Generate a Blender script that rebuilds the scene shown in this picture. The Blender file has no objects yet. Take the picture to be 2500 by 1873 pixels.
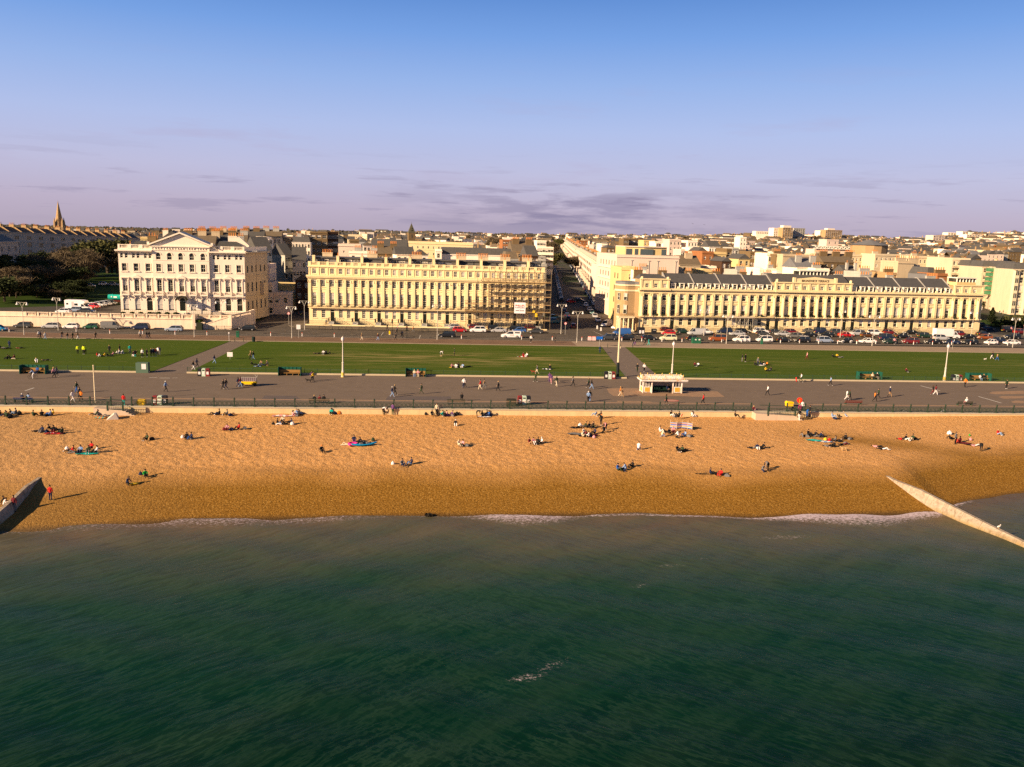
import bpy, math, random
import numpy as np
from mathutils import Matrix, Vector
random.seed(7); RN=np.random.RandomState(5)
S=bpy.context.scene; COL=S.collection; D=bpy.data
PI=math.pi
# ------------------------------------------------------------------ camera model
F=2030.;CX,CY=1250.,936.5
ROLL=math.atan(.028);PITCH=math.atan(356.5/F);YAW=math.radians(5.5);H=26.5
def ray(x,y):
    u=x-CX;v=y-CY;c,s=math.cos(ROLL),math.sin(ROLL);u,v=u*c+v*s,-u*s+v*c
    cp,sp=math.cos(PITCH),math.sin(PITCH);fy=F*cp-v*sp;z=-F*sp-v*cp;cy,sy=math.cos(YAW),math.sin(YAW)
    return Vector((u*cy+fy*sy,-u*sy+fy*cy,z))
ZM={'Z1':(0,480,4.733),'ZH':(270,560,5.267),'Z3':(650,520,5.345),'Z4':(1000,520,5.345),'Z5':(1330,520,5.02),'Z6':(1680,520,5.021),'Z7':(2080,520,5.021),
'P1':(0,790,5.26),'P2':(420,790,5.26),'P3':(840,790,5.26),'P4':(1260,790,5.26),'P5':(1680,790,5.26),'P6':(2080,790,5.26),'B1':(0,1060,2.633),'B2':(830,1060,2.633),'B3':(1660,1060,2.633),'N':(0,0,1),
'ZQ':(540,560,6.904),'ZW':(400,740,6.144),'ZC':(140,690,12.29),'ZR':(2380,700,11.05),'GL':(0,1140,8.72)}
def nat(z,x,y): a,b,s=ZM[z]; return a+x/s,b+y/s
def interp(v,xs,ys): return float(np.interp(v,xs,ys))
SHX=[-90,-60,-42,-27,0,24,38,50,61,63,65,69,76,84,95,140];SHY=[85,86,87.4,90.2,91.2,91.4,90.3,91.2,91.6,92.4,94.5,96.4,98.8,101,103,108]
def shore(x): return interp(x,SHX,SHY)
def beach(x,y):
    ys=shore(x);t=(y-ys)/(127.3-ys);top=-.9+.65*min(1,max(0,(x-55)/40))
    return interp(t,[-3,-1,0,.1,.25,.38,.6,1],[-14,-9,-5,-4.35,-2.9,-2.2,-1.7,top])
AA=[-.6,-.3,-.17,-.07,.09,.22,.325,.45,.59,.67,.76,1.2];AZ=[12,13,17,20,22,25,31,36,35,50,53,53]
SY=[0,300,450,700,1000,1500,2200,6000];SS=[0,0,.12,.3,.55,1,1.04,1.0]
def terr(x,y):
    if y<250: return 0.
    return interp(x/y,AA,AZ)*interp(y,SY,SS)
def ground(x,y):
    if y<127.2: return beach(x,y)
    if x<-62 and y>228.3: return 2.5+max(0,(y-260)*.02)
    return terr(x,y)
def G(z,x,y,zz=None):
    d=ray(*nat(z,x,y)); h=0. if zz is None else zz
    for i in range(1 if zz is not None else 14):
        t=(h-H)/d.z; X,Y=d.x*t,d.y*t
        if zz is None: h=.5*h+.5*ground(X,Y) if Y<140 or Y>230 else 0
    return X,Y,h
def HZ(z,x,y,Y):
    d=ray(*nat(z,x,y));t=Y/d.y;return d.x*t,H+d.z*t
cam=D.cameras.new('camera');co=D.objects.new('camera',cam);COL.objects.link(co);S.camera=co
o0=ray(CX,CY);r0=(ray(CX+1,CY)-o0).normalized();u0=(ray(CX,CY-1)-o0).normalized();b0=-o0.normalized()
co.matrix_world=Matrix(((r0.x,u0.x,b0.x,0),(r0.y,u0.y,b0.y,0),(r0.z,u0.z,b0.z,H),(0,0,0,1)))
cam.sensor_fit='HORIZONTAL';cam.sensor_width=36;cam.lens=36*F/2500;cam.clip_start=1;cam.clip_end=30000
S.view_settings.view_transform='Standard'
try: S.view_settings.look='None'
except Exception: pass
S.view_settings.exposure=0;S.render.engine='CYCLES'
S.cycles.use_denoising=False;S.cycles.sample_clamp_direct=4;S.cycles.sample_clamp_indirect=3;S.cycles.max_bounces=4;S.cycles.diffuse_bounces=2;S.cycles.glossy_bounces=2;S.cycles.transmission_bounces=2;S.cycles.transparent_max_bounces=4
# ------------------------------------------------------------------ nodes / materials
def NT(m): m.use_nodes=True;t=m.node_tree;t.nodes.clear();return t
def nd(t,ty,**k):
    n=t.nodes.new(ty)
    for a,b in k.items():
        if a[0]=='i' and a[1:].isdigit(): n.inputs[int(a[1:])].default_value=b
        else: setattr(n,a,b)
    return n
def L(t,a,b): t.links.new(a,b)
def mth(t,op,a,b=None,c=None,clamp=False):
    n=t.nodes.new('ShaderNodeMath');n.operation=op;n.use_clamp=clamp
    for i,v in enumerate((a,b,c)):
        if v is None: continue
        if isinstance(v,(int,float)): n.inputs[i].default_value=v
        else: L(t,v,n.inputs[i])
    return n.outputs[0]
def mixc(t,f,a,b,op='MIX'):
    n=t.nodes.new('ShaderNodeMix');n.data_type='RGBA';n.blend_type=op
    for i,v in ((0,f),(6,a),(7,b)):
        if isinstance(v,(int,float)): n.inputs[i].default_value=v
        elif isinstance(v,(tuple,list)): n.inputs[i].default_value=tuple(v)[:3]+(1,)
        else: L(t,v,n.inputs[i])
    return n.outputs[2]
def noise(t,vec,sc,det=3,ro=.55,sub=None):
    n=nd(t,'ShaderNodeTexNoise');n.inputs['Scale'].default_value=sc;n.inputs['Detail'].default_value=det;n.inputs['Roughness'].default_value=ro
    L(t,vec,n.inputs['Vector']);return n.outputs[0]
def mapv(t,vec,sc=(1,1,1),rot=(0,0,0),loc=(0,0,0)):
    n=nd(t,'ShaderNodeMapping');n.inputs['Scale'].default_value=sc;n.inputs['Rotation'].default_value=rot;n.inputs['Location'].default_value=loc
    L(t,vec,n.inputs[0]);return n.outputs[0]
def rmap(t,vec,ang,sc,loc=(0,0,0)): return mapv(t,mapv(t,vec,(1,1,1),(0,0,-math.radians(ang))),sc,(0,0,0),loc)
def ramp(t,f,stops):
    n=nd(t,'ShaderNodeValToRGB');e=n.color_ramp.elements
    while len(e)>1: e.remove(e[-1])
    e[0].position=stops[0][0];c=stops[0][1];e[0].color=(c if isinstance(c,tuple) else (c,c,c))+(1,)
    for p,c in stops[1:]:
        q=e.new(p);q.color=(c if isinstance(c,tuple) else (c,c,c))+(1,)
    L(t,f,n.inputs[0]);return n.outputs[0]
def pos(t): return nd(t,'ShaderNodeNewGeometry').outputs['Position']
def objc(t): return nd(t,'ShaderNodeTexCoord').outputs['Object']
def bsdf(t,col,rough=.8,spec=.3,metal=0,bump=None,bs=.3,bd=.05):
    b=nd(t,'ShaderNodeBsdfPrincipled')
    if isinstance(col,(tuple,list)): b.inputs['Base Color'].default_value=tuple(col)[:3]+(1,)
    else: L(t,col,b.inputs['Base Color'])
    if isinstance(rough,(int,float)): b.inputs['Roughness'].default_value=rough
    else: L(t,rough,b.inputs['Roughness'])
    b.inputs['Specular IOR Level'].default_value=spec;b.inputs['Metallic'].default_value=metal
    if bump is not None:
        n=nd(t,'ShaderNodeBump');n.inputs['Strength'].default_value=bs;n.inputs['Distance'].default_value=bd
        L(t,bump,n.inputs['Height']);L(t,n.outputs[0],b.inputs['Normal'])
    o=nd(t,'ShaderNodeOutputMaterial');L(t,b.outputs[0],o.inputs[0]);return b
MC={}
def M(name,col=None,rough=.8,spec=.12,var=.18,sc=.6,metal=0,streak=0,bump=0,fine=0,dirt=None):
    if name in MC: return MC[name]
    m=D.materials.new(name);t=NT(m);p=pos(t)
    v=noise(t,p,sc,4,.6)
    k=mth(t,'ADD',mth(t,'MULTIPLY',v,2*var),1-var)
    if streak:
        s=noise(t,mapv(t,p,(1.6,1.6,.12)),1,3,.6)
        k=mth(t,'MULTIPLY',k,mth(t,'ADD',mth(t,'MULTIPLY',s,2*streak),1-streak))
    if fine:
        s=noise(t,p,9,2,.6);k=mth(t,'MULTIPLY',k,mth(t,'ADD',mth(t,'MULTIPLY',s,2*fine),1-fine))
    c=mixc(t,1.,col,(0,0,0));n=t.nodes.new('ShaderNodeVectorMath');n.operation='SCALE';n.inputs[0].default_value=col[:3];L(t,k,n.inputs[3]);c=n.outputs[0]
    if dirt is not None: c=mixc(t,ramp(t,noise(t,mapv(t,p,(1,1,.5)),.9,5,.65),[(.5,0.),(.68,.8)]),c,dirt)
    bsdf(t,c,rough,spec,metal,noise(t,p,6,3) if bump else None,bump or .1,.06)
    MC[name]=m;return m
# ------------------------------------------------------------------ mesh builder
class MB:
    def __init__(s): s.v=[];s.f=[];s.m=[]
    def add(s,vs,fs,m=0,T=None):
        b=len(s.v);s.v+= [tuple(T@Vector(p)) for p in vs] if T else vs
        s.f+=[tuple(b+i for i in f) for f in fs];s.m+=[m]*len(fs);return s
    def box(s,x0,x1,y0,y1,z0,z1,m=0,T=None):
        return s.add([(x0,y0,z0),(x1,y0,z0),(x1,y1,z0),(x0,y1,z0),(x0,y0,z1),(x1,y0,z1),(x1,y1,z1),(x0,y1,z1)],
          [(0,3,2,1),(4,5,6,7),(0,1,5,4),(1,2,6,5),(2,3,7,6),(3,0,4,7)],m,T)
    def quad(s,a,b,c,d,m=0,T=None): return s.add([a,b,c,d],[(0,1,2,3)],m,T)
    def prism(s,poly,a,b,ax='y',m=0,T=None):
        n=len(poly)
        f=(lambda p,q:(p[0],q,p[1])) if ax=='y' else ((lambda p,q:(q,p[0],p[1])) if ax=='x' else (lambda p,q:(p[0],p[1],q)))
        vs=[f(p,a) for p in poly]+[f(p,b) for p in poly]
        fs=[tuple(range(n))[::-1],tuple(range(n,2*n))]+[(i,(i+1)%n,n+(i+1)%n,n+i) for i in range(n)]
        return s.add(vs,fs,m,T)
    def cyl(s,x,y,z0,z1,r0,r1=None,n=8,m=0,T=None,cap=True):
        r1=r0 if r1 is None else r1
        vs=[(x+r*math.cos(2*PI*i/n),y+r*math.sin(2*PI*i/n),z) for z,r in ((z0,r0),(z1,r1)) for i in range(n)]
        fs=[(i,(i+1)%n,n+(i+1)%n,n+i) for i in range(n)]
        if cap: fs+=[tuple(range(n))[::-1],tuple(range(n,2*n))]
        return s.add(vs,fs,m,T)
    def tube(s,p,q,r,m=0,n=5,r2=None):
        p=Vector(p);q=Vector(q);d=(q-p)
        if d.length<1e-6: return s
        T=Matrix.Translation(p)@d.to_track_quat('Z','Y').to_matrix().to_4x4()
        return s.cyl(0,0,0,d.length,r,r if r2 is None else r2,n,m,T)
    def lathe(s,prof,n=10,m=0,T=None):
        vs=[(r*math.cos(2*PI*i/n),r*math.sin(2*PI*i/n),z) for z,r in prof for i in range(n)]
        fs=[(k*n+i,k*n+(i+1)%n,(k+1)*n+(i+1)%n,(k+1)*n+i) for k in range(len(prof)-1) for i in range(n)]
        fs+=[tuple(range(n))[::-1],tuple(range((len(prof)-1)*n,len(prof)*n))]
        return s.add(vs,fs,m,T)
    def ball(s,x,y,z,r,m=0,n=8,k=5,sz=1):
        return s.lathe([(z+r*sz*-math.cos(PI*i/k),max(.001,r*math.sin(PI*i/k))) for i in range(k+1)],n,m,Matrix.Translation((x,y,0)))
    def mesh(s,name,mats,smooth=False):
        me=D.meshes.new(name);me.from_pydata([tuple(p) for p in s.v],[],s.f)
        for m in (mats if isinstance(mats,(list,tuple)) else [mats]): me.materials.append(m)
        me.polygons.foreach_set('material_index',s.m)
        if smooth: me.polygons.foreach_set('use_smooth',[True]*len(s.f))
        me.update();return me
def ob(name,me,parent=None,loc=(0,0,0),rz=0,sc=None):
    o=D.objects.new(name,me);COL.objects.link(o)
    if parent: o.parent=parent
    o.location=loc
    if rz: o.rotation_euler=(0,0,rz)
    if sc: o.scale=sc if isinstance(sc,(tuple,list)) else (sc,sc,sc)
    return o
TAKEN={}
def tag(o,label=None,cat=None,group=None,kind=None):
    if label:
        label=' '.join(label.split());o['label']=label
    if cat: o['category']=cat
    if group: o['group']=group
    if kind: o['kind']=kind
    return o
def thing(name,label,cat,loc=(0,0,0),rz=0,group=None):
    return tag(ob(name,None,None,loc,rz),label,cat,group)
def struct(name,me,loc=(0,0,0)): return tag(ob(name,me,None,loc),kind='structure')
def dup(o,parent=None,loc=None,rz=None,label=None,group=None):
    c=o.copy();COL.objects.link(c)
    if parent: c.parent=parent
    if loc is not None: c.location=loc
    if rz is not None: c.rotation_euler=(0,0,rz)
    if label: c['label']=label
    if group: c['group']=group
    for ch in KIDS.get(o.name,()) : 
        k=dup(ch,c); KIDS.setdefault(c.name,[]).append(k)
    return c
KIDS={}
def reg(o):
    KIDS[o.name]=[c for c in ALLK.get(o.name,[])];return o
ALLK={}
def text(s,size,parent,loc,mat,name='lettering',rot=(PI/2,0,0),align='CENTER',sx=1):
    cu=D.curves.new('txt','FONT');cu.body=s;cu.size=size;cu.align_x=align;cu.extrude=.01;cu.offset=size*.02
    o=D.objects.new('txt',cu);COL.objects.link(o);dg=bpy.context.evaluated_depsgraph_get();dg.update()
    me=D.meshes.new_from_object(o.evaluated_get(dg));D.objects.remove(o);me.materials.clear();me.materials.append(mat)
    q=ob(name,me,parent,loc);q.rotation_euler=rot;q.scale=(sx,1,1);return q
# ------------------------------------------------------------------ light and sky
SUNEL=math.radians(21.5);SAZ=math.radians(30)      # shadows fall 25 deg from +X towards +Y
sd=Vector((math.cos(SAZ)*math.cos(SUNEL),math.sin(SAZ)*math.cos(SUNEL),-math.sin(SUNEL)))
sl=D.lights.new('sun','SUN');sl.energy=10.0;sl.angle=math.radians(.6);sl.color=(1,.76,.49)
so=D.objects.new('sun',sl);COL.objects.link(so);so.rotation_euler=sd.to_track_quat('-Z','Y').to_euler()
w=D.worlds.new('World');S.world=w;w.use_nodes=True;t=w.node_tree;t.nodes.clear()
sky=nd(t,'ShaderNodeTexSky');sky.sky_type='NISHITA';sky.sun_disc=False;sky.sun_elevation=SUNEL
sky.sun_rotation=math.atan2(-sd.x,-sd.y);sky.air_density=1.;sky.dust_density=1.5;sky.ozone_density=2
tc=nd(t,'ShaderNodeTexCoord').outputs['Generated']
sx=nd(t,'ShaderNodeSeparateXYZ');L(t,tc,sx.inputs[0])
el=mth(t,'MAXIMUM',sx.outputs[2],0)
grad=ramp(t,el,[(0,(.50,.42,.54)),(.03,(.55,.47,.63)),(.07,(.56,.55,.78)),(.12,(.47,.56,.88)),(.17,(.33,.49,.88)),(.22,(.19,.38,.83)),(.27,(.10,.26,.68)),(.36,(.05,.13,.30)),(.5,(.03,.075,.16)),(1,(.015,.04,.11))])
def cloudm(sc,loc,lo,hi):
    n=noise(t,mapv(t,tc,sc,(0,0,YAW),loc),1,7,.62);return ramp(t,n,[(lo,0.),(hi,1.)])
band=ramp(t,el,[(.004,0.),(.02,.8),(.05,.9),(.075,.3),(.10,.0)])
n1=cloudm((7,7,85),(2.3,1.1,0),.55,.63)
cl=mth(t,'MULTIPLY',n1,band)
# heavier bank a little right of centre
d0=ray(1420,530).normalized()
vx=mth(t,'DIVIDE',sx.outputs[0],mth(t,'MAXIMUM',sx.outputs[1],.05))
bank=mth(t,'MULTIPLY',ramp(t,mth(t,'ABSOLUTE',mth(t,'SUBTRACT',vx,d0.x/d0.y)),[(.05,1.),(.26,0.)]),ramp(t,el,[(.0,.5),(.015,1.),(.045,1.),(.065,0.)]))
n2=cloudm((8,8,60),(.3,4.1,0),.44,.55)
cl=mth(t,'ADD',mth(t,'MULTIPLY',cl,.5),mth(t,'MULTIPLY',mth(t,'MULTIPLY',bank,n2),.75),clamp=True)
skyc=mixc(t,.12,grad,mixc(t,1.,sky.outputs[0],(.09,.09,.09),'MULTIPLY'))
skyc=mixc(t,cl,skyc,(.30,.265,.40))
# soft warm tops
n3=mth(t,'MULTIPLY',cloudm((4,4,30),(7.3,2.1,.4),.56,.72),ramp(t,el,[(.03,0.),(.08,.35),(.16,.12),(.22,0.)]))
skyc=mixc(t,n3,skyc,(.46,.36,.52))
bg=nd(t,'ShaderNodeBackground');L(t,skyc,bg.inputs[0]);bg.inputs[1].default_value=1.0
ow=nd(t,'ShaderNodeOutputWorld');L(t,bg.outputs[0],ow.inputs[0])
# ------------------------------------------------------------------ ground materials
def gmesh(name,xs,ys,zf,mat,attrs=None,smooth=True):
    X,Y=np.meshgrid(xs,ys);nx,ny=len(xs),len(ys)
    Z=zf(X,Y) if callable(zf) else np.full(X.shape,zf)
    v=np.stack([X.ravel(),Y.ravel(),Z.ravel()],1)
    i=np.arange((nx-1)*(ny-1));r=i//(nx-1);c=i%(nx-1);a=r*nx+c
    f=np.stack([a,a+1,a+nx+1,a+nx],1)
    me=D.meshes.new(name);me.vertices.add(len(v));me.vertices.foreach_set('co',v.ravel())
    me.loops.add(f.size);me.loops.foreach_set('vertex_index',f.ravel());me.polygons.add(len(f))
    me.polygons.foreach_set('loop_start',np.arange(0,f.size,4));me.polygons.foreach_set('loop_total',np.full(len(f),4))
    me.polygons.foreach_set('use_smooth',np.ones(len(f),bool));me.materials.append(mat)
    for k,fn in (attrs or {}).items():
        at=me.attributes.new(k,'FLOAT','POINT');at.data.foreach_set('value',fn(X,Y).ravel().astype(np.float32))
    me.update();me.validate();return me
def attr(t,n): a=nd(t,'ShaderNodeAttribute');a.attribute_name=n;return a.outputs['Fac']
def lump(X,Y,cell,amp,seed):
    # value noise
    rs=np.random.RandomState(seed);g=rs.rand(512,512)
    x=X/cell;y=Y/cell;xi=np.floor(x).astype(int);yi=np.floor(y).astype(int);fx=x-xi;fy=y-yi
    fx=fx*fx*(3-2*fx);fy=fy*fy*(3-2*fy);q=lambda a,b:g[a%512,b%512]
    return amp*((q(xi,yi)*(1-fx)+q(xi+1,yi)*fx)*(1-fy)+(q(xi,yi+1)*(1-fx)+q(xi+1,yi+1)*fx)*fy-.5)
VB=np.vectorize(beach);VS=np.vectorize(shore)
def bz(X,Y):
    z=VB(X,Y);ys=VS(X);tt=(Y-ys)/(127.3-ys)
    rough=np.clip((tt-.16)/.2,0,1)*(1-.45*np.clip((tt-.7)/.3,0,1))*np.clip(1.25-X/90.,.35,1)
    n=lump(X+.4*Y,Y,.55,.085,1)+lump(X,Y+.3*X,.33,.075,2)+lump(X-.5*Y,Y,1.3,.03,3)+.5*np.minimum(0,lump(X+.7*Y,Y*.8,.75,.3,6)+.05)
    big=lump(X,Y*.5,7,.05,4)
    z=z+n*rough+big*np.clip(tt*5,0,1)
    # berm lip
    z=z+.12*np.exp(-((tt-.3-.03*np.sin(X*.11))/.03)**2)
    return np.where(Y>127.25,z-1.2,z)
# sand / shingle
ms=D.materials.new('shingle');t=NT(ms);p=pos(t);wet=attr(t,'wet')
c=ramp(t,noise(t,p,2.2,4,.6),[(.3,(.56,.275,.092)),(.7,(.69,.36,.128))])
pb=noise(t,p,7,2,.7)
c=mixc(t,ramp(t,pb,[(.36,.55),(.5,0.)]),c,(.24,.13,.05))
c=mixc(t,ramp(t,pb,[(.58,0.),(.72,.65)]),c,(.80,.62,.44))
cw=ramp(t,noise(t,p,5,3,.7),[(.33,(.14,.062,.008)),(.55,(.29,.14,.022)),(.72,(.46,.27,.08))])
c=mixc(t,wet,c,cw)
c=mixc(t,ramp(t,attr(t,'edge'),[(.0,0.),(1.,.8)]),c,(.06,.038,.02))
pk=mth(t,'MULTIPLY',attr(t,'grey'),.45);c=mixc(t,pk,c,(.36,.23,.11))
bsdf(t,c,.8,.06,0,mth(t,'ADD',noise(t,p,3.2,4,.7),mth(t,'MULTIPLY',noise(t,p,9,2,.6),.4)),.9,.16)
sm=lambda v,a,b:np.clip((v-a)/(b-a),0,1)
def wetf(X,Y):
    ys=VS(X);d=Y-ys+lump(X,Y,5,2.2,9);w=1-sm(d,6.5,13.5)
    # dark tongue at the right groyne
    tx=np.exp(-((Y-(112-.32*(X-70)))/3.2)**2)*sm(X,50,62)*(1-sm(X,70,84))*.75
    return np.clip(w+tx,0,1)
xs=np.arange(-80,115.01,.2);ysb=np.concatenate([np.arange(70,84,1.),np.arange(84,127.2,.2),[127.24,127.5]])
struct('beach',gmesh('beach',xs,ysb,bz,ms,{'wet':wetf,'edge':lambda X,Y:1-sm(Y-VS(X),-.2,.9),'grey':lambda X,Y:sm(-X,25,60)*1.0}))
# sea
mw=D.materials.new('sea_water');t=NT(mw);p=pos(t);dp=attr(t,'off')
big=noise(t,rmap(t,p,34,(.022,.11,1)),1,4,.6)
dq=mth(t,'ADD',dp,mth(t,'MULTIPLY',mth(t,'SUBTRACT',big,.5),20))
c=ramp(t,mth(t,'DIVIDE',dq,50),[(0,(.150,.098,.056)),(.06,(.125,.098,.058)),(.17,(.086,.082,.050)),(.26,(.050,.064,.037)),(.42,(.012,.042,.022)),(.66,(.003,.029,.016)),(1,(.0008,.0145,.0080))])
sxx=nd(t,'ShaderNodeSeparateXYZ');L(t,p,sxx.inputs[0]);side=ramp(t,mth(t,'DIVIDE',mth(t,'ADD',sxx.outputs[0],30),60),[(.3,0.),(.75,1.)])
def wav(ang,sc,det,ro,loc=(0,0,0)): return noise(t,rmap(t,p,ang,sc,loc),1,det,ro)
rA=wav(-38,(.42,1.75,1),3,.6);rB=wav(40,(.40,1.7,1),3,.6,(4,7,0));rC=wav(-20,(1.3,3.8,1),2,.6)
w1=mixc(t,side,rB,rA);sw=wav(36,(.05,.30,1),3,.55)
hgt=mth(t,'ADD',mth(t,'ADD',w1,mth(t,'MULTIPLY',sw,1.4)),mth(t,'MULTIPLY',rC,.3))
c=mixc(t,ramp(t,sw,[(.42,0.),(.70,.26)]),c,(.030,.054,.030))
c=mixc(t,ramp(t,sw,[(.34,.14),(.52,0.)]),c,(.002,.014,.008))
rid0=mth(t,'SUBTRACT',1,mth(t,'MULTIPLY',mth(t,'ABSOLUTE',mth(t,'SUBTRACT',w1,.53)),15),clamp=True)
pm_=ramp(t,wav(10,(.12,.25,1),3,.6),[(.35,.25),(.65,1.)])
c=mixc(t,mth(t,'MULTIPLY',mth(t,'MULTIPLY',rid0,pm_),.36),c,(.036,.076,.046))  # light on ripple crests painted into the water colour
c=mixc(t,ramp(t,w1,[(.36,.22),(.5,0.)]),c,(.001,.007,.004))  # shade of ripple troughs painted into the water colour
fo=attr(t,'foam')
fv=noise(t,mapv(t,p,(1.5,3.4,1),(0,0,.15)),1,5,.72)
rid=mth(t,'SUBTRACT',1,mth(t,'MULTIPLY',mth(t,'ABSOLUTE',mth(t,'SUBTRACT',fv,.5)),13),clamp=True)
fn=mth(t,'ADD',mth(t,'MULTIPLY',noise(t,mapv(t,p,(2.2,3.6,1),(0,0,.15)),1,6,.75),.7),mth(t,'MULTIPLY',rid,.13))
fm=mth(t,'MULTIPLY',mth(t,'SUBTRACT',fn,mth(t,'SUBTRACT',.52,mth(t,'MULTIPLY',fo,.24))),9,clamp=True)
fm=mth(t,'MULTIPLY',fm,ramp(t,fo,[(.12,0.),(.3,.9)]))
c=mixc(t,fm,c,(.62,.50,.55))
b=bsdf(t,c,mth(t,'ADD',mth(t,'MULTIPLY',fm,.5),.34),.05,0,hgt,.55,.12)
def foamf(X,Y):
    ys=VS(X);d=ys-Y;A=np.interp(X,[-60,-44,-38,-30,-20,-8,-2,4,8,14,18,26,34,40,48,53,57,62,66,68],[.4,.35,.3,.45,.55,.35,.25,.45,.85,.8,.35,.45,.75,1,1,1.1,1.05,.9,.6,0])
    Wd=np.interp(X,[-60,-30,-18,-8,0,6,10,14,20,34,42,49,52,56,62,68],[2.5,3.4,3.6,2.5,1,2.2,4.2,3.6,.7,.8,2.2,4.6,5.2,3.4,1.6,.8])
    core=A*np.clip(1.1-d/Wd,0,1)*(d>-.3)
    line=.9*np.exp(-((d-.25)/.3)**2)*np.interp(X,[-60,-10,5,20,66,70],[.15,.22,.5,.8,.9,.3])
    f=np.maximum(core,line)
    for (px,py,rx,ry,a) in FP:
        gx,gy,_=G('N',px,py,-5);u=(X-gx)+ (Y-gy)*-.9;v=(Y-gy);f=np.maximum(f,a*np.exp(-(u/rx)**2-(v/ry)**2))
    return f
FP=[(1285,1655,1.5,.8,.38),(1345,1625,1.2,1.8,.28),(1560,1430,1.4,.8,.26),(1640,1380,2.5,.7,.24),(1720,1365,1.5,.5,.28),(1920,1312,4,.7,.34)]
def wz(X,Y): return -5+.05*np.sin((X*.45+Y*1.1)*.8+lump(X,Y,9,2.,21))+lump(X,Y,3,.08,22)
xw=np.concatenate([[-3000,-800,-200],np.arange(-75,115.1,.5),[200,800,3000]]);yw=np.concatenate([[-4000,-800,-100,10],np.arange(28,96,.35),[100,106,112]])
struct('sea',gmesh('sea',xw,yw,wz,mw,{'off':lambda X,Y:VS(X)-Y,'foam':foamf}))
# terrain
mt=D.materials.new('town_ground');t=NT(mt);p=pos(t)
c=ramp(t,noise(t,p,.03,5,.6),[(.38,(.05,.05,.045)),(.5,(.07,.06,.05)),(.6,(.035,.05,.018))])
bsdf(t,c,.9,.1)
VT=np.vectorize(terr)
xt=np.concatenate([[-6000,-3000],np.arange(-1500,2600,60),[4000,8000]]);yt=np.concatenate([[127.35,200,250],np.arange(290,2400,40),[3000,5000,9000]])
struct('ground',gmesh('ground',xt,yt,lambda X,Y:VT(X,Y)-.06,mt))
# asphalt etc.
def gm(name,stops,sc=.7,rough=.85,extra=None):
    m=D.materials.new(name);t=NT(m);p=pos(t);c=ramp(t,noise(t,p,sc,6,.65),stops)
    c=mixc(t,mth(t,'MULTIPLY',noise(t,p,7,3,.7),.35),c,(.0,.0,.0))
    if extra: c=extra(t,p,c)
    bsdf(t,c,rough,.06,0,noise(t,p,5,3),.15,.03);return m
def promx(t,p,c):
    v=noise(t,mapv(t,p,(.04,.35,1)),1,4,.6);c=mixc(t,ramp(t,v,[(.4,0.),(.65,.35)]),c,(.20,.15,.12))
    v=noise(t,p,.25,5,.7);return mixc(t,ramp(t,v,[(.58,0.),(.72,.4)]),c,(.12,.095,.085))
mprom=gm('promenade_asphalt',[(.3,(.19,.142,.108)),(.7,(.24,.18,.138))],.5,.85,promx)
mroad=gm('road_asphalt',[(.3,(.105,.088,.072)),(.7,(.15,.122,.10))],.25)
mred=gm('red_paving',[(.3,(.20,.125,.085)),(.7,(.27,.17,.115))],.3)
mtan=gm('tan_paving',[(.3,(.36,.26,.19)),(.7,(.42,.31,.22))],.4)
mgrey=gm('grey_paving',[(.3,(.16,.13,.10)),(.7,(.21,.17,.13))],.4)
mcar=gm('car_park_asphalt',[(.3,(.08,.07,.06)),(.7,(.11,.095,.08))],.4)
def grassx(t,p,c):
    v=noise(t,mapv(t,p,(.06,.9,1)),1,5,.65)
    worn=ramp(t,v,[(.49,0.),(.58,.9)])
    sx=nd(t,'ShaderNodeSeparateXYZ');L(t,p,sx.inputs[0])
    by=ramp(t,mth(t,'ABSOLUTE',mth(t,'SUBTRACT',sx.outputs[1],181)),[(.0,1.),(1.,1.),(1.0,1.)])
    m1=mth(t,'MULTIPLY',worn,ramp(t,mth(t,'DIVIDE',mth(t,'ABSOLUTE',mth(t,'SUBTRACT',sx.outputs[1],181)),22),[(.1,1.),(.6,.15)]))
    m1=mth(t,'MULTIPLY',m1,ramp(t,mth(t,'DIVIDE',mth(t,'ADD',sx.outputs[0],60),200),[(.12,0.),(.2,1.),(.5,1.),(.62,.3)]))
    c=mixc(t,m1,c,(.36,.26,.11));c=mixc(t,ramp(t,noise(t,mapv(t,p,(.5,.9,1)),.35,4,.7),[(.62,0.),(.72,.55)]),c,(.26,.20,.07))
    return mixc(t,ramp(t,noise(t,mapv(t,p,(.02,.4,1)),1,3),[(.4,0.),(.6,.5)]),c,(.048,.080,.006))
mgrass=gm('lawn_grass',[(.25,(.062,.098,.008)),(.75,(.098,.142,.014))],1.6,.95,grassx)
mkerb=M('kerb_stone',(.50,.40,.27),var=.15,sc=.8)
mconc=M('sea_wall_concrete',(.60,.44,.24),var=.2,sc=.5,streak=.22,bump=.2)
mline=M('road_marking',(.55,.50,.45),var=.3,sc=3)
def poly(name,pts,z,m,sub=None):
    b=MB();b.add([(x,y,z) for x,y in pts],[tuple(range(len(pts)))]);return b.mesh(name,m)
XL,XR=-420,620
struct('promenade',gmesh('promenade',np.array([XL,-90,0,120,XR]),np.array([127.0,140,157.4]),0.,mprom))
# sea wall : vertical face with coping
b=MB();b.box(XL,XR,126.75,127.3,-4,-.12,0);b.box(XL,XR,126.68,127.45,-.12,.05,1)
wall=tag(ob('sea_wall',b.mesh('sea_wall',[mconc,M('coping_stone',(.42,.36,.27))])),'long cream concrete sea wall holding the promenade above the beach','sea wall')
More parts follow.
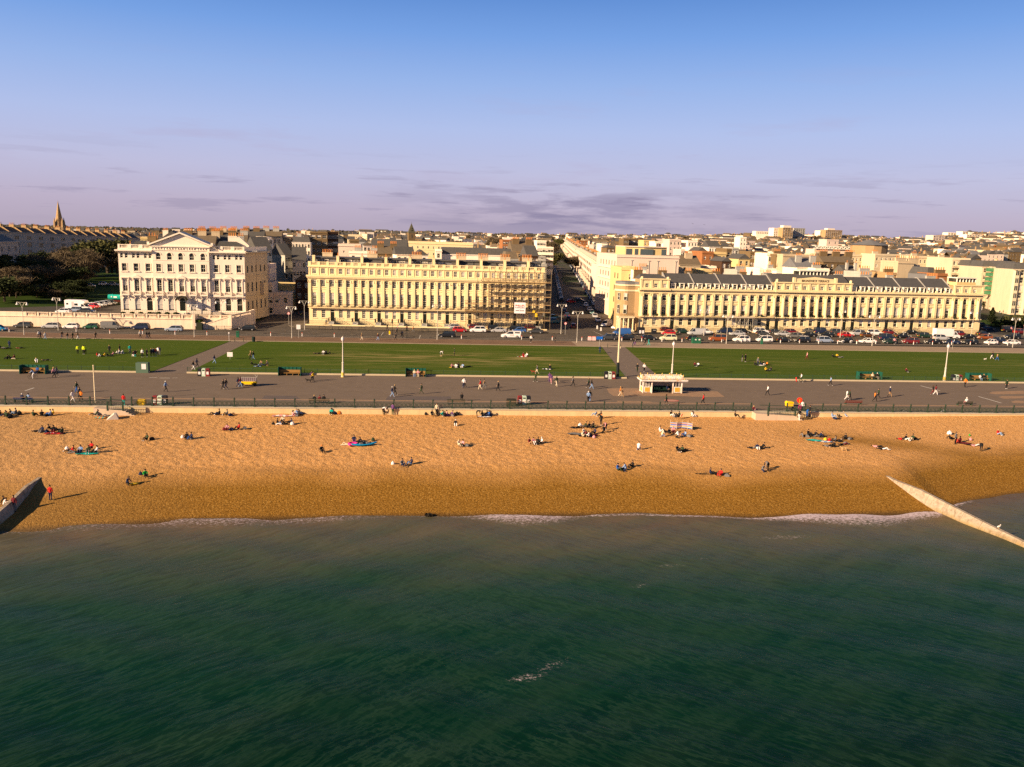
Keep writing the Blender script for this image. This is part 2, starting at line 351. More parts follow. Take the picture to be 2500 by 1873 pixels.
# lawns split by two paths
pl=[G('P2',170,650),G('P2',985,240),G('P2',745,232),G('P1',1950,640)]
pr=[G('P4',1390,684),G('P4',1105,306),G('P4',1410,312),G('P4',1765,650)]
def P2(v): return (v[0],v[1])
YB,YT=157.4,204.6
lx0,lx1=pl[3][0]-.6,pl[0][0];ltx0,ltx1=pl[2][0],pl[1][0]
rx0,rx1=pr[0][0],pr[3][0];rtx0,rtx1=pr[1][0],pr[2][0]
lawns=[[(XL,YB),(lx0,YB),(ltx0,YT),(XL,YT)],[(lx1,YB),(rx0,YB),(rtx0,YT),(ltx1,YT)],[(rx1,YB),(XR,YB),(XR,YT),(rtx1,YT)]]
for q in lawns:
    b=MB();n=40
    for i in range(n):
        f=lambda a,b_,k:(a[0]+(b_[0]-a[0])*k,a[1]+(b_[1]-a[1])*k)
        a0,a1,c0,c1=f(q[0],q[3],i/n),f(q[0],q[3],(i+1)/n),f(q[1],q[2],i/n),f(q[1],q[2],(i+1)/n)
        b.quad((*a0,.05),(*c0,.05),(*c1,.05),(*a1,.05))
    struct('lawn',b.mesh('lawn',mgrass))
struct('path',poly('path',[(lx0-3,157.2),(lx1+3,157.2),(ltx1+4,205.6),(ltx0-4,205.6)],.012,gm('path_asphalt',[(.3,(.19,.145,.12)),(.7,(.24,.185,.15))],.8)))
struct('path',poly('path',[(rx0-3,157.2),(rx1+3,157.2),(rtx1+4,205.6),(rtx0-4,205.6)],.012,D.materials['path_asphalt']))
# kerbs
b=MB()
for x0,x1 in ((XL,lx0),(lx1,rx0),(rx1,XR)): b.box(x0,x1,157.15,157.5,-.02,.28)
struct('kerb',b.mesh('kerb',mkerb))
b=MB();b.box(XL,XR,204.6,204.85,-.02,.12);b.box(XL,XR,205.9,206.0,-.02,.055,0);struct('kerb',b.mesh('kerb',M('thin_kerb',(.33,.26,.19))))
struct('pavement',poly('pavement',[(XL,204.8),(36,204.8),(36,215.2),(XL,215.2)],.02,mred))
struct('pavement',poly('pavement',[(36,204.8),(XR,204.8),(XR,218.2),(36,215.2)],.024,mtan))
# road
struct('road',poly('road',[(XL,215.2),(36,215.2),(XR,232),(XR,256),(180,249),(60,240.5),(36,240),(-36,243.0),(-50,246),(-62,228.4),(XL,226)],0.004,mroad))
# cycle lane shade + markings
b=MB()
def strip(x0,y0,x1,y1,wd=.12,z=.012,bb=None):
    bb=bb or b;dx,dy=x1-x0,y1-y0;l=math.hypot(dx,dy);nx,ny=-dy/l*wd/2,dx/l*wd/2
    bb.quad((x0+nx,y0+ny,z),(x0-nx,y0-ny,z),(x1-nx,y1-ny,z),(x1+nx,y1+ny,z))
def roady(x,k): # y of a line parallel to the road
    return k+ (max(0,x-20)*.04)
for k in (215.35,218.3):
    xs_=[-130,-60,0,20,80,140,190]
    for a,c_ in zip(xs_,xs_[1:]): strip(a,roady(a,k),c_,roady(c_,k),.14)
for i in range(-130,190,9): strip(i,roady(i,221.7),i+4.5,roady(i+4.5,221.7),.12)
for i in range(-45,34,6):strip(i,226.4,i+2.5,226.4,.1)
for (z_,xa,ya,xb,yb) in [('P2',1630,95,1780,75),('P4',980,95,1110,150),('P4',1440,75,1560,160),('P3',475,155,505,115),('P3',960,215,980,150),('P5',2000,30,2100,32)]:
    A=G(z_,xa,ya);B_=G(z_,xb,yb);strip(A[0],A[1],B_[0],B_[1],.14,.014)
# promenade paint
for (z_,xa,ya,xb,yb,wd) in [('P6',880,800,1040,840,.3),('P6',1040,840,1130,862,.3),('P6',1625,938,1790,985,.3),('P6',1790,985,1920,1022,.3),('P1',1915,695,2020,695,.25),('P1',2050,700,2185,700,.3),('P1',320,865,440,825,.25),('P2',0,700,70,698,.2),('P2',1300,588,1340,596,.12)]:
    A=G(z_,xa,ya);B_=G(z_,xb,yb);strip(A[0],A[1],B_[0],B_[1],wd,.008)
struct('road_markings',b.mesh('road_markings',mline))
b=MB()
for (z_,pts) in [('P6',[(1760,897),(1800,875),(2209,865),(2209,905),(1850,910)]),('P6',[(1880,945),(1930,932),(2209,932),(2209,960),(1950,968)]),('P6',[(2040,1005),(2100,990),(2209,995),(2209,1025),(2080,1022)]),
      ('P4',[(1165,840),(1260,830),(1570,832),(1620,890),(2209,900),(2209,935),(1600,930),(1250,930),(1190,890)]),('P5',[(0,872),(375,872),(470,942),(200,945),(0,938)]),('P4',[(1300,992),(1700,1000),(1760,1012),(1300,1008)])]:
    b.add([(*G(z_,x,y)[:2],.006) for x,y in pts][::-1],[tuple(range(len(pts)))])
struct('pavement_patch',b.mesh('pavement_patch',gm('warm_patch',[(.35,(.33,.21,.14)),(.65,(.42,.27,.17))],1.)))
b=MB()
for (z_,pts) in [('P2',[(1140,985),(1190,925),(1590,928),(1660,990)]),('P3',[(530,985),(560,935),(1365,937),(1380,1000)])]:
    b.add([(*G(z_,x,y)[:2],.006) for x,y in pts][::-1],[tuple(range(len(pts)))])
struct('pavement_patch',b.mesh('pavement_patch',gm('dark_patch',[(.35,(.15,.12,.11)),(.65,(.175,.14,.13))],1.)))
# red round marking on promenade
b=MB();g=G('P4',1995,990);b.add([(g[0]+1.3*math.cos(a*PI/8),g[1]+.9*math.sin(a*PI/8),.01) for a in range(16)],[tuple(range(16))]);
b.add([(g[0]+.95*math.cos(a*PI/8),g[1]+.6*math.sin(a*PI/8),.014) for a in range(16)],[tuple(range(16))],1)
struct('painted_circle',b.mesh('painted_circle',[M('faded_red_paint',(.50,.15,.12)),M('pink_paint',(.48,.26,.20))]))
# pavements before the terraces
struct('pavement',poly('pavement',[(-40,236),(-36,234),(34,231.8),(37,234),(37,241.5),(35,245),(-36,247),(-40,246)],.12,mgrey))
b=MB()
for q,r in zip([(-41,240),(-39,236),(-36,234),(34,231.8)],[(-39,236),(-36,234),(34,231.8),(37,234)]): strip(*q,*r,.3,.14,b)
for q,r in zip([(62,247),(62,241),(66,239),(177,244)],[(62,241),(66,239),(177,244),(182,249)]): strip(*q,*r,.3,.14,b)
struct('kerb',b.mesh('kerb',M('terrace_kerb',(.45,.36,.25))))  # pale stone strips edging the terrace pavements
struct('pavement',poly('pavement',[(62,247),(62,241),(66,239),(177,244),(182,249),(178,256),(62,246.5)],.124,mgrey))
# car park / park ground / gardens
struct('car_park',poly('car_park',[(-300,228.3),(-62,228.3),(-54,246),(-56,275),(-92,272),(-128,250),(-300,240)],2.52,mcar))
b=MB();b.box(-900,-62.2,228.35,700,-1,2.49);b.box(-62.4,-58,246.6,276,-1,2.48)
struct('park_ground',b.mesh('park_ground',[gm('park_grass',[(.3,(.025,.045,.008)),(.7,(.055,.095,.013))],.12,.95)]))
struct('garden_lawn',poly('garden_lawn',[(186,283),(205,276),(300,284),(420,330),(420,420),(230,372)],.3,D.materials['park_grass']))
# avenue and side street surfaces
def avx(y): return 35.5+.130*(y-245)
b=MB()
ysq=list(range(240,1160,20))
for y0,y1 in zip(ysq,ysq[1:]):
    b.quad((avx(y0)-1,y0,terr(avx(y0),y0)+.02),(avx(y0)+21.4,y0,terr(avx(y0),y0)+.02),(avx(y1)+21.4,y1,terr(avx(y1),y1)+.02),(avx(y1)-1,y1,terr(avx(y1),y1)+.02))
struct('avenue_road',b.mesh('avenue_road',mroad))
b=MB();b.quad((-51,244,.012),(-37,244,.012),(-43,330,.5),(-53,330,.5));struct('side_street',b.mesh('side_street',mroad))
# ------------------------------------------------------------------ building kit (local frame: x along front, -y outwards, z up)
STC=M('cream_stucco',(.82,.64,.36),var=.09,sc=.35,streak=.10,fine=.03)
STP=M('pale_stucco',(.80,.64,.40),var=.06,sc=.4,streak=.12)
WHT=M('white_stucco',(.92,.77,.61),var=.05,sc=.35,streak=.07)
PNK=M('pink_white_render',(.72,.55,.44),var=.05,sc=.3,streak=.07)
YEL=M('yellow_render',(.66,.49,.23),var=.06,sc=.4,streak=.08)
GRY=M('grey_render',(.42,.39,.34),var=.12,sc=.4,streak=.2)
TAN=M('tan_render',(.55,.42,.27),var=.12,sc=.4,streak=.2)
SLT=M('slate_roof',(.095,.088,.082),var=.35,sc=1.2,fine=.15,rough=.6)  # slate tone lightened in place of distance haze
SLB=M('brown_roof',(.16,.12,.08),var=.35,sc=1.,fine=.2)  # brown tone lightened too, standing in for haze over the town
LED=M('lead_roof',(.17,.165,.17),var=.2,sc=.6,rough=.6)
POT=M('terracotta_pot',(.58,.22,.06),var=.3,sc=3)
FRM=M('white_frame',(.80,.74,.62),var=.05)
IRON=M('black_iron',(.02,.022,.02),rough=.5)
DOORM=M('dark_door',(.018,.02,.016),rough=.4)
def brick(name,c1,c2):
    m=D.materials.new(name);t=NT(m);p=pos(t);v=noise(t,mapv(t,p,(3,3,11)),1,2,.7)
    c=ramp(t,v,[(.35,c1),(.65,c2)]);c=mixc(t,mth(t,'MULTIPLY',noise(t,p,.4,4,.6),.5),c,tuple(x*.5 for x in c1));bsdf(t,c,.9,.15);MC[name]=m;return m
BRB=brick('brown_brick',(.17,.11,.055),(.27,.18,.09));BRR=brick('red_brick',(.34,.13,.05),(.46,.20,.08));BRY=brick('yellow_brick',(.42,.26,.13),(.52,.35,.18));BRD=brick('dark_brick',(.07,.035,.022),(.11,.06,.035))
def glassm(name,stops,rough=.12):
    m=D.materials.new(name);t=NT(m);c=ramp(t,noise(t,pos(t),.45,2),stops);bsdf(t,c,rough,.5);MC[name]=m;return m
GL=glassm('window_glass',[(.4,(.022,.023,.018)),(.62,(.09,.08,.065))]);GLL=glassm('light_window_glass',[(.35,(.10,.09,.075)),(.6,(.22,.20,.18))],.2)
BLN=M('window_blind',(.55,.48,.42),var=.12,sc=2)
WN={}
def win_me(w,h,cols,rows,st):
    k=(round(w,2),round(h,2),cols,rows)
    if k not in WN:
        b=MB();e=.07;y0,y1=.10,.17
        b.box(0,e,y0,y1,0,h);b.box(w-e,w,y0,y1,0,h);b.box(e,w-e,y0,y1,0,e);b.box(e,w-e,y0,y1,h-e,h);b.box(e,w-e,y0-.02,y1-.02,h*.5-.04,h*.5+.04)
        q=.018
        for i in range(1,cols): x=w*i/cols;b.box(x-q,x+q,y0+.005,y1-.01,e,h-e)
        for i in range(1,rows):
            z=h*i/rows
            if abs(z-h*.5)>.1:b.box(e,w-e,y0+.008,y1-.012,z-q,z+q)
        WN[k]=b.mesh('window_frame',FRM)
    ks=(k,st)
    if ks not in WN:
        b=MB();y=.19
        if st==0: b.quad((.03,y,.03),(w-.03,y,.03),(w-.03,y,h-.03),(.03,y,h-.03),0)
        else:
            z=h*(.5 if st==1 else .12 if st==2 else .75);b.quad((.03,y,.03),(w-.03,y,.03),(w-.03,y,z),(.03,y,z),0);b.quad((.03,y,z),(w-.03,y,z),(w-.03,y,h-.03),(.03,y,h-.03),1)
        WN[ks]=b.mesh('pane',[GL,BLN])
    return WN[k],WN[ks]
WR=random.Random(11)
def window(parent,x,z,w,h,cols=3,rows=4,name='window',st=None,y=0,rz=0):
    st=WR.choice([0,0,0,0,1,1,2,3]) if st is None else st
    a,p=win_me(w,h,cols,rows,st);o=ob(name,a,parent,(x,y,z),rz);ob('pane',p,o);return o
DME={}
def door(parent,x,z,w,h,y=0,fan=.6,name='door'):
    k=(round(w,2),round(h,2))
    if k not in DME:
        b=MB();b.box(0,w,.14,.2,0,h-fan,0);b.box(.15,w*.45,.12,.14,.3,h-fan-.3,0);b.box(w*.55,w-.15,.12,.14,.3,h-fan-.3,0);b.box(0,w,.12,.2,h-fan,h-fan+.08,1);b.box(0,w,.16,.2,h-fan+.08,h,2)
        c=MB();c.ball(w*.85,.1,1.1,.05,0)
        DME[k]=(b.mesh('door',[DOORM,FRM,GL]),c.mesh('handle',M('brass',(.5,.35,.1),metal=1,rough=.3)))
    o=ob(name,DME[k][0],parent,(x,y,z));ob('handle',DME[k][1],o);return o
def facade(b,x0,x1,z0,z1,ops,m=0,t=.32,y=0,T=None):
    """wall skin with real openings; ops = (xa,xb,za,zb,arched)"""
    rows={}
    for o in ops: rows.setdefault((round(o[2],3),round(o[3],3)),[]).append(o)
    z=z0
    for (za,zb) in sorted(rows):
        if za>z: b.box(x0,x1,y,y+t,z,za,m,T)
        x=x0
        for o in sorted(rows[(za,zb)]):
            if o[0]>x: b.box(x,o[0],y,y+t,za,zb,m,T)
            x=o[1]
            if len(o)>4 and o[4]:
                xa,xb=o[0],o[1];r=(xb-xa)/2;cx=(xa+xb)/2;zc=zb-r
                for sgn in (-1,1):
                    pts=[(cx+sgn*r,zc)]+[(cx+sgn*r*math.cos(a*PI/12),zc+r*math.sin(a*PI/12)) for a in range(1,7)]+[(cx+sgn*r,zb)]
                    b.prism(pts if sgn<0 else pts[::-1],y,y+t,'y',m,T)
        if x<x1: b.box(x,x1,y,y+t,za,zb,m,T)
        z=zb
    if z<z1: b.box(x0,x1,y,y+t,z,z1,m,T)
def balusters(b,x0,x1,z0,z1,y0,y1,m=0,step=.42,T=None,n=5):
    b.box(x0,x1,y0,y1,z0,z0+.15,m,T);b.box(x0,x1,y0-.04,y1+.04,z1-.17,z1,m,T)
    k=max(1,int((x1-x0)/step));yc=(y0+y1)/2;r=(y1-y0)*.42
    for i in range(k):
        x=x0+(i+.5)*(x1-x0)/k
        TT=(T or Matrix())@Matrix.Translation((x,yc,0))
        h=z1-z0;b.lathe([(z0+.15,r*.8),(z0+.3*h,r),(z0+.62*h,r*.45),(z1-.17,r*.8)],n,m,TT)
def railing(b,x0,x1,z0,z1,y,m=0,step=.28,T=None):
    b.box(x0,x1,y-.025,y+.025,z1-.06,z1,m,T);b.box(x0,x1,y-.02,y+.02,z0+.05,z0+.10,m,T);b.box(x0,x1,y-.02,y+.02,(z0+z1)/2,(z0+z1)/2+.04,m,T)
    k=int((x1-x0)/step)
    for i in range(k+1):
        x=x0+i*(x1-x0)/max(1,k);b.box(x-.018,x+.018,y-.018,y+.018,z0,z1-.06,m,T)
CHM={}
def chimney(parent,x,y,z,w=1.8,d=.9,h=1.6,pots=5,m=None,name='chimney',rz=0,potm=None):
    m=m or STC;k=(w,d,h,pots,m.name,potm.name if potm else '')
    if k not in CHM:
        b=MB();b.box(-w/2,w/2,-d/2,d/2,-1.5,h);b.box(-w/2-.08,w/2+.08,-d/2-.08,d/2+.08,h-.25,h-.05)
        c=MB()
        for i in range(pots):
            px=(i+.5)/pots*w-w/2;c.lathe([(h,.13),(h+.75,.09),(h+.8,.13),(h+.9,.12)],6,0,Matrix.Translation((px,0 if pots<7 else (.2 if i%2 else -.2),0)))
        CHM[k]=(b.mesh('chimney',m),c.mesh('chimney_pots',potm or POT) if pots else None)
    o=ob(name,CHM[k][0],parent,(x,y,z),rz)
    if CHM[k][1]: ob('chimney_pots',CHM[k][1],o)
    return o
def capital(b,x,z,w,m,y):
    b.box(x-w*.62,x+w*.62,y-.16,y+.2,z-.16,z,m)
    for s in (-1,1):
        for zz,r in ((z-.38,.16),(z-.7,.14)): b.ball(x+s*w*.42,y-.1,zz,r,m,6,4)
    b.box(x-w*.4,x+w*.4,y-.1,y+.1,z-.95,z-.16,m)
# ================================================================== left terrace
A=Vector((-36.0,245.2));B_=Vector((31.9,242.3));ang=math.atan2(B_.y-A.y,B_.x-A.x);LT=(B_-A).length
lt=thing('terraced_building','long cream stuccoed seafront terrace with giant pilasters, scaffolding round its right end','building',(A.x,A.y,0.12),ang)
nb=30;cen=[]
xz=[625,742,860,972]+[1075+100.5*i for i in range(11)]
for i in range(nb):
    if i<4: px=nat('Z3',xz[i],770)
    else: px=nat('Z4',1682-(29-i)*((1682-108)/16.),800) if i>=13 else nat('Z3',1075+(i-4)*100.3,780)
    d=ray(*px);k=245./d.y;P=Vector((d.x*k,d.y*k))-A;cen.append(P.x*math.cos(ang)+P.y*math.sin(ang))
cen=[c for c in cen]
ops=[];WX=[]
doors=[2,5,8,11,14,17,20,23,26,29][:10]
for i,c in enumerate(cen):
    w=1.12 if i<4 else 1.02
    ops+= [(c-w/2,c+w/2,14.6,16.15),(c-w/2,c+w/2,10.9,13.0),(c-w/2,c+w/2,5.5,9.2)]
    if i in doors: ops.append((c-w/2,c+w/2,1.0,4.3))
    else: ops.append((c-w/2,c+w/2,1.0,4.3)) 
b=MB();facade(b,0,LT,-.1,16.9,ops,0)
b.box(.0,LT,.32,13,-.1,16.9,1)
for i,c in enumerate(cen):
    if i not in doors: w=1.12 if i<4 else 1.02; b.box(c-w/2,c+w/2,.02,.32,1.0,1.95,0)
wall_=ob('wall',b.mesh('wall',[STC,STP]),lt)
for i,c in enumerate(cen):
    w=1.12 if i<4 else 1.02
    window(lt,c-w/2,14.6,w,1.55,3,4,'attic_window');window(lt,c-w/2,10.9,w,2.1,3,4,'upper_window')
    window(lt,c-w/2,5.5,w,3.7,3,6,'balcony_window',WR.choice([0,0,1,3,3,2] if i<13 else [0,0,0,1]))
    if i in doors: door(lt,c-w/2,1.0,w,3.3)
    else: window(lt,c-w/2,1.95,w,2.35,3,4,'ground_window')
b=MB()
b.box(-.5,LT+.5,-.65,.4,13.45,13.75);b.box(-.3,LT+.3,-.4,.4,13.25,13.45);b.box(-.62,LT+.62,-.8,.4,13.75,14.2);b.box(-.2,LT+.2,-.18,.4,12.95,13.25)
b.box(-.25,LT+.25,-.3,.4,16.5,16.75);b.box(-.1,LT+.1,-.15,.3,16.75,16.95);b.box(-.1,LT+.1,-.12,0,5.0,5.25);b.box(-.05,LT+.05,-.1,0,10.1,10.3)
for i,c in enumerate(cen):
    b.box(c-.72,c+.72,-.10,0,14.35,14.5);b.box(c-.7,c+.7,-.16,0,10.68,10.84);b.box(c-.7,c+.7,-.16,0,1.78,1.9)if i not in doors else None
ob('cornice',b.mesh('cornice',STC),lt)
b=MB();e=[cen[0]-1.35]+[(a+c)/2 for a,c in zip(cen,cen[1:])]+[min(LT-.4,cen[-1]+1.15)]
PME=MB();PME.box(-.42,.42,-.30,0,5.3,12.2);PME.box(-.5,.5,-.36,0,5.25,5.7);capital(PME,0,13.0,.8,0,-.2);PM=PME.mesh('pilaster',STC)
for x in e: ob('pilaster',PM,lt,(x,0,0)); b.box(x-.12,x+.12,-.12,0,14.2,16.5)
for c in cen: balusters(b,c-.78,c+.78,16.95,18.0,.02,.26,0,.3)
for x in [0.3]+e[1:-1]+[LT-.3]: b.box(x-.42,x+.42,-.05,.32,16.95,18.06)
ob('balustrade',b.mesh('balustrade',STC),lt)
b=MB();b.box(-.05,LT-.0,-1.25,0,4.85,5.05,1);railing(b,.1,LT-.2,5.05,6.1,-1.18,0,.22);ob('balcony',b.mesh('balcony',[IRON,STC]),lt)
# roof storey
b=MB();b.box(.8,LT-.8,3.0,12.5,16.9,19.0,0);b.box(.6,LT-.6,2.4,12.7,19.0,19.3,1)
for i in range(10):
    x0=.9+i*(LT-1.6)/10;b.quad((x0+.2,1.2,17.2),(x0+6.6,1.2,17.2),(x0+6.6,2.9,18.9),(x0+.2,2.9,18.9),1) if i in(2,6,7) else None
ob('roof',b.mesh('roof',[LED,SLT]),lt)
wr=random.Random(3)
for i in range(10):
    x0=1.4+i*(LT-2)/10
    for k in range(wr.choice([2,3,3])):
        w=wr.uniform(1.0,1.7);window(lt,x0+.6+k*2.0,17.4,w,1.3,max(1,int(w/.6)),1,'dormer_window',wr.choice([0,1,3]),2.75)
for i in range(10):
    chimney(lt,1.3+i*(LT-1.8)/9.6,1.6,18.1,.75,1.4,1.7,1 if i else 0,STC,'party_chimney')
    if i%2==0 or i>6: chimney(lt,3.9+i*(LT-1.8)/10,9.5,19.2,3.0,.8,1.3,8,TAN,'chimney')
# steps, area railings and low wall
b=MB();b.box(-.5,LT+1,-3.35,-3.15,0,.35,0)
for i in doors: 
    c=cen[i];b.box(c-.8,c+.8,-3.1,-.01,0,.6,1);b.box(c-.8,c+.8,-2.4,-.01,.6,1.0,1)
ob('steps',b.mesh('steps',[STC,GRY]),lt)
b=MB();prev=-.3
for i in doors:
    c=cen[i];railing(b,prev,c-.9,.3,1.35,-3.2,0,.3);prev=c+.9
    for s in (-.9,.9): railing(b,-3.1,0,1.0,2.1,0,0,.3,Matrix.Translation((c+s,0,0))@Matrix.Rotation(PI/2,4,'Z'))
ob('area_railing',b.mesh('area_railing',IRON),lt)
# ---------------- scaffold
sx0=cen[20]-1.2;sc_=thing('scaffolding','brown pole scaffolding with plank decks round the right end of the cream terrace','scaffolding',(A.x,A.y,.12),ang)
ST=M('scaffold_pole',(.17,.125,.075),rough=.6,metal=.0);BD=M('scaffold_board',(.40,.25,.12),var=.3,sc=2)
b=MB();bd=MB()
xe=LT+1.9;nx=15
lv=[2.6,5.0,7.1,9.4,11.5,13.6]
for i in range(nx+1):
    x=sx0+i*(xe-sx0)/nx;top=7.6 if i<2 else 14.8 if i<4 else 17.4
    for y in (-1.5,-2.8): b.tube((x,y,0),(x,y,top+(i%3)*.3),.045,0,4)
    for z in lv:
        if z<top:b.tube((x,-3.0,z),(x,0,z),.04,0,4)
for z in lv:
    xs_=sx0 if z<7.5 else sx0+3*(xe-sx0)/nx
    if z==11.5:xs_=sx0+3*(xe-sx0)/nx
    bd.box(xs_-.3,xe,-2.75,-1.45,z,z+.06)
    for dz in (.5,1.0): b.tube((xs_-.4,-2.85,z+dz),(xe+.2,-2.85,z+dz),.035,0,4);b.tube((xs_-.4,-1.45,z+dz),(xe+.2,-1.45,z+dz),.03,0,4)
    bd.box(xs_,xe,-2.82,-2.78,z+.06,z+.24)
for z in (15.4,16.4): b.tube((sx0+8,-1.6,z),(LT-2,-1.6,z),.035,0,4)
for i in range(2,nx,2):
    x=sx0+i*(xe-sx0)/nx;dx=(xe-sx0)/nx
    b.tube((x,-2.9,lv[(i//2)%5]),(x+dx,-2.9,lv[(i//2)%5+1]),.03,0,4)
# return along the side
for k in range(4):
    y=1.5+k*2.6
    for x in (LT+.5,xe): b.tube((x,y,0),(x,y,16.5 if k<2 else 15),.045,0,4)
for z in lv:
    bd.box(LT+.4,xe+.05,-1.4,9.3,z+.002,z+.058);
    for dz in (.5,1): b.tube((xe,-2.8,z+dz),(xe,9.5,z+dz),.035,0,4)
ob('poles',b.mesh('poles',ST),sc_);ob('boards',bd.mesh('boards',BD),sc_)
RED=M('sign_red',(.62,.10,.05));DK=M('sign_dark',(.16,.10,.10));WS=M('sign_white',(.88,.80,.80),var=.03)
d=ray(*nat('Z4',1440,1240));k=239.4/d.y;P=Vector((d.x*k,d.y*k))-A;sxc=P.x*math.cos(ang)+P.y*math.sin(ang)
sg=thing('banner','square white contractor banner with red lettering tied to the scaffolding','banner',(A.x+math.cos(ang)*sxc-math.sin(ang)*-3.05,A.y+math.sin(ang)*sxc+math.cos(ang)*-3.05,0),ang)
zc=H+d.z*k;b=MB();b.box(-1.62,1.62,0,.03,zc-1.6,zc+1.55);ob('panel',b.mesh('panel',WS),sg)
text('PHILLIPS',.78,sg,(0,-.02,zc+.38),RED,sx=.93);text('SCAFFOLDING',.45,sg,(0,-.02,zc-.12),DK,sx=.93);text('....................',.3,sg,(0,-.02,zc-.5),DK,sx=.6);text('07900 363902',.44,sg,(0,-.02,zc-.95),DK,sx=.98)
for (zx,zy,w_,h_) in ((1622,1290,.7,.62),(1652,1335,.7,1.0)):
    d=ray(*nat('Z4',zx,zy));k=239.2/d.y;P=Vector((d.x*k,d.y*k))-A;q=P.x*math.cos(ang)+P.y*math.sin(ang);zz=H+d.z*k
    b=MB();b.box(-w_/2,w_/2,0,.03,-h_/2,h_/2,0);b.box(-w_*.3,w_*.3,-.01,.0,-h_*.1,h_*.1,1)
    tag(ob('notice_board',b.mesh('notice_board',[M('notice_yellow',(.85,.55,.02)),DK]),None,(A.x+math.cos(ang)*q+math.sin(ang)*3.0,A.y+math.sin(ang)*q-math.cos(ang)*3.0,zz),ang),'%s yellow notice tied to the scaffolding right of the white banner'%('lower tall' if h_>.8 else 'upper small'),'notice')
# ================================================================== right terrace
A=Vector((60.6,242.4));B_=Vector((175.5,252.9));ang=math.atan2(B_.y-A.y,B_.x-A.x);LT=(B_-A).length
rt=thing('terraced_building','long seafront terrace of cream stucco with columned centre block bearing the words BRUNSWICK TERRACE','building',(A.x,A.y,0.12),ang)
def along(z_,x,y,dy=0):
    d=ray(*nat(z_,x,y));ca,sa=math.cos(ang),math.sin(ang)
    # intersect ray with facade plane
    n=Vector((-sa,ca));k=(A.dot(n)+dy)/(d.x*n.x+d.y*n.y);P=Vector((d.x*k,d.y*k))-A;return P.x*ca+P.y*sa,H+d.z*k-.12
cw=[along('Z5',x,1030)[0] for x in (1248,1357,1467)]
cw+=[along('Z5',x,1030)[0] for x in (1580,1687)]+[along('Z6',x,1040)[0] for x in (40,150,255,362,475,580,690,792,897,1005)]
cw+=[along('Z6',x,1050)[0] for x in (1110,1215,1320,1422,1530,1632,1735,1840,1945)]
cw+=[along('Z6',2045,1070)[0]]+[along('Z7',x,1070)[0] for x in (140,245,350,455,560,665,765,870,980,1080,1185)]
cw+=[along('Z7',x,1080)[0] for x in (1285,1388,1490)]
NB=len(cw);PAV=set(range(0,3))|set(range(NB-3,NB));CENB=set(range(15,24))
rd=[3,6,9,12,14,15,20,23,24,28,31,34]
ops=[]
for i,c in enumerate(cw):
    w=1.25
    ops+=[(c-w/2,c+w/2,9.2,10.9),(c-w/2,c+w/2,4.75,7.9)]
    ops.append((c-w/2,c+w/2,.6,3.9))
    if i in PAV or i in CENB: ops.append((c-.55,c+.55,12.95,14.1))
b=MB();wd=[o for o in ops if o[2]<12];facade(b,0,LT,-.1,11.9,wd,0)
xc0=(cw[14]+cw[15])/2;xc1=(cw[23]+cw[24])/2;xp0=(cw[2]+cw[3])/2-.1;xp1=(cw[NB-4]+cw[NB-3])/2+.1
for x0,x1,zt in ((0,xp0,15.6),(xc0,xc1,15.3),(xp1,LT,15.4)):
    facade(b,x0,x1,11.9,zt,[o for o in ops if o[2]>12 and x0<o[0]<x1],0);b.box(x0,x1,.32,5,11.9,zt-.3,1)
b.box(0,LT,.32,12,-.1,11.9,1);b.box(xp0,xp1,.0,.32,11.9,12.7,0)
for i,c in enumerate(cw):
    if i not in rd: b.box(c-.63,c+.63,.02,.32,.6,1.8,0)
ob('wall',b.mesh('wall',[STC,BRY]),rt)
for i,c in enumerate(cw):
    window(rt,c-.63,9.2,1.25,1.7,1,2,'upper_window');window(rt,c-.63,4.75,1.25,3.15,2 if i in PAV else 1,2,'balcony_window',WR.choice([0,0,1,2,3]))
    if i in rd: door(rt,c-.63,.6,1.26,3.3)
    else: window(rt,c-.63,1.8,1.25,2.1,1 if i>2 else 3,2,'ground_window')
    if i in PAV or i in CENB: window(rt,c-.55,12.95,1.1,1.15,2,2,'attic_window')
b=MB();b.box(-.3,LT+.3,-.3,.0,11.25,11.7);b.box(-.6,LT+.6,-.75,.0,12.2,12.6);b.box(-.45,LT+.45,-.5,0,11.95,12.2);b.box(-.2,LT+.2,-.2,0,4.3,4.62);b.box(0,LT,-.1,0,8.25,8.4)
for x0,x1,zt in ((0,xp0,15.6),(xc0,xc1,15.3),(xp1,LT,15.4)):
    b.box(x0-.15,x1+.15,-.3,.35,zt-.35,zt);b.box(x0-.05,x1+.05,-.12,0,12.6,12.85);b.box(x0-.2,x1+.2,-.95,0,12.19,12.62)
    for c in cw:
        if x0<c<x1: b.box(c-.75,c+.75,-.12,0,12.72,12.88)
    for x in [x0+.3]+[(a+c)/2 for a,c in zip(cw,cw[1:]) if x0<a and c<x1]+[x1-.3]: b.box(x-.3,x+.3,-.16,0,12.86,zt-.35)
for x in (.5,xp0-.5,xc0+.5,xc1-.5): b.lathe([(15.2,.45),(15.9,.45),(16.05,.3),(16.2,.02)],8,0,Matrix.Translation((x,.1,0)))
sx0_,sx1_=along('Z6',1290,870)[0],along('Z6',1820,870)[0]
b.prism([(sx0_,15.2),(sx1_,15.2),(sx1_,16.3),(sx1_-3.5,16.55),((sx0_+sx1_)/2,16.95),(sx0_+3.5,16.55),(sx0_,16.3)],-.1,.4,'y')
b.box(sx0_-.1,sx0_+.7,-.25,.5,15.2,16.7);b.box(sx1_-.7,sx1_+.1,-.25,.5,15.2,16.7)
for i,c in enumerate(cw): b.box(c-.8,c+.8,-.16,0,9.0,9.18);b.box(c-.8,c+.8,-.14,0,1.62,1.78) if i not in rd else None
ob('cornice',b.mesh('cornice',STC),rt)
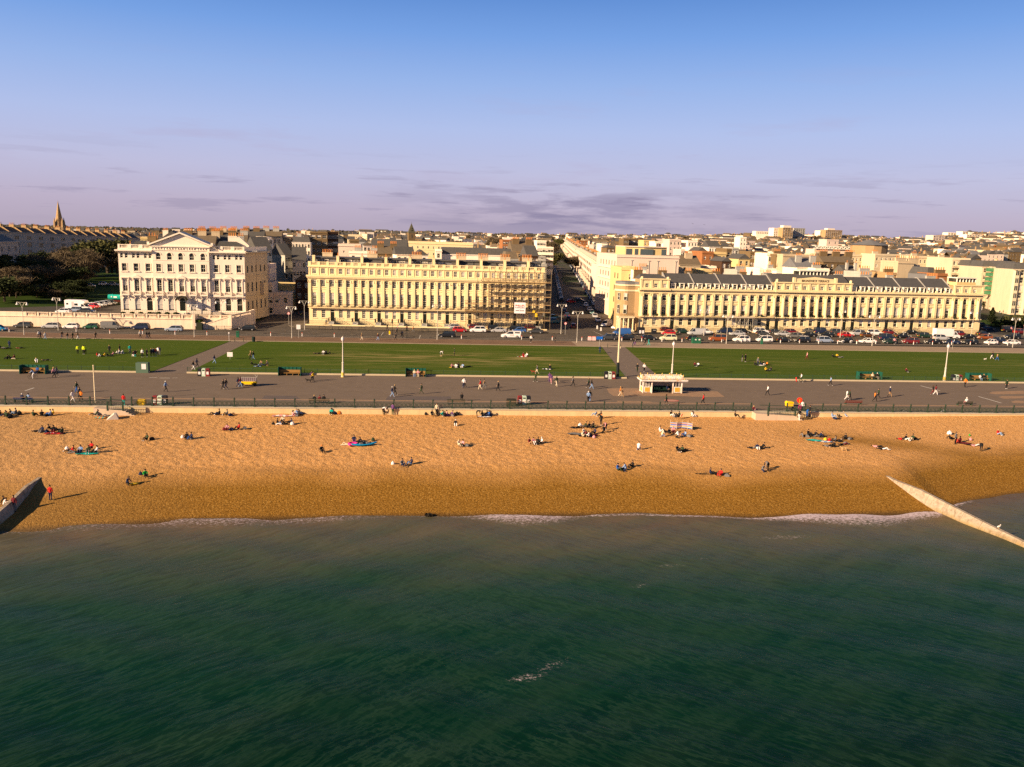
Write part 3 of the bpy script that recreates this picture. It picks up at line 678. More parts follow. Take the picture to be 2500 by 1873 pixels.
text('BRUNSWICK TERRACE',.95,rt,((sx0_+sx1_)/2,-.14,15.42),M('letter_dark',(.10,.07,.04)),sx=.95)
PME=MB();PME.box(-.38,.38,-.28,0,4.62,10.5);capital(PME,0,11.25,.72,0,-.18);PM=PME.mesh('pilaster',STC)
CM_=MB();CM_.lathe([(4.62,.62),(4.9,.62),(4.95,.52),(8,.50),(10.35,.43)],12,0,Matrix.Translation((0,-.42,0)));capital(CM_,0,11.25,.8,0,-.42);CM_.box(-.62,.62,-1.0,0,4.3,4.62);CMM=CM_.mesh('column',STC)
e=[(a+c)/2 for a,c in zip(cw,cw[1:])]
for i,x in enumerate(e):
    col=(i in (0,1)) or (15<=i<=22) or i>=NB-3
    ob('column' if col else 'pilaster',CMM if col else PM,rt,(x,0,0))
for x in (cw[0]-1.5,cw[2]+1.5,cw[15]-1.5,cw[23]+1.5,cw[NB-3]-1.5,cw[-1]+1.5): ob('column',CMM,rt,(x,.02,0))
# balconies
b=MB()
for x0,x1 in ((xp0+.5,xc0-.3),(xc1+.4,xp1-.6)): b.box(x0,x1,-1.2,0,4.4,4.56,1);railing(b,x0,x1,4.56,5.55,-1.14,0,.25)
for i in list(PAV)+list(CENB): c=cw[i];b.box(c-.85,c+.85,-.8,0,4.35,4.58,1);railing(b,c-.85,c+.85,4.58,5.3,-.75,0,.2)
ob('balcony',b.mesh('balcony',[IRON,STC]),rt)
# planting on balconies
def leafblob(b,x,y,z,r,n,rs,m=0,s=.14,fl=1.):
    for i in range(n):
        v=Vector((rs.gauss(0,1),rs.gauss(0,1),rs.gauss(0,1)));v.normalize();q=r*(.5+.5*rs.random())
        c=Vector((x+v.x*q,y+v.y*q,z+v.z*q*fl));a=Vector((rs.gauss(0,1),rs.gauss(0,1),rs.gauss(0,1))).normalized()*s;d=a.cross(v+Vector((.01,.02,.03)));d=d.normalized()*s if d.length>1e-5 else Vector((s,0,0))
        b.add([tuple(c-a-d),tuple(c+a-d),tuple(c+a+d),tuple(c-a+d)],[(0,1,2,3)],m)
LEAF=M('dark_leaf',(.035,.05,.015),var=.5,sc=1.5)
b=MB();rs=random.Random(4)
for i in list(PAV)+list(CENB)+[13,25]: leafblob(b,cw[i]+rs.uniform(-.5,.5),-.6,4.95,.4,60,rs,0,.09)
ob('balcony_plants',b.mesh('balcony_plants',LEAF),rt)
# mansard wings with dormers
SLB2=M('grey_slate',(.085,.08,.08),var=.3,sc=1.3,fine=.15,rough=.65)
b=MB();pw=MB();pz=MB();pz.prism([(.5,12.7),(.5,13.6),(6.2,17.25),(7.4,17.25),(7.4,12.7)],-.14,.14,'x');PWM=pz.mesh('party_wall',M('grey_party_wall',(.34,.31,.28)))
for x0,x1,ids in ((xp0,xc0,range(3,15)),(xc1,xp1,range(24,36))):
    b.add([(x0,.9,12.7),(x1,.9,12.7),(x1,1.7,14.2),(x0,1.7,14.2),(x0,6.3,17.0),(x1,6.3,17.0),(x0,12,14),(x1,12,14)],[(0,1,2,3),(3,2,5,4),(4,5,7,6)],0)
    b.box(x0,x1,1.5,1.85,14.05,14.25,0)
    n=len(ids)//3
    for k in range(n+1):
        x=x0+k*(x1-x0)/n
        ob('party_wall',PWM,rt,(x,0,0))
    for i in ids: pw.box(e[i]-.35,e[i]+.35,.0,.3,12.6,13.3)
b.add([(.2,1,15.2),(xp0-.2,1,15.2),(xp0-1.5,5,16.7),(1.5,5,16.7),(.2,9,15),(xp0-.2,9,15)],[(0,1,2,3),(3,2,5,4),(0,3,4),(1,5,2)],1)
b.add([(xc0,1.5,15),(xc1,1.5,15),(xc1,6,17.6),(xc0,6,17.6),(xc0,12,15),(xc1,12,15)],[(0,1,2,3),(3,2,5,4),(0,3,4),(1,5,2)],1)
ob('roof',b.mesh('roof',[SLB2,SLT]),rt);ob('parapet_blocks',pw.mesh('parapet_blocks',[STP]),rt)
dm=MB();dm.box(-.75,.75,-.05,.9,-.15,0,1);dm.box(-.75,-.58,-.05,.9,0,1.3,1);dm.box(.58,.75,-.05,.9,0,1.3,1);dm.box(-.85,.85,-.12,1.2,1.3,1.45,1);DMM=dm.mesh('dormer',[SLT,FRM])
for i in list(range(3,15))+list(range(24,36)):
    q=ob('dormer',DMM,rt,(cw[i],.75,12.85));window(q,-.58,0,1.16,1.3,1 if i%3 else 2,2,'dormer_window',None,0)
for x,y,w_,p in ((1.5,7,2.6,7),(xp0+.2,7,2.6,4),(xp0+9,8,2.2,4),(xp0+18,8,2.4,7),(xp0+27,8,2.2,5),(xc0+1,8,2.6,6),(xc1,8,3,8),(xc1+9,8,3.2,7),(xc1+18,8,2.4,5),(xp1-3,8,3.2,8)):
    chimney(rt,x,y,16.6,w_,.8,1.2,p,BRB if x<xc0 else GRY,'chimney')
# penthouse glasshouses
for x0,x1 in ((along('Z6',1360,760,6)[0],along('Z6',1700,760,6)[0]),(along('Z7',1270,830,3)[0],along('Z7',1500,830,3)[0])):
    y=5.5 if x0<xp1-5 else 2.2;z0=16.4 if x0<xp1-5 else 15.3
    b=MB();b.box(x0,x1,y,y+4,z0-1.5,z0+.9,0);b.box(x0-.3,x1+.3,y-.3,y+4.3,z0+2.1,z0+2.35,1);b.box(x0,x1,y+.3,y+4,z0+.9,z0+2.1,2)
    n=int((x1-x0)/1.1)
    for k in range(n+1): x=x0+k*(x1-x0)/n;b.box(x-.09,x+.09,y-.02,y+.3,z0+.9,z0+2.1,1)
    ob('penthouse',b.mesh('penthouse',[YEL,FRM,GL]),rt)
# front areas
b=MB();rl=MB();b.box(-.2,LT,-2.9,-2.7,0,.3,0)
prev=-.1
for i in rd:
    c=cw[i];b.box(c-.8,c+.8,-2.7,-.01,0,.6,1);railing(rl,prev,c-.9,.3,1.3,-2.8,0,.3);prev=c+.9
    for s in (-.9,.9): railing(rl,-2.7,0,.6,1.7,0,0,.3,Matrix.Translation((c+s,0,0))@Matrix.Rotation(PI/2,4,'Z'))
railing(rl,prev,LT,.3,1.3,-2.8,0,.3)
ob('steps',b.mesh('steps',[STC,GRY]),rt);ob('area_railing',rl.mesh('area_railing',IRON),rt)
# small entrance scaffold gantry on bays 9-11
x0,x1=along('Z6',440,1300)[0],along('Z6',745,1300)[0]
b=MB();
for i in range(7):
    x=x0+i*(x1-x0)/6
    for y in (-1.4,-2.6): b.tube((x,y,0),(x,y,4.8),.04,0,4)
for z in (2.2,4.4):
    for y in (-1.4,-2.6): b.tube((x0-.3,y,z),(x1+.3,y,z),.04,0,4)
for i in range(6): x=x0+i*(x1-x0)/6;b.tube((x,-2.6,0),(x+(x1-x0)/6,-2.6,2.2 if i%2 else 4.4),.03,0,4)
q=thing('scaffolding','low pale scaffold gantry against the ground floor of the right terrace','scaffolding',(A.x,A.y,.12),ang)
ob('poles',b.mesh('poles',M('galvanised_pole',(.45,.40,.33),rough=.5)),q)
b=MB();b.box(x0-.4,x1+.4,-2.8,-1.3,4.4,4.75);ob('boards',b.mesh('boards',M('pale_board',(.55,.45,.33),var=.3,sc=2)),q)
# ---- corner house with brick bow and portico (west return)
ch=thing('corner_house','yellow brick corner house with rounded bow and small columned porch facing the avenue','house',(A.x,A.y,.12),ang)
b=MB();bow=[(-.05,.3),(-.05,14.6),(-2.6,14.6)]+[(-2.6-2.2*math.sin(a*PI/10),9.0+(-5.6)*math.cos(a*PI/10)*-1+0) for a in range(0,1)]
pts=[(-.05,.5),(-1.2,.9)]+[(-3.4+2.6*math.cos(a)-0*a,4.6+3.7*math.sin(a)) for a in [(-PI/2)-k*PI/10 for k in range(11)]]+[(-.05,8.6)]
b.prism(pts,0,13.2,'z',0);b.prism([(p[0]*1.03-.02,(p[1]-4.6)*1.05+4.6) for p in pts],11.6,12.1,'z',1);b.prism([(p[0]*1.03-.02,(p[1]-4.6)*1.05+4.6) for p in pts],13.2,13.6,'z',1)
ob('wall',b.mesh('wall',[BRY,STP]),ch)
b=MB();b.prism([(p[0],(p[1]-4.6)*.9+4.6) for p in pts],13.6,14.4,'z');ob('roof',b.mesh('roof',LED),ch)
for z,h in ((9,2.1),(5,2.6),(1.5,2.4)):
    window(ch,-5.95,z,1.1,h,1,2,'window',0,3.0,-PI*.42)
    window(ch,-4.6,z,1.0,h,1,2,'window',1,1.05,-PI*.14)
b=MB();b.box(-6.6,-1.6,-1.3,.9,3.9,4.4,0);b.box(-6.6,-1.6,-1.3,.9,-.1,.35,0)
for x,y in ((-6.3,-1),(-4.9,-1),(-3.4,-1),(-2,-1),(-6.3,.5)): b.cyl(x,y,.35,3.9,.24,.2,8,0)
ob('porch',b.mesh('porch',STP),ch);b=MB();railing(b,-6.5,-1.7,4.4,5.4,-1.2,0,.25);ob('porch_railing',b.mesh('porch_railing',IRON),ch)
# ================================================================== white hotel
W=33.0;A=Vector((-87.2,241.8));ang=math.radians(7)
ht=thing('hotel_building','big pinkish white stucco seafront building with a wide triangular pediment','building',(A.x,A.y,2.5),ang)
def hx(x,y=900): 
    d=ray(*nat('ZH',x,y));ca,sa=math.cos(ang),math.sin(ang);n=Vector((-sa,ca));k=A.dot(n)/(d.x*n.x+d.y*n.y);P=Vector((d.x*k,d.y*k))-A;return P.x*ca+P.y*sa
hc=[hx(x,530) for x in (180,332,485,625,768,912,1053,1197,1358,1503,1650)]
X0,X1=hx(545,500),hx(1273,500);W=hx(1735,900)
ops=[]
for i,c in enumerate(hc):
    ops+= [(c-.62,c+.62,6.3,9.6),(c-.62,c+.62,11.9,14.0),(c-.75,c+.75,.9,4.5,True)]
    if 3<=i<=7: ops.append((c-.62,c+.62,15.2,17.1,True))
    else: ops+=[(c-.95,c-.2,15.5,16.8),(c+.25,c+1.0,15.5,16.8)]
b=MB()
for x0,x1,yy,zt in ((0,X0,0,17.4),(X0,X1,-.35,19.0),(X1,W,.25,17.4)):
    facade(b,x0,x1,-.6,zt,[o for o in ops if x0<o[0]<x1],0,y=yy,t=.32)
b.prism([(0,.55),(W-.1,.55),(W+4.6,16.5),(W+1,30),(0,30)],-.6,17.4,'z',0);b.box(X0,X1,-.03,6,15,19,0)
ob('wall',b.mesh('wall',[WHT]),ht)
hd=[2,5,8]
AWM=MB();aw=[]
for i in range(9): aw.append((.62+.62*math.cos(PI-i*PI/8),1.25+.62*math.sin(PI-i*PI/8)))
pn=MB();pn.add([(x,.2,z) for x,z in [(0,0)]+aw+[(1.24,0)]],[tuple(range(11))]);PNM=pn.mesh('pane',[GL])
pf=MB();pf.box(0,.06,.1,.18,0,1.3);pf.box(1.18,1.24,.1,.18,0,1.3);pf.box(0,1.24,.09,.17,.8,.88);pf.box(0,1.24,.1,.18,0,.06)
for (x,z),(x2,z2) in zip(aw,aw[1:]): pf.tube((x,.14,z),(x2,.14,z2),.045,0,4)
AFM=pf.mesh('window_frame',FRM)
cs=[]
cb=MB();cb.box(-1.05,1.05,-.75,0,0,.22);cb.box(-1.05,-.8,-.75,-.5,.22,1.15);cb.box(.8,1.05,-.75,-.5,.22,1.15);balusters(cb,-.8,.8,.22,1.15,-.72,-.54,0,.3)
for s in (-1,1): cb.box(s*.8-.1,s*.8+.1,-.6,0,-.5,0);cb.box(s*.95-.08,s*.95+.08,-.5,0,.22,1.1)
CBM=cb.mesh('balcony',WHT)
sb=MB()
for i,c in enumerate(hc):
    yy=-.35 if 3<=i<=7 else (.25 if i>7 else 0)
    window(ht,c-.62,6.3,1.24,3.3,2,3,'balcony_window',WR.choice([0,1,1]),yy);window(ht,c-.62,11.9,1.24,2.1,1 if i<3 or i==8 else 2,2,'upper_window',0,yy)
    if 3<=i<=7: q=ob('arched_window',AFM,ht,(c-.62,yy,15.2));ob('pane',PNM,q)
    else:
        for dx in (-.95,.25): window(ht,c+dx,15.5,.75,1.3,1,2,'attic_window',0,yy)
    if i in hd: door(ht,c-.75,.9,1.5,3.6,yy,.9)
    else: window(ht,c-.75,.9,1.5,3.6,1,2,'ground_window',2 if i<8 else 0,yy)
    ob('balcony',CBM,ht,(c,yy,5.2))
    # surrounds
    for s in (-1,1): sb.box(c+s*.78-.12,c+s*.78+.12,yy-.14,yy,6.3,9.7);sb.box(c+s*.74-.07,c+s*.74+.07,yy-.06,yy,11.9,14.1);sb.box(c+s*.92-.1,c+s*.92+.1,yy-.4,yy,9.5,10.0)
    sb.box(c-1.1,c+1.1,yy-.42,yy,10.0,10.2);sb.box(c-.95,c+.95,yy-.2,yy,11.65,11.85)
    if i in (1,5,9): sb.prism([(c-1.2,10.2),(c+1.2,10.2),(c,10.85)],yy-.42,yy,'y')
    for a in range(12):
        t0,t1=PI*a/12,PI*(a+1)/12;sb.prism([(c+.85*math.cos(t0),3.75+.85*math.sin(t0)),(c+1.0*math.cos(t0),3.75+1.0*math.sin(t0)),(c+1.0*math.cos(t1),3.75+1.0*math.sin(t1)),(c+.85*math.cos(t1),3.75+.85*math.sin(t1))],yy-.12,yy,'y')
    if 3<=i<=7:
        for a in range(8):
            t0,t1=PI*a/8,PI*(a+1)/8;sb.prism([(c+.72*math.cos(t0),16.45+.72*math.sin(t0)),(c+.86*math.cos(t0),16.45+.86*math.sin(t0)),(c+.86*math.cos(t1),16.45+.86*math.sin(t1)),(c+.72*math.cos(t1),16.45+.72*math.sin(t1))],yy-.1,yy,'y')
        for dx in (-.7,0,.7): sb.ball(c+dx,yy-.02,18.3,.24,0,8,4)
    else:
        for dx in (-1.35,0,1.3): sb.prism([(yy,16.6),(yy-.7,17.4),(yy,17.4)],c+dx-.13,c+dx+.13,'x')
sb.box(0,W,-.5,.25,4.95,5.18);sb.box(-.1,W+.1,-.12,.25,-.6,.6)
for x0,x1,yy in ((-.4,X0,0),(X1,W+.4,.25)): sb.box(x0-.3,x1,yy-1.1,yy+.3,17.4,17.75);sb.box(x0-.1,x1,yy-.7,yy+.3,17.2,17.4);sb.box(x0+.3,x1,yy+.0,yy+.3,17.75,18.1)
sb.box(X0-.1,X1+.1,-.5,0,17.75,17.9);sb.box(X0-.3,X1+.3,-.75,0,18.75,19.05);sb.box(X0,X1,-.42,0,15.0,15.1)
for i in range(6): x=X0+(i)*(X1-X0)/5;sb.box(x-.2,x+.2,-.45,-.3,17.9,18.75)
ob('mouldings',sb.mesh('mouldings',WHT),ht)
b=MB();xm=(X0+X1)/2;b.prism([(X0-.5,19.05),(X1+.5,19.05),(xm,22.35)],-.3,8,'y',0)
for s in (-1,1):
    x=xm+s*((X1-X0)/2+.9);b.prism([(x,19.05),(x,19.45),(xm,22.95),(xm,22.5)] if s<0 else [(xm,22.5),(xm,22.95),(x,19.45),(x,19.05)],-1.0,8.2,'y',0)
    b.box(x-.3,x+.3,-.6,.2,19.3,20.1)
ob('pediment',b.mesh('pediment',WHT),ht)
b=MB()
for x0,x1,yy in ((0,X0,0),(X1,W,.25)):
    n=3
    for k in range(n): u0=x0+k*(x1-x0)/n;u1=x0+(k+1)*(x1-x0)/n;balusters(b,u0+.5,u1-.5,18.1,19.2,yy,yy+.25,0,.32);b.box(u0,u0+.5,yy-.05,yy+.35,18.1,19.25);b.box(u1-.5,u1,yy-.05,yy+.35,18.1,19.25)
TS=Matrix.Translation((W,.25,0))@Matrix.Rotation(math.radians(72.5),4,'Z')
b.box(0,17,0,.3,18.0,19.2,0,TS)
ob('parapet',b.mesh('parapet',WHT),ht)
sd_=MB();so_=[]
for k in range(5):
    for za,zb in ((1,3.6),(6.3,9),(11.9,13.8)): so_.append((1.4+k*3.2,2.5+k*3.2,za,zb))
facade(sd_,0,17.2,-2,17.3,so_,0,T=TS);sd_.box(-.2,17.5,-.9,.3,17.4,17.8,0,TS);sd_.box(0,17.2,-.15,0,4.9,5.2,0,TS);sd_.box(0,17.2,-.1,0,10.8,11.0,0,TS);sd_.box(8.4,8.9,-.1,0,-1,17.3,0,TS)
for o in so_: sd_.quad((o[0],.2,o[2]),(o[1],.2,o[2]),(o[1],.2,o[3]),(o[0],.2,o[3]),1,TS)
for k in (2,): sd_.box(11,14,-1.1,0,5,8.5,0,TS)
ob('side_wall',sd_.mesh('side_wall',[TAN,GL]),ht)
b=MB();b.box(.3,W-.3,.9,28,17.4,18.0,0);b.prism([(X1+1,17.9),(W+1,17.9),(W-2.5,20.6),(X1+2.5,20.6)],3,16,'y',0);b.prism([(X1+7.2,17.9),(X1+10.5,17.9),(X1+10.5,19.6),(X1+8,21.9),(X1+7.2,21.9)],4,6,'y',1);b.prism([(1,17.9),(X0,17.9),(X0-2,20),(3,20)],8,16,'y',0)
ob('roof',b.mesh('roof',[SLT,WHT]),ht)
chimney(ht,X1+6,4.5,20,2.4,1,2.2,4,WHT,'chimney');chimney(ht,W-1.5,8,19,1.6,1,3.2,3,GRY,'chimney');chimney(ht,X0-1.5,9,19,2.2,1,2.6,3,BRB,'chimney');chimney(ht,2,6,18,.6,.5,1.2,1,WHT,'chimney')
# barrel canopy over the entrance
c=hc[5];b=MB();n=10
pr_=[(c+1.45*math.cos(a*PI/n),4.0+1.3*math.sin(a*PI/n)) for a in range(n+1)]
b.prism(pr_+[(c-1.3,4.0)]+[(c-1.35*math.cos(a*PI/n),4.0+1.2*math.sin(a*PI/n)) for a in range(0,n+1)],-3.2,-.4,'y',0)
for s in (-1.35,1.35): b.tube((c+s,-3.1,-.3),(c+s,-3.1,4.1),.06,1)
ob('entrance_canopy',b.mesh('entrance_canopy',[M('canopy_green',(.035,.045,.02),rough=.5),IRON]),ht)
b=MB();b.box(c-1.3,c+1.3,-2.2,-.36,-.5,.5);b.box(hc[2]-1,hc[2]+1,-1.8,0,-.4,.6);b.box(hc[8]-1,hc[8]+1,-1.6,.25,-.4,.6)
ob('steps',b.mesh('steps',WHT),ht)
b=MB();railing(b,.3,c-1.4,.2,1.2,-1.7,0,.5);railing(b,c+1.5,W-.4,.2,1.2,-1.7,0,.5);ob('area_railing',b.mesh('area_railing',IRON),ht)
rs=random.Random(8);b=MB()
for k in range(7):
    x=1+k*2.3;leafblob(b,x,-2.3,.3,.75,240,rs,0,.12,.6)
tag(ob('hedge',b.mesh('hedge',LEAF),None,(A.x,A.y,2.5),ang),'clipped dark hedge in front of the white pedimented building','hedge')
# balustraded retaining wall
bw=thing('balustrade_wall','pinkish cream retaining wall topped by a stone balustrade below the white building','wall',(0,0,0))
WM=M('retaining_wall_stucco',(.80,.62,.46),var=.12,sc=.6,streak=.25,fine=.05)
b=MB();b.box(XL,-63.6,228.2,228.7,-.1,2.6);b.box(XL,-63.5,228.0,228.8,2.6,2.78)
b.box(-64.2,-63.4,227.9,228.8,0,3.95);b.box(-63.9,-63.5,228.7,231.4,-.1,3.6);b.box(-63.9,-55,231.4,231.8,-.1,2.6);ob('wall',b.mesh('wall',WM),bw)
b=MB()
for k in range(8): x=-63.9-k*3.05;balusters(b,x-2.6,x-.3,2.78,3.85,228.2,228.6,0,.31)
for k in range(14): x=-63.9-k*3.05;b.box(x-3.05,x-2.6,228.1,228.75,2.78,3.88)
for k in range(8,14): x=-63.9-k*3.05;balusters(b,x-2.6,x-.3,2.78,3.85,228.2,228.6,0,.31)
b.box(XL,-106.6,228.2,228.6,2.78,3.85)
ob('balustrade',b.mesh('balustrade',WM),bw);b=MB()
for k in range(3): balusters(b,-63.2+k*2.9,-60.7+k*2.9,2.6,3.6,231.45,231.75,0,.31);b.box(-60.7+k*2.9,-60.3+k*2.9,231.4,231.8,2.6,3.65)
ob('rear_balustrade',b.mesh('balustrade',WM),bw)
st=thing('staircase','stone staircase with sloping parapets climbing right up to the white building','staircase',(0,0,0))
b=MB()
for k in range(14): x=-60.9+k*.47;b.box(x,x+.47,228.6,231.2,0,.18*(k+1))
ob('steps',b.mesh('steps',M('step_stone',(.45,.36,.27))),st)
b=MB();b.box(-61.9,-60.9,227.9,228.8,0,1.9);b.prism([(-60.9,0),(-60.9,1.3),(-54.4,3.5),(-54.4,0)],228.2,228.6,'y');b.prism([(-60.9,1.3),(-60.9,1.5),(-54.4,3.72),(-54.4,3.5)],228.1,228.7,'y')
b.prism([(-60.9,1.3),(-60.9,1.5),(-54.4,3.72),(-54.4,3.5)],230.9,231.3,'y');b.box(-54.6,-53.9,228,228.8,0,3.9);ob('parapet',b.mesh('parapet',WM),st)
sw=thing('balustrade_wall','tall shaded garden wall with short balustrade between staircase and side street','wall',(-54.3,228.6,0),math.atan2(15.3,3.1))
b=MB();b.box(0,15.6,0,.4,-.1,2.9);b.box(13,14.9,-.1,.5,2.9,4.1);b.box(15.0,15.8,-.15,.55,-.1,4.2);b.box(0,12.9,-.05,.45,3.75,3.95);b.box(0,.5,0,.4,2.9,3.75);b.box(6,6.6,0,.4,2.9,3.75);balusters(b,.5,6,2.9,3.75,.05,.35,0,.35);balusters(b,6.6,12.9,2.9,3.75,.05,.35,0,.35)
ob('wall',b.mesh('wall',WM),sw)
# ================================================================== generic buildings
def roofmesh(kind,w,d,h,m=0,b=None,ov=.3):
    b=b or MB()
    if kind=='flat': b.box(.3,w-.3,.3,d-.3,h-.2,h+.1,m)
    elif kind=='gable': # ridge along x
        b.add([(-ov,-ov,h-.1),(w+ov,-ov,h-.1),(w+ov,d/2,h+d*.32),(-ov,d/2,h+d*.32),(-ov,d+ov,h-.1),(w+ov,d+ov,h-.1)],[(0,1,2,3),(3,2,5,4),(0,3,4),(1,5,2)],m)
    elif kind=='front': # gable faces front
        b.add([(-ov,-ov,h-.1),(-ov,d,h-.1),(w/2,d,h+w*.38),(w/2,-ov,h+w*.38),(w+ov,d,h-.1),(w+ov,-ov,h-.1)],[(0,3,2,1),(3,5,4,2),(0,5,3)],m)
    elif kind=='hip':
        r=min(w,d)*.5;b.add([(-ov,-ov,h-.1),(w+ov,-ov,h-.1),(w+ov,d+ov,h-.1),(-ov,d+ov,h-.1),(r,d/2,h+r*.75),(max(r+.1,w-r),d/2,h+r*.75)],[(0,1,5,4),(1,2,5),(2,3,4,5),(3,0,4)],m)
    elif kind=='mansard':
        q=1.2;b.add([(0,.2,h),(w,.2,h),(w-q*.6,q,h+2.6),(q*.6,q,h+2.6),(0,d,h),(w,d,h),(w-q*.6,d-q,h+2.6),(q*.6,d-q,h+2.6)],[(0,1,2,3),(1,5,6,2),(5,4,7,6),(4,0,3,7),(3,2,6,7)],m)
    return b
def building(name,label,cat,x,y,rz,w,d,z0,h,wm,roof='flat',rm=None,rows=3,cols=4,ww=1.1,wh=1.7,parts=True,side=0,chs=(),par=.7,band=None,group=None,sidem=None,fl=None,balc=False,bays=False):
    T=thing(name,label,cat,(x,y,z0),rz,group);fh=(h-.6)/rows if fl is None else fl;b=MB();ops=[]
    for r in range(rows):
        for c in range(cols): xc=(c+.5)*w/cols;z=h-(r+1)*fh+.35*fh*.6;ops.append((xc-ww/2,xc+ww/2,z,z+min(wh,fh*.72)))
    facade(b,0,w,-6,h,ops,0);b.box(.0,w,.32,d,-6,h,2 if sidem else 0)
    if par and roof=='flat': b.box(-.05,w+.05,-.05,.3,h,h+par,0);b.box(-.05,.25,.3,d,h,h+par,0);b.box(w-.25,w+.05,.3,d,h,h+par,0);b.box(.25,w-.25,d-.3,d,h,h+par,0)
    b.box(-.2,w+.2,-.25,.0,h-.25,h+.03,0)
    if band:
        for r in range(1,rows): b.box(-.05,w+.05,-.1,0,h-r*fh-.1,h-r*fh+.08,0)
    if bays:
        for c in range(0,cols,2): xc=(c+.5)*w/cols;b.prism([(xc-1.4,0),(xc-.8,-.9),(xc+.8,-.9),(xc+1.4,0)],-6,h-.5,'z',0);[(b.quad((xc-.62,-.93,h-(r+1)*fh+.35*fh*.6),(xc+.62,-.93,h-(r+1)*fh+.35*fh*.6),(xc+.62,-.93,h-(r+1)*fh+.35*fh*.6+1.9),(xc-.62,-.93,h-(r+1)*fh+.35*fh*.6+1.9),1),b.box(xc-.04,xc+.04,-.96,-.94,h-(r+1)*fh+.35*fh*.6,h-(r+1)*fh+.35*fh*.6+1.9,3)) for r in range(rows)]
    if not parts:
        for o in ops: b.quad((o[0],.18,o[2]),(o[1],.18,o[2]),(o[1],.18,o[3]),(o[0],.18,o[3]),1);b.box(o[0],o[1],.12,.17,(o[2]+o[3])/2-.05,(o[2]+o[3])/2+.05,3)
    if side:
        n=max(1,int(d/4))
        for r in range(rows):
            for c in range(n):
                yc=(c+.5)*d/n;z=h-(r+1)*fh+.35*fh*.6
                for xx,s in ((-.02,0),(w+.02,1)):
                    if side&(1<<s): q=[(xx,yc-.5,z),(xx,yc+.5,z),(xx,yc+.5,z+1.5),(xx,yc-.5,z+1.5)];b.add(q if s else q[::-1],[(0,1,2,3)],1)
    ob('wall',b.mesh('wall',[wm,GLL if not parts else GL,sidem or wm,FRM]),T)
    if parts:
        for o in ops: window(T,o[0],o[2],o[1]-o[0],o[3]-o[2],1,2)
    if roof: ob('roof',roofmesh(roof,w,d,h).mesh('roof',rm or SLT),T)
    if balc:
        bb=MB()
        for r in range(1,rows): bb.box(.1,w-.1,-1.2,0,h-(r+0)*fh-.9,h-r*fh-.75,0);railing(bb,.1,w-.1,h-r*fh-.75,h-r*fh+.2,-1.1,0,.4)
        ob('balconies',bb.mesh('balconies',IRON if balc==1 else wm),T)
    hh={'flat':.2,'gable':d*.25,'front':w*.2,'hip':1.5,'mansard':2.6,None:0}[roof]
    for (cx,cy,cw_,n) in chs: chimney(T,cx,cy,h+hh+.3,cw_,.9,1.4,n,GRY if wm in (WHT,PNK) and cx>1 else (BRB if wm.name.endswith('brick') else wm),'chimney',0 if cx>.9 else PI/2)
    return T
def nb(z_,xl,xr,yt,Y,wm,roof,rows,cols,label,d=11,name='house',cat='house',dh=0,rot=.1,ref=None,**k):
    """building whose front spans the given image columns at distance Y, eaves at image row yt"""
    a,za=HZ(z_,xl,yt,Y);c,_=HZ(z_,xr,yt,Y);w=(c-a)/math.cos(rot);z0=ground(a,Y)
    zt,=[za]
    h=max(5,zt-z0);fh=min(3.4,h/rows)
    return building(name,label,cat,a,Y,rot,w,d,zt-h,h,wm,roof,k.pop('rm',None),rows,cols,fl=fh,**k)
ZZ='ZQ'
# around the side street
nb('ZQ',672,810,625,274,PNK,'flat',5,1,'narrow pinkish annexe directly behind the big white building','11' and 12,rot=.0,side=2,parts=False)
nb('ZQ',735,858,925,270,PNK,'flat',3,2,'low pinkish rendered extension at the foot of the annexe',10,rot=0)
nb('ZQ',862,1272,945,285,YEL,'flat',1,4,'long low cream workshop with flat roof in the shaded side street',8,rot=.0,sidem=None,rm=LED,name='workshop',cat='building',wh=1.2)
nb('ZQ',862,1155,1095,272,PNK,'flat',1,2,'single storey white garage in the side street',6,rot=0,name='garage',cat='garage')
nb('ZQ',1250,1500,850,282,BRD,'front',2,2,'dark brick house with a white edged gable beside the cream terrace',12,rot=0.05,rm=SLB)
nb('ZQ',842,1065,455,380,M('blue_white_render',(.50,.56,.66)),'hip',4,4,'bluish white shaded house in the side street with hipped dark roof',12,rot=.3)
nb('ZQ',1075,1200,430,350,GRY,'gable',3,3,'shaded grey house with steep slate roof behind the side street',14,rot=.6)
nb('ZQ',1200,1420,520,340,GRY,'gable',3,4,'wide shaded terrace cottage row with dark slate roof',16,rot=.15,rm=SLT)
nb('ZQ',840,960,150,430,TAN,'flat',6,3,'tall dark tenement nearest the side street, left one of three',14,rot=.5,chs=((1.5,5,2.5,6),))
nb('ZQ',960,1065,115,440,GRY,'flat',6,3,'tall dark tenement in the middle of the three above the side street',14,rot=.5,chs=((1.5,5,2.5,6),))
nb('ZQ',1065,1195,140,450,TAN,'flat',6,3,'tall dark tenement with bay windows, right one of three',14,rot=.5,bays=True)
nb('ZQ',600,830,330,320,GRY,'gable',4,4,'dark slate roofed house between the white building and the bluish house',14,rot=.5)
nb('ZQ',720,835,150,400,WHT,'flat',5,3,'shaded pale building with white bays above the side street',12,rot=.5,bays=True)
nb('ZQ',1195,1500,215,420,WHT,'mansard',3,6,'white italianate house with dormers left of the brown flats',12,rot=.05,wh=1.8,chs=((3,5,2,3),))
fl_=nb('Z3',575,795,258,430,BRB,'flat',6,3,'tall brown brick block of flats with white windows',16,'apartment_block','building',rot=.1,ww=2,wh=1.6,chs=())
nb('Z3',800,935,262,433,BRD,'flat',6,2,'darker right wing of the tall brown block of flats',14,'apartment_block','building',rot=.35,ww=2.6,wh=1.8)
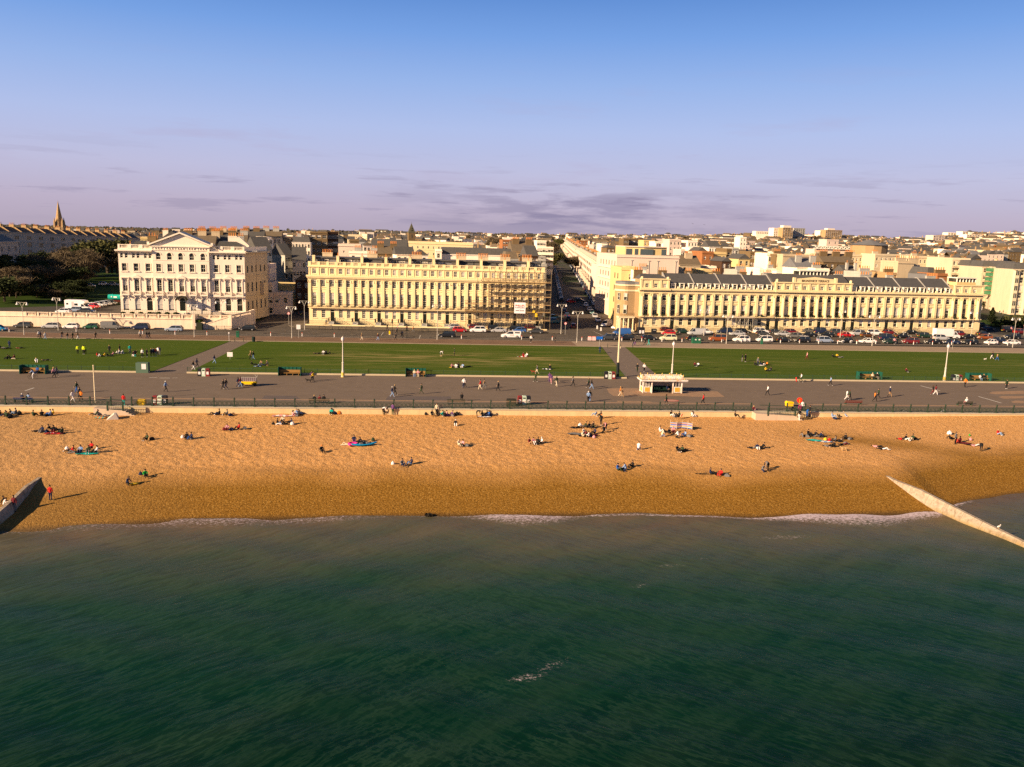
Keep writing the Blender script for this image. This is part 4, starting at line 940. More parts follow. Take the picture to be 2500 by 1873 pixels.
nb('Z3',940,1232,425,330,PNK,'flat',2,2,'pale pink rendered block with blank front right of the brown flats',12,rot=.05,parts=True,ww=.6,wh=.8)
nb('Z3',1090,1210,365,345,BRB,'flat',2,1,'brown square water tank tower above the pink block',6,rot=.1,ww=.5,name='rooftop_tower',cat='tower')
nb('Z3',1080,1425,520,310,WHT,'flat',2,3,'white flat roofed house just behind the cream terrace roof',9,rot=.02,chs=((3,4,2.5,5),(9,4,2,4)))
nb('Z3',1270,1365,420,380,PNK,'front',3,2,'tiny gabled house with timbered front behind the terrace',9,rot=.1,rm=SLB)
nb('Z3',1370,1830,430,400,GRY,'gable',2,9,'long pale row of cottages with slate roof sloping away',10,rot=-.05)
nb('Z3',1430,1640,530,330,BRB,'gable',2,4,'brown brick house with many chimney pots behind the terrace',9,rot=.1,rm=SLB,chs=((2,4,2.5,7),(7,4,2.5,7)))
nb('Z3',1700,1930,540,320,WHT,'gable',2,3,'white gable ended house in shadow behind the terrace',9,rot=.2)
nb('Z3',1930,2110,545,310,WHT,'front',2,2,'white pitched house with sloping parapet behind the terrace',9,rot=.1)
nb('Z3',1670,2700,388,450,STC,'flat',4,15,'long cream classical block with dentilled cornice beside the dark spire',16,'classical_building','building',rot=.02,ww=.8,wh=1.2,par=1.0,band=True,rm=LED)
nb('Z4',400,1350,535,330,WHT,'mansard',2,6,'long blank white building with dark mansard roof behind the cream terrace',12,'long_building','building',rot=.03,ww=.5,wh=.5)
nb('Z4',340,420,495,328,WHT,'flat',2,1,'narrow white stair tower left of the dark mansard building',6,rot=.03)
nb('Z4',1240,1420,600,300,GRY,'mansard',2,3,'grey house end with brown roof behind the terrace top',8,rot=.1,rm=SLB)
nb('Z4',1350,1650,500,360,BRY,'gable',3,5,'yellow brick house row with chimney pots near the avenue corner',14,rot=.1,rm=SLB,chs=((2,5,3,8),(8,5,3,8)))
nb('Z4',1215,1360,360,640,BRR,'flat',4,4,'square tan brick block among the distant trees',14,'apartment_block','building',rot=.1,ww=1.8)
nb('Z4',1665,1880,455,520,WHT,'flat',4,6,'white and grey modern block at the far end of the avenue',14,'apartment_block','building',rot=.05,ww=2,balc=2)
nb('Z4',1665,1785,370,560,WHT,'flat',5,3,'taller white modern block behind the grey one at the avenue end',12,'apartment_block','building',rot=.05,ww=2)
nb('Z4',1540,1680,560,320,BRD,'gable',3,3,'dark shaded house beside the avenue behind the scaffolding',12,rot=.14)
nb('Z4',1690,1790,690,285,GRY,'flat',4,2,'dark shaded return house behind the scaffolded end',24,rot=.14,parts=False)
for i in range(5):
    y=315+i*48
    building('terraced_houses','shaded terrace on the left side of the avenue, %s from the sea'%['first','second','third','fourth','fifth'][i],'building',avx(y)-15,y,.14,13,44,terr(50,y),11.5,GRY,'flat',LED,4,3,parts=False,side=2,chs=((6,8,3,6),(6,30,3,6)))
# church spires
def spire(label,z_,px,apy,by,tw,Y,m,rm,n=8,name='church',horn=1):
    X,za=HZ(z_,px,apy,Y);_,zb=HZ(z_,px,by,Y);g=ground(X,Y);T=thing(name,label,'church',(X,Y,g),.2)
    b=MB();s=tw/2;b.box(-s,s,-s,s,-3,zb-g,0);
    for i in ((-1,1) if horn else ()):
        for j in (-1,1): b.lathe([(zb-g-1,s*.3),(zb-g+tw*.5,s*.26),(zb-g+tw*1.1,.02)],5,0,Matrix.Translation((i*s*.85,j*s*.85,0)))
    b.box(-.35,.35,-s-.05,-s,zb-g-4,zb-g-1.2,1);ob('tower',b.mesh('tower',[m,GL]),T)
    b=MB();b.lathe([(zb-g,s*1.05*(1.4 if n==4 else 1)),(za-g-.5,.18),(za-g,.02)],n,0,Matrix.Rotation(PI/4 if n==4 else 0,4,'Z'));b.tube((0,0,za-g-.4),(0,0,za-g+1),.06)
    for k,zz in ((0,.25),(2,.25),(4,.45),(6,.45)): b.box(-.4,.4,-s*(1-zz)-.3,0,zb-g+(za-zb)*zz-1,zb-g+(za-zb)*zz+.6,0) if k<5 else None
    ob('spire',b.mesh('spire',rm),T);b=MB();b.prism([(-s,0),(-s,8),(0,12),(s,8),(s,0)],s,s+22,'y');ob('nave',b.mesh('nave',m),T);return T
spire('tall slender pale stone church spire above the shaded crescent','Z1',668,52,345,8.5,900,BRY,BRY)
spire('dark pointed church spire on a square tower above the cream classical block','Z3',1896,130,262,5.6,700,BRB,M('dark_slate_spire',(.10,.09,.06)),4,horn=0)
# crescent in shade at the left
def crescent(label,x0,y0,x1,y1,zt0,zt1,nb_,m=M('shade_toned_stucco',(.42,.36,.30),streak=.2),hb=18,gap=1,g=None):  # default stucco darkened so its colour carries the crescent's shade
    an=math.atan2(y1-y0,x1-x0);Ln=math.hypot(x1-x0,y1-y0);T=thing('terraced_building',label,'building',(x0,y0,0),an,g)
    b=MB();r=MB();bw_=Ln/nb_
    for i in range(nb_):
        zt=zt0+(zt1-zt0)*(i+.5)/nb_;xa,xb=i*bw_,(i+1)*bw_;zt-=2.2
        ops=[]
        for rr,(dz,hh) in enumerate(((3.0,1.8),(6.6,2.2),(10.6,2.8),(14.6,2.4))):
            for dx in (-1.5,-.35,.8): ops.append(((xa+xb)/2+dx-.1,(xa+xb)/2+dx+.75,zt-dz-hh*.3,zt-dz+hh*.7))
        facade(b,xa,xb,zt-hb,zt,ops,0)
        for o in ops: b.quad((o[0],.18,o[2]),(o[1],.18,o[2]),(o[1],.18,o[3]),(o[0],.18,o[3]),1)
        b.box(xa,xb,.32,11,zt-hb,zt,0);b.box(xa,xb,-.5,0,zt-.3,zt+.1,0);b.box(xa,xb,-.25,0,zt-4.9,zt-4.6,0);b.box(xa,xb,-.9,0,zt-13.6,zt-13.3,0)
        r.add([(xa,.6,zt),(xb,.6,zt),(xb,5.5,zt+2.6),(xa,5.5,zt+2.6),(xa,11,zt),(xb,11,zt)],[(0,1,2,3),(3,2,5,4)],0)
        if i%gap==0: r.prism([(.3,zt),(.3,zt+.5),(4.6,zt+3.3),(6.6,zt+3.3),(10,zt+.5),(10,zt)],xa-.25,xa+.25,'x',1)
    ob('wall',b.mesh('wall',[m,GL]),T);ob('roof',r.mesh('roof',[SLT,BRY]),T)
    for i in range(0,nb_,gap):
        zt=zt0+(zt1-zt0)*(i+.5)/nb_-2.2;chimney(T,i*bw_,5.6,zt+3.3,2.6,.8,.7,7,BRY,'chimney',PI/2)
    return T
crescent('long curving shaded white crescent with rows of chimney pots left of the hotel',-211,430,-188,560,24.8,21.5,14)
crescent('white shaded block with dark roof at the far left edge',-151,292,-163,348,22.2,21.8,6,gap=3)
# behind the hotel
nb('ZH',640,930,125,330,WHT,'front',2,4,'white dutch gabled house peeping over the left of the big pediment',10,rot=.1,chs=((1,5,2,4),))
nb('ZH',475,600,180,300,BRB,'flat',2,2,'brown brick chimney block left of the pediment',6,rot=.1,chs=((2,3,1.8,4),))
nb('ZH',385,470,115,420,YEL,'flat',4,2,'small sunlit house between crescent and pediment',8,rot=.1)
for i,(xa,xb,yt,Y) in enumerate([(930,1110,150,330),(1110,1330,160,320),(1330,1500,150,325),(1500,1740,140,345),(1120,1400,90,400),(1400,1700,85,410),(1700,1960,80,420),(1960,2190,75,430)]):
    nb('ZH',xa,xb,yt+25,Y,[BRY,TAN,BRB,GRY][i%4],'gable',3,4,'%s roofed house with orange pots, %s behind the pediment'%(['brown','grey','dark','tan'][i%4],['first row left','first row centre','first row right of centre','first row right','second row left','second row centre','second row right','second row far right'][i]),12,rot=.1,rm=SLB if i%2 else SLT,parts=False,chs=((1.2,5,3,9),(6,5,3,9)))
AVW=M('avenue_stucco',(.70,.55,.43),var=.06,sc=.3,streak=.1)
# ---- avenue right-hand blocks
def avblock(label,Yn,Yf,zn,zf,m,nseg,off=21.7,porch=True,bow=True):
    T=thing('terraced_building',label,'building',(0,0,0));b=MB();ir=MB();r=MB();bl=MB()
    rt_=Matrix.Rotation(-math.radians(97.4),4,'Z')
    for i in range(nseg):
        ya=Yf+(Yn-Yf)*i/nseg;yb=Yf+(Yn-Yf)*(i+1)/nseg;w=(ya-yb)/math.cos(math.radians(8));zt=zf+(zn-zf)*(i+.5)/nseg
        TT=Matrix.Translation((avx(ya)+off,ya,zt))@rt_
        hb=zt-terr(avx(ya)+off,ya)
        b.box(0,w,0,12,-hb-2,0,0,TT);b.box(-.02,w+.02,-.5,0,-.35,.05,0,TT);b.box(0,w,-.2,0,-3.3,-3.05,0,TT);b.box(0,w,0,.3,0,.7,0,TT)
        if bow: b.prism([(w*.12,0),(w*.2,-.7),(w*.36,-1.1),(w*.52,-.7),(w*.6,0)],-hb-1,-.35,'z',0,TT)
        n=max(2,int(w/2.7))
        for k in range(n):
            xc=(k+.5)*w/n;yo=-.0 if not bow or xc>w*.6 else -1.0
            for zz,h_ in ((-2.6,1.5),(-6.2,2.),(-10.2,2.6),(-13.6,2.2)):
                if zz>-hb+1: b.quad((xc-.5,yo-.13,zz),(xc+.5,yo-.13,zz),(xc+.5,yo-.13,zz+h_),(xc-.5,yo-.13,zz+h_),1,TT)
        bl.box(0,w,-1.9,-1.1,-10.75,-10.6,0,TT);bl.box(0,w,-1.9,-1.7,-10.6,-9.75,1,TT);leafblob_on=i%2
        b.box(w*.68,w*.95,-2.6,0,-hb-1,-hb+3.4,0,TT);
        r.add([(0,1,.3),(w,1,.3),(w,6,2.0),(0,6,2.0),(0,12,.3),(w,12,.3)],[(0,1,2,3),(3,2,5,4)],i%2,TT);r.box(-.2,.2,.5,11.5,0,1.6,2,TT)
        if i%1==0:
            c=chimney(T,0,0,0,2.6,.9,1.4,6,[GRY,BRY,BRB][i%3],'chimney');c.location=(TT@Vector((0,6,1.4)));c.rotation_euler=(0,0,-math.radians(8))
    ob('wall',b.mesh('wall',[m,GLL]),T);ob('roof',r.mesh('roof',[SLT,SLB,m]),T);ob('balcony',bl.mesh('balcony',[m,IRON]),T);return T
avblock('far white stucco terrace with bowed fronts on the right of the avenue',668,1150,17.8,25,AVW,22)
avblock('nearer white stucco terrace with bowed fronts on the right of the avenue',371,648,15.2,18.4,AVW,16)
TB=HZ('Z5',693,530,283);
x0=avx(371)+21.75;q=building('house','narrow pinkish end house of the nearer avenue terrace, facing the sea','house',x0,370,.14,9.5,12,terr(x0,370),15.0-terr(x0,370),PNK,'flat',LED,4,1,wh=1.7,side=0)
# big pink flank block
x0,zt=HZ('Z5',885,533,283);x1,_=HZ('Z5',1650,545,283)
fb=building('apartment_building','big pale pink block with a blank flank, drainpipes and yellow penthouse','building',x0,283,.01,(x1-x0),34,0,zt,PNK,'flat',LED,4,1,ww=.9,wh=1.3,parts=False)
b=MB();Wf=(x1-x0)
for u in (.24,.52,.66,.95): b.tube((Wf*u,-.1,3),(Wf*u,-.1,zt-1.2),.08,1);b.box(Wf*u-.4,Wf*u+.4,-.2,0,zt-1.3,zt-1.1,1)
ob('drainpipes',b.mesh('drainpipes',[PNK,GRY]),fb)
b=MB();ph=[(Wf*.16,4),(Wf*.45,2.2),(Wf*.83,2.8),(Wf*.83,18),(Wf*.16,18)];b.prism(ph,zt+.2,zt+3.3,'z',0);b.prism([(x,y) if y>10 else (x,y-.5) for x,y in ph],zt+3.3,zt+3.6,'z',1)
for u,ww_ in ((.24,2.6),(.34,1.2),(.5,4.5),(.78,1.6)): y=4-(u-.16)*6.2 if u<.45 else 2.2+(u-.45)*1.6;b.box(Wf*u-ww_/2,Wf*u+ww_/2,y-.25,y+.6,zt+.5,zt+2.7,2)
ob('penthouse',b.mesh('penthouse',[YEL,PNK,M('blue_grey_glass',(.08,.10,.11),rough=.2)]),fb)
b=MB();n=6
for r_ in range(4):
    for k in range(n):
        yc=2+k*28/n;b.add([(-.04,yc,zt-3.2-r_*3.9),(-.04,yc+1.1,zt-3.2-r_*3.9),(-.04,yc+1.1,zt-1.5-r_*3.9),(-.04,yc,zt-1.5-r_*3.9)][::-1],[(0,1,2,3)],0)
    b.box(-.5,-.03,0,30,zt-4.2-r_*3.9,zt-4.0-r_*3.9,1)
ob('side_windows',b.mesh('side_windows',[GLL,WHT]),fb)
# yellow house
x0,zt=HZ('Z5',942,690,268);x1,_=HZ('Z5',1052,690,268)
yh_=building('house','bright yellow rendered house between the pink block and the corner house','house',x0,268,.03,6.2,15,0,zt,YEL,'flat',LED,4,1,wh=1.8)
b=MB()
for r_ in range(4):
    for yc in (4,8): b.add([(-.04,yc,zt-3.2-r_*4),(-.04,yc+1.,zt-3.2-r_*4),(-.04,yc+1.,zt-1.4-r_*4),(-.04,yc,zt-1.4-r_*4)][::-1],[(0,1,2,3)],0)
ob('side_windows',b.mesh('side_windows',[GL]),yh_)
nb('Z5',958,1040,940,262,BRY,'hip',3,2,'low brick house tucked between yellow house and rounded corner',8,rot=.1,rm=SLB)
nb('Z5',1050,1200,690,270,YEL,'flat',4,2,'plain yellow flank wall with boxy parapet behind the corner house',8,rot=.1,ww=.6,wh=.8)
nb('Z5',1120,1245,730,262,WHT,'flat',3,1,'white and brown chimney breast house behind the corner pavilion',6,rot=.05,chs=((3,3,2.6,6),))
# behind right terrace
rb=[('Z5',968,1035,322,600,BRB,'flat',4,3,'brown brick end of the distant flats',{}),('Z5',1040,1215,322,605,BRB,'flat',4,5,'brown and white windowed distant flats',dict(ww=2)),
('Z5',1215,1350,345,560,YEL,'flat',5,3,'cream flats with stacked open balconies',dict(balc=2)),('Z5',1352,1530,360,540,WHT,'flat',4,4,'white bow fronted houses right of the cream balcony flats',dict(bays=True)),
('Z5',1530,1672,335,520,PNK,'flat',5,3,'tall pinkish house with small balconies right of the yellow penthouse',{}),('Z5',1672,1720,460,430,PNK,'flat',4,2,'slim pink house left of the dark gables',{}),
('Z5',700,770,390,500,WHT,'flat',3,2,'small white house above the avenue terraces',{}),('Z5',760,860,425,480,BRB,'hip',2,2,'brown bungalow like roof above the pink block',{}),('Z5',600,700,400,560,GRY,'flat',2,3,'dark boxy house above the avenue',{}),
('Z5',420,530,345,900,BRR,'flat',3,3,'reddish block beyond the avenue terraces',{}),('Z5',1655,1920,635,315,TAN,'gable',2,2,'tan brick house with brown roof and two white windows',dict(rm=SLB,chs=((5,4,3,6),))),
('Z5',1660,1745,560,360,GRY,'front',3,1,'left of two dark gables above the tan brick house',{}),('Z5',1745,1835,560,362,GRY,'front',3,1,'right of two dark gables above the tan brick house',{}),
('Z6',0,120,350,520,WHT,'flat',5,3,'white tower like house left of the red brick block',{}),('Z6',20,110,440,430,WHT,'flat',4,2,'stepped white house behind the red brick block',{}),('Z6',110,240,470,410,PNK,'front',3,2,'pinkish house with sloping roofline above the red brick block',{}),
('Z6',175,318,490,340,BRR,'flat',4,2,'orange red brick block with flat roof',dict(ww=.9,wh=1.3)),('Z6',318,475,500,345,YEL,'flat',4,3,'cream house with dark balconies right of the red brick block',dict(balc=1)),('Z6',475,540,455,350,BRB,'flat',5,1,'brown narrow house right of the cream balconies',{}),
('Z6',415,535,590,320,BRD,'front',2,2,'dark gabled house below the cream balconies',{}),('Z6',260,400,415,450,WHT,'gable',3,4,'white cottages with pale roof above the red brick block',{}),('Z6',620,765,560,330,YEL,'front',3,2,'pale yellow gable ended house',{}),
('Z6',545,625,440,400,GRY,'flat',4,2,'tall grey backs of houses in the middle distance, left part',{}),('Z6',765,900,490,380,BRB,'flat',4,4,'tall brown backs of houses with many pipes',{}),('Z6',900,970,500,375,TAN,'flat',4,2,'tan house back left of the white bow house',{}),
('Z6',970,1078,515,345,WHT,'flat',4,2,'bright white house with curved parapet and bays',dict(bays=True)),('Z6',1078,1165,525,340,BRB,'flat',4,1,'brown brick house with iron fire escape',dict(balc=1,chs=((2,3,3,6),))),('Z6',1165,1560,525,335,TAN,'flat',4,1,'huge blank brown flank wall of a tall house',dict(ww=1.3,wh=1.2)),
('Z6',880,960,700,300,WHT,'flat',2,1,'small white box house just behind the terrace, left one',{}),('Z6',960,1085,700,298,WHT,'flat',2,1,'white chimney breast house just behind the terrace',dict(chs=((3,3,2,2),))),('Z6',1085,1140,735,295,WHT,'flat',2,1,'small white box house with one window just behind the terrace',{}),
('Z6',600,715,720,300,GRY,'flat',2,1,'grey rooftop block with orange pots behind the terrace slates',dict(chs=((2.5,3,3.4,7),))),('Z6',180,300,715,300,YEL,'flat',2,1,'plain tan rooftop box behind the left slates',dict(ww=.5)),('Z6',230,350,670,320,WHT,'flat',2,2,'rounded white rooftop room behind the left slates',{}),
('Z6',1335,1560,665,310,WHT,'gable',2,3,'white house with grey glazed roof behind the central block',dict(rm=LED,chs=((2,3,2.4,8),(8,3,2.4,8)))),('Z6',1560,1740,700,305,WHT,'flat',2,2,'low white house with orange pots behind the central block',dict(chs=((2,3,3.4,8),))),
('Z6',1660,2050,600,345,BRB,'gable',3,5,'brown brick house with long row of orange pots',dict(rm=SLB,chs=((2,4,3.4,9),(8,4,3.4,9),(14,4,3.4,9)))),('Z6',1370,1660,625,350,BRB,'hip',3,4,'brown house with grey conservatory roof',dict(rm=LED,chs=((3,4,3,8),))),
('Z6',1950,2109,760,300,WHT,'gable',2,2,'white cottage with two tall thin chimneys',dict(chs=((1.4,3,.8,1),(5,3,.8,1)))),('Z6',640,720,305,700,WHT,'flat',4,2,'white square block on the hillside left of the hospital',{}),('Z6',1700,1855,335,620,PNK,'flat',3,2,'pinkish box above the white truss roof',{}),
('Z7',115,250,745,290,GRY,'flat',2,1,'grey party wall block topped with orange pots',dict(chs=((3,3,4,9),))),('Z7',285,430,765,300,WHT,'hip',2,3,'white cottage with dark hipped roof behind the right slates',dict(rm=SLB)),('Z7',430,555,755,290,BRY,'flat',2,1,'tan chimney block behind the right slates',dict(chs=((2.5,3,3.6,8),))),
('Z7',568,775,612,310,TAN,'flat',3,1,'massive brown chimney wall crowned with tall cream pots',dict(ww=.4,wh=.4,chs=((3,3,4.5,9),(8.4,3,4.5,9)))),('Z7',760,835,660,315,PNK,'flat',3,1,'pinkish stub beside the massive brown chimney wall',{}),('Z7',930,1050,755,290,LED,'mansard',1,1,'lead clad rooftop room behind the right slates',{}),('Z7',1050,1180,765,285,BRR,'flat',1,1,'orange brick rooftop wall with pots',dict(chs=((3,3,4,8),)))]
for z_,xa,xb,yt,Y,wm,rf,rows,cols,lab,k in rb: nb(z_,xa,xb,yt,Y,wm,rf,rows,cols,lab,**k)
SQM=M('square_stucco',(.62,.50,.34),var=.09,sc=.3,streak=.15)
# cream square at the right
sq=[('Z7',-430,0,520,430,8),('Z7',0,285,525,425,6),('Z7',285,770,518,415,8),('Z7',770,1110,545,395,6),('Z7',1110,1235,565,385,3)]
for i,(z_,xa,xb,yt,Y,cols) in enumerate(sq):
    nb(z_,xa,xb,yt,Y,SQM,'flat',4,cols,'%s cream stucco building of the square seen over the terrace roof'%['leftmost','second','third','fourth','fifth'][i],12,'square_house','house',rot=.12,parts=True,ww=1,wh=1.5,band=True,chs=((4,6,3,8),))
nb('Z7',1235,1440,570,372,SQM,'flat',6,4,'cream square house with dark wraparound balconies',12,'square_house','house',rot=-.1,balc=1,band=True)
nb('Z7',1440,1600,650,362,SQM,'mansard',5,3,'cream square house with white dormers and slate mansard',12,'square_house','house',rot=-.1,band=True)
sqh=nb('Z7',1600,1800,660,345,SQM,'mansard',6,3,'cream square house hidden behind green scaffold netting',12,'square_house','house',rot=-.15,band=True)
nb('Z7',1800,1985,665,335,SQM,'mansard',6,3,'cream square house with black balcony right of the green netting',12,'square_house','house',rot=-.25,balc=1,band=True,wh=2.2,ww=1.4)
nb('Z7',1985,2330,690,322,SQM,'mansard',6,5,'cream square house with bay windows at the right edge',14,'square_house','house',rot=-.12,band=True,wh=2.2,ww=1.3,bays=True)
NET=D.materials.new('green_netting');t=NT(NET);c=ramp(t,noise(t,pos(t),1.2,5,.7),[(.35,(.03,.16,.08)),(.6,(.10,.26,.12)),(.75,(.35,.30,.12))]);bsdf(t,c,.8)
x0,zt=HZ('Z7',1600,668,343);x1,_=HZ('Z7',1812,668,343);_,zb=HZ('Z7',1600,1000,343)
T=thing('scaffolding','green netted scaffolding on a house of the cream square','scaffolding',(x0,341.5,0),-.15);b=MB();nl=6
for k in range(nl): z=zb+(zt-zb)*k/nl;b.box(0,x1-x0,-1.5,-1.44,z+.3,z+(zt-zb)/nl-.15,0);b.box(-.1,x1-x0+.1,-1.7,0,z-.1,z+.05,1)
ob('netting',b.mesh('netting',[NET,BD]),T);b=MB()
for i in range(7): x=i*(x1-x0)/6;b.tube((x,-1.4,1),(x,-1.4,zt+1),.06)
ob('poles',b.mesh('poles',ST),T)
# hill landmarks
def slab(label,z_,xa,xb,yt,yb,Y,m,rows,cols,top=None,rot=.2):
    x0,zt=HZ(z_,xa,yt,Y);x1,_=HZ(z_,xb,yt,Y);_,zb=HZ(z_,xa,yb,Y);T=building('apartment_block',label,'building',x0,Y,rot,(x1-x0)/math.cos(rot),14,zb,zt-zb,m,'flat',LED,rows,cols,ww=(x1-x0)/cols*.72,wh=1.4,parts=True,band=True)
    if top: b=MB();w_=(x1-x0);b.box(w_*top[0],w_*top[1],2,10,zt-zb,zt-zb+top[2]*.8);ob('roof_plant_room',b.mesh('roof_plant_room',WHT),T)
    return T
slab('hospital like white and brown block on the hill, left wing','Z6',1055,1165,190,300,1250,WHT,5,4);slab('tallest white and brown block on the hilltop','Z6',1165,1300,185,310,1240,BRY,6,4,(.1,.9,5))
slab('blue grey right wing of the hilltop block','Z6',1300,1450,190,300,1260,GRY,6,5);slab('low white wing left of the hilltop block','Z6',835,1055,228,262,1300,WHT,2,10,rot=.05)
slab('hexagonal looking white banded flats alone on the ridge, left part','Z6',1622,1690,222,310,1300,WHT,6,3);slab('white banded flats alone on the ridge, right part','Z6',1690,1915,212,320,1290,BRY,6,8,(.15,.6,4))
slab('long pale hospital block on the right skyline','Z7',1620,2300,268,310,1450,PNK,2,16,(.3,.46,7),rot=.03);slab('white stepped flats on the right hill','Z7',1180,1360,245,315,1400,WHT,5,5,rot=.1);slab('tall white box at the top of the right hill','Z7',1360,1440,232,265,1380,WHT,2,2)
slab('white modern building with blue windows on the right hill','Z7',1380,1800,338,372,1000,WHT,2,10,rot=.05);slab('white hall with dark roof on the right hill','Z7',1410,1600,268,330,1200,WHT,3,5);slab('cream villa block in the middle of the right hill','Z7',1000,1160,280,390,1100,PNK,4,4);slab('grey brown block on the right hill','Z7',1255,1385,338,400,950,TAN,3,3)
# truss-roofed building and turret
x0,z1=HZ('Z6',1560,402,560);x1,_=HZ('Z7',160,405,560);_,z0=HZ('Z6',1560,440,560)
T=thing('truss_roof_building','building with a long white lattice truss along its roof edge','building',(x0,560,0),.02);b=MB();w_=x1-x0;b.box(0,w_,1,14,0,z0,0);ob('wall',b.mesh('wall',PNK),T)
b=MB();b.box(0,w_,-.2,.2,z1-.5,z1);b.box(0,w_,-.2,.2,z0,z0+.5);n=26
for i in range(n): xa=i*w_/n;xb=(i+1)*w_/n;b.tube((xa,0,z0+.3 if i%2 else z1-.3),(xb,0,z1-.3 if i%2 else z0+.3),.28)
ob('truss',b.mesh('truss',FRM),T);b=MB();b.box(0,w_,.6,1,z0,z1,0);ob('roof',b.mesh('roof',LED),T)
x0,zt=HZ('Z7',212,395,540);_,za=HZ('Z7',212,325,540)
T=thing('turret','round tan brick turret with a grey conical roof','tower',(x0,540,0));b=MB();b.cyl(0,0,0,zt,13*.9,None,14);ob('wall',b.mesh('wall',BRY),T);b=MB();b.lathe([(zt,12.6),(za,.1)],14);ob('roof',b.mesh('roof',LED),T)
# ================================================================== groynes
def groyne(label,pts,wt=.55,flip=1):
    """pts: list of (x,y,ztop,face half width at the base)"""
    b=MB();n=len(pts);rings=[]
    for i,(x,y,zt,fw) in enumerate(pts):
        j=min(i,n-2);dx,dy=pts[j+1][0]-pts[j][0],pts[j+1][1]-pts[j][1];l=math.hypot(dx,dy);nx,ny=-dy/l,dx/l
        zb=-6.3;rings.append([(x+nx*(wt/2+fw),y+ny*(wt/2+fw),zb),(x+nx*wt/2,y+ny*wt/2,zt),(x-nx*wt/2,y-ny*wt/2,zt),(x-nx*(wt/2+fw),y-ny*(wt/2+fw),zb)])
    vs=[p for r in rings for p in r];fs=[]
    for i in range(n-1):
        for k in range(4): a=i*4+k;c=i*4+(k+1)%4;fs.append((a,c,c+4,a+4))
    fs+=[(3,2,1,0),((n-1)*4,(n-1)*4+1,(n-1)*4+2,(n-1)*4+3)]
    b.add(vs,fs);me=b.mesh('groyne',GRM);return tag(ob('groyne',me),label,'groyne')
GRM=D.materials.new('groyne_concrete');t=NT(GRM);p=pos(t);sx_=nd(t,'ShaderNodeSeparateXYZ');L(t,p,sx_.inputs[0])
c=ramp(t,noise(t,mapv(t,p,(1,1,2)),1.2,5,.7),[(.3,(.25,.19,.14)),(.6,(.42,.335,.255))])
zz=mth(t,'ADD',sx_.outputs[2],mth(t,'MULTIPLY',noise(t,p,1.3,4,.7),.8))
c=mixc(t,ramp(t,mth(t,'DIVIDE',mth(t,'ADD',zz,5.4),2.2),[(.25,1.),(.62,0.)]),c,(.27,.17,.045));jt=ramp(t,mth(t,'FRACT',mth(t,'DIVIDE',sx_.outputs[1],2.6)),[(.0,.65),(.035,0.),(.97,0.)]);c=mixc(t,jt,c,(.08,.06,.04));c=mixc(t,ramp(t,noise(t,mapv(t,p,(2.2,2.2,.5)),1,4,.7),[(.5,0.),(.66,.6)]),c,(.16,.115,.065));bsdf(t,c,.85,.1,0,noise(t,p,5,4),.6,.08)
groyne('long sunlit concrete groyne running from the shingle into the sea at the right',[(58.6,104.2,-2.5,.02),(59.7,99.2,-3.05,.4),(61.0,95.1,-3.2,.9),(62.0,91.5,-3.65,1.),(63.3,85.1,-4.2,1.),(64.3,80.5,-4.55,1.),(67,66,-5.3,1.)],.45)
groyne('shaded concrete groyne at the left edge of the beach',[(-45.8,99.4,-2.7,.02),(-45.5,94.7,-2.55,.4),(-45.5,90.9,-3.15,.6),(-45.7,89.0,-3.55,.7),(-46.8,78,-5.2,.8)],.4)
# ================================================================== railing above the beach
GRN=M('green_iron',(.03,.050,.034),rough=.5,var=.3,sc=2);RUST=M('worn_rail',(.30,.20,.13),rough=.6)
rl=thing('promenade_railing','green iron railing with lattice panels along the sea wall','railing',(0,127.05,0))
pm=MB();pm.box(-.085,.085,-.085,.085,0,1.22);pm.box(-.13,.13,-.13,.13,0,.2);pm.ball(0,0,1.28,.13,0,6,4);PM=pm.mesh('railing_post',GRN)
pn=MB();pn.box(.1,2.95,-.02,.02,.12,.17);pn.box(.1,2.95,-.02,.02,.78,.83);pn.box(.1,2.95,-.03,.03,1.12,1.18,1)
for i in range(14): x=.3+i*.19;pn.box(x-.015,x+.015,-.015,.015,.17,.78)
for i in range(4):
    x=.2+i*.68
    for s in (0,1): pn.tube((x,0,.2 if s else .75),(x+.62,0,.75 if s else .2),.02,0,4)
    for k in range(8): a0,a1=2*PI*k/8,2*PI*(k+1)/8;pn.tube((x+.31+.16*math.cos(a0),0,.48+.16*math.sin(a0)),(x+.31+.16*math.cos(a1),0,.48+.16*math.sin(a1)),.02,0,3)
PN=pn.mesh('lattice_panel',[GRN,RUST])
x=-84.
gaps=[(-50.2,-44.8),(61.2,69.5)]
s0=G('P1',1330,1110)[0];s1=G('P1',1600,1110)[0];r0_=G('P5',870,1110)[0];r1_=G('P5',1265,1110)[0]
gaps=[(s0-.5,s1+2.0),(r0_-.3,r1_+.5)]
while x<128:
    ob('railing_post',PM,rl,(x,0,.05))
    if not any(a<x+1.5<c for a,c in gaps): ob('lattice_panel',PN,rl,(x,0,.05))
    x+=3.0
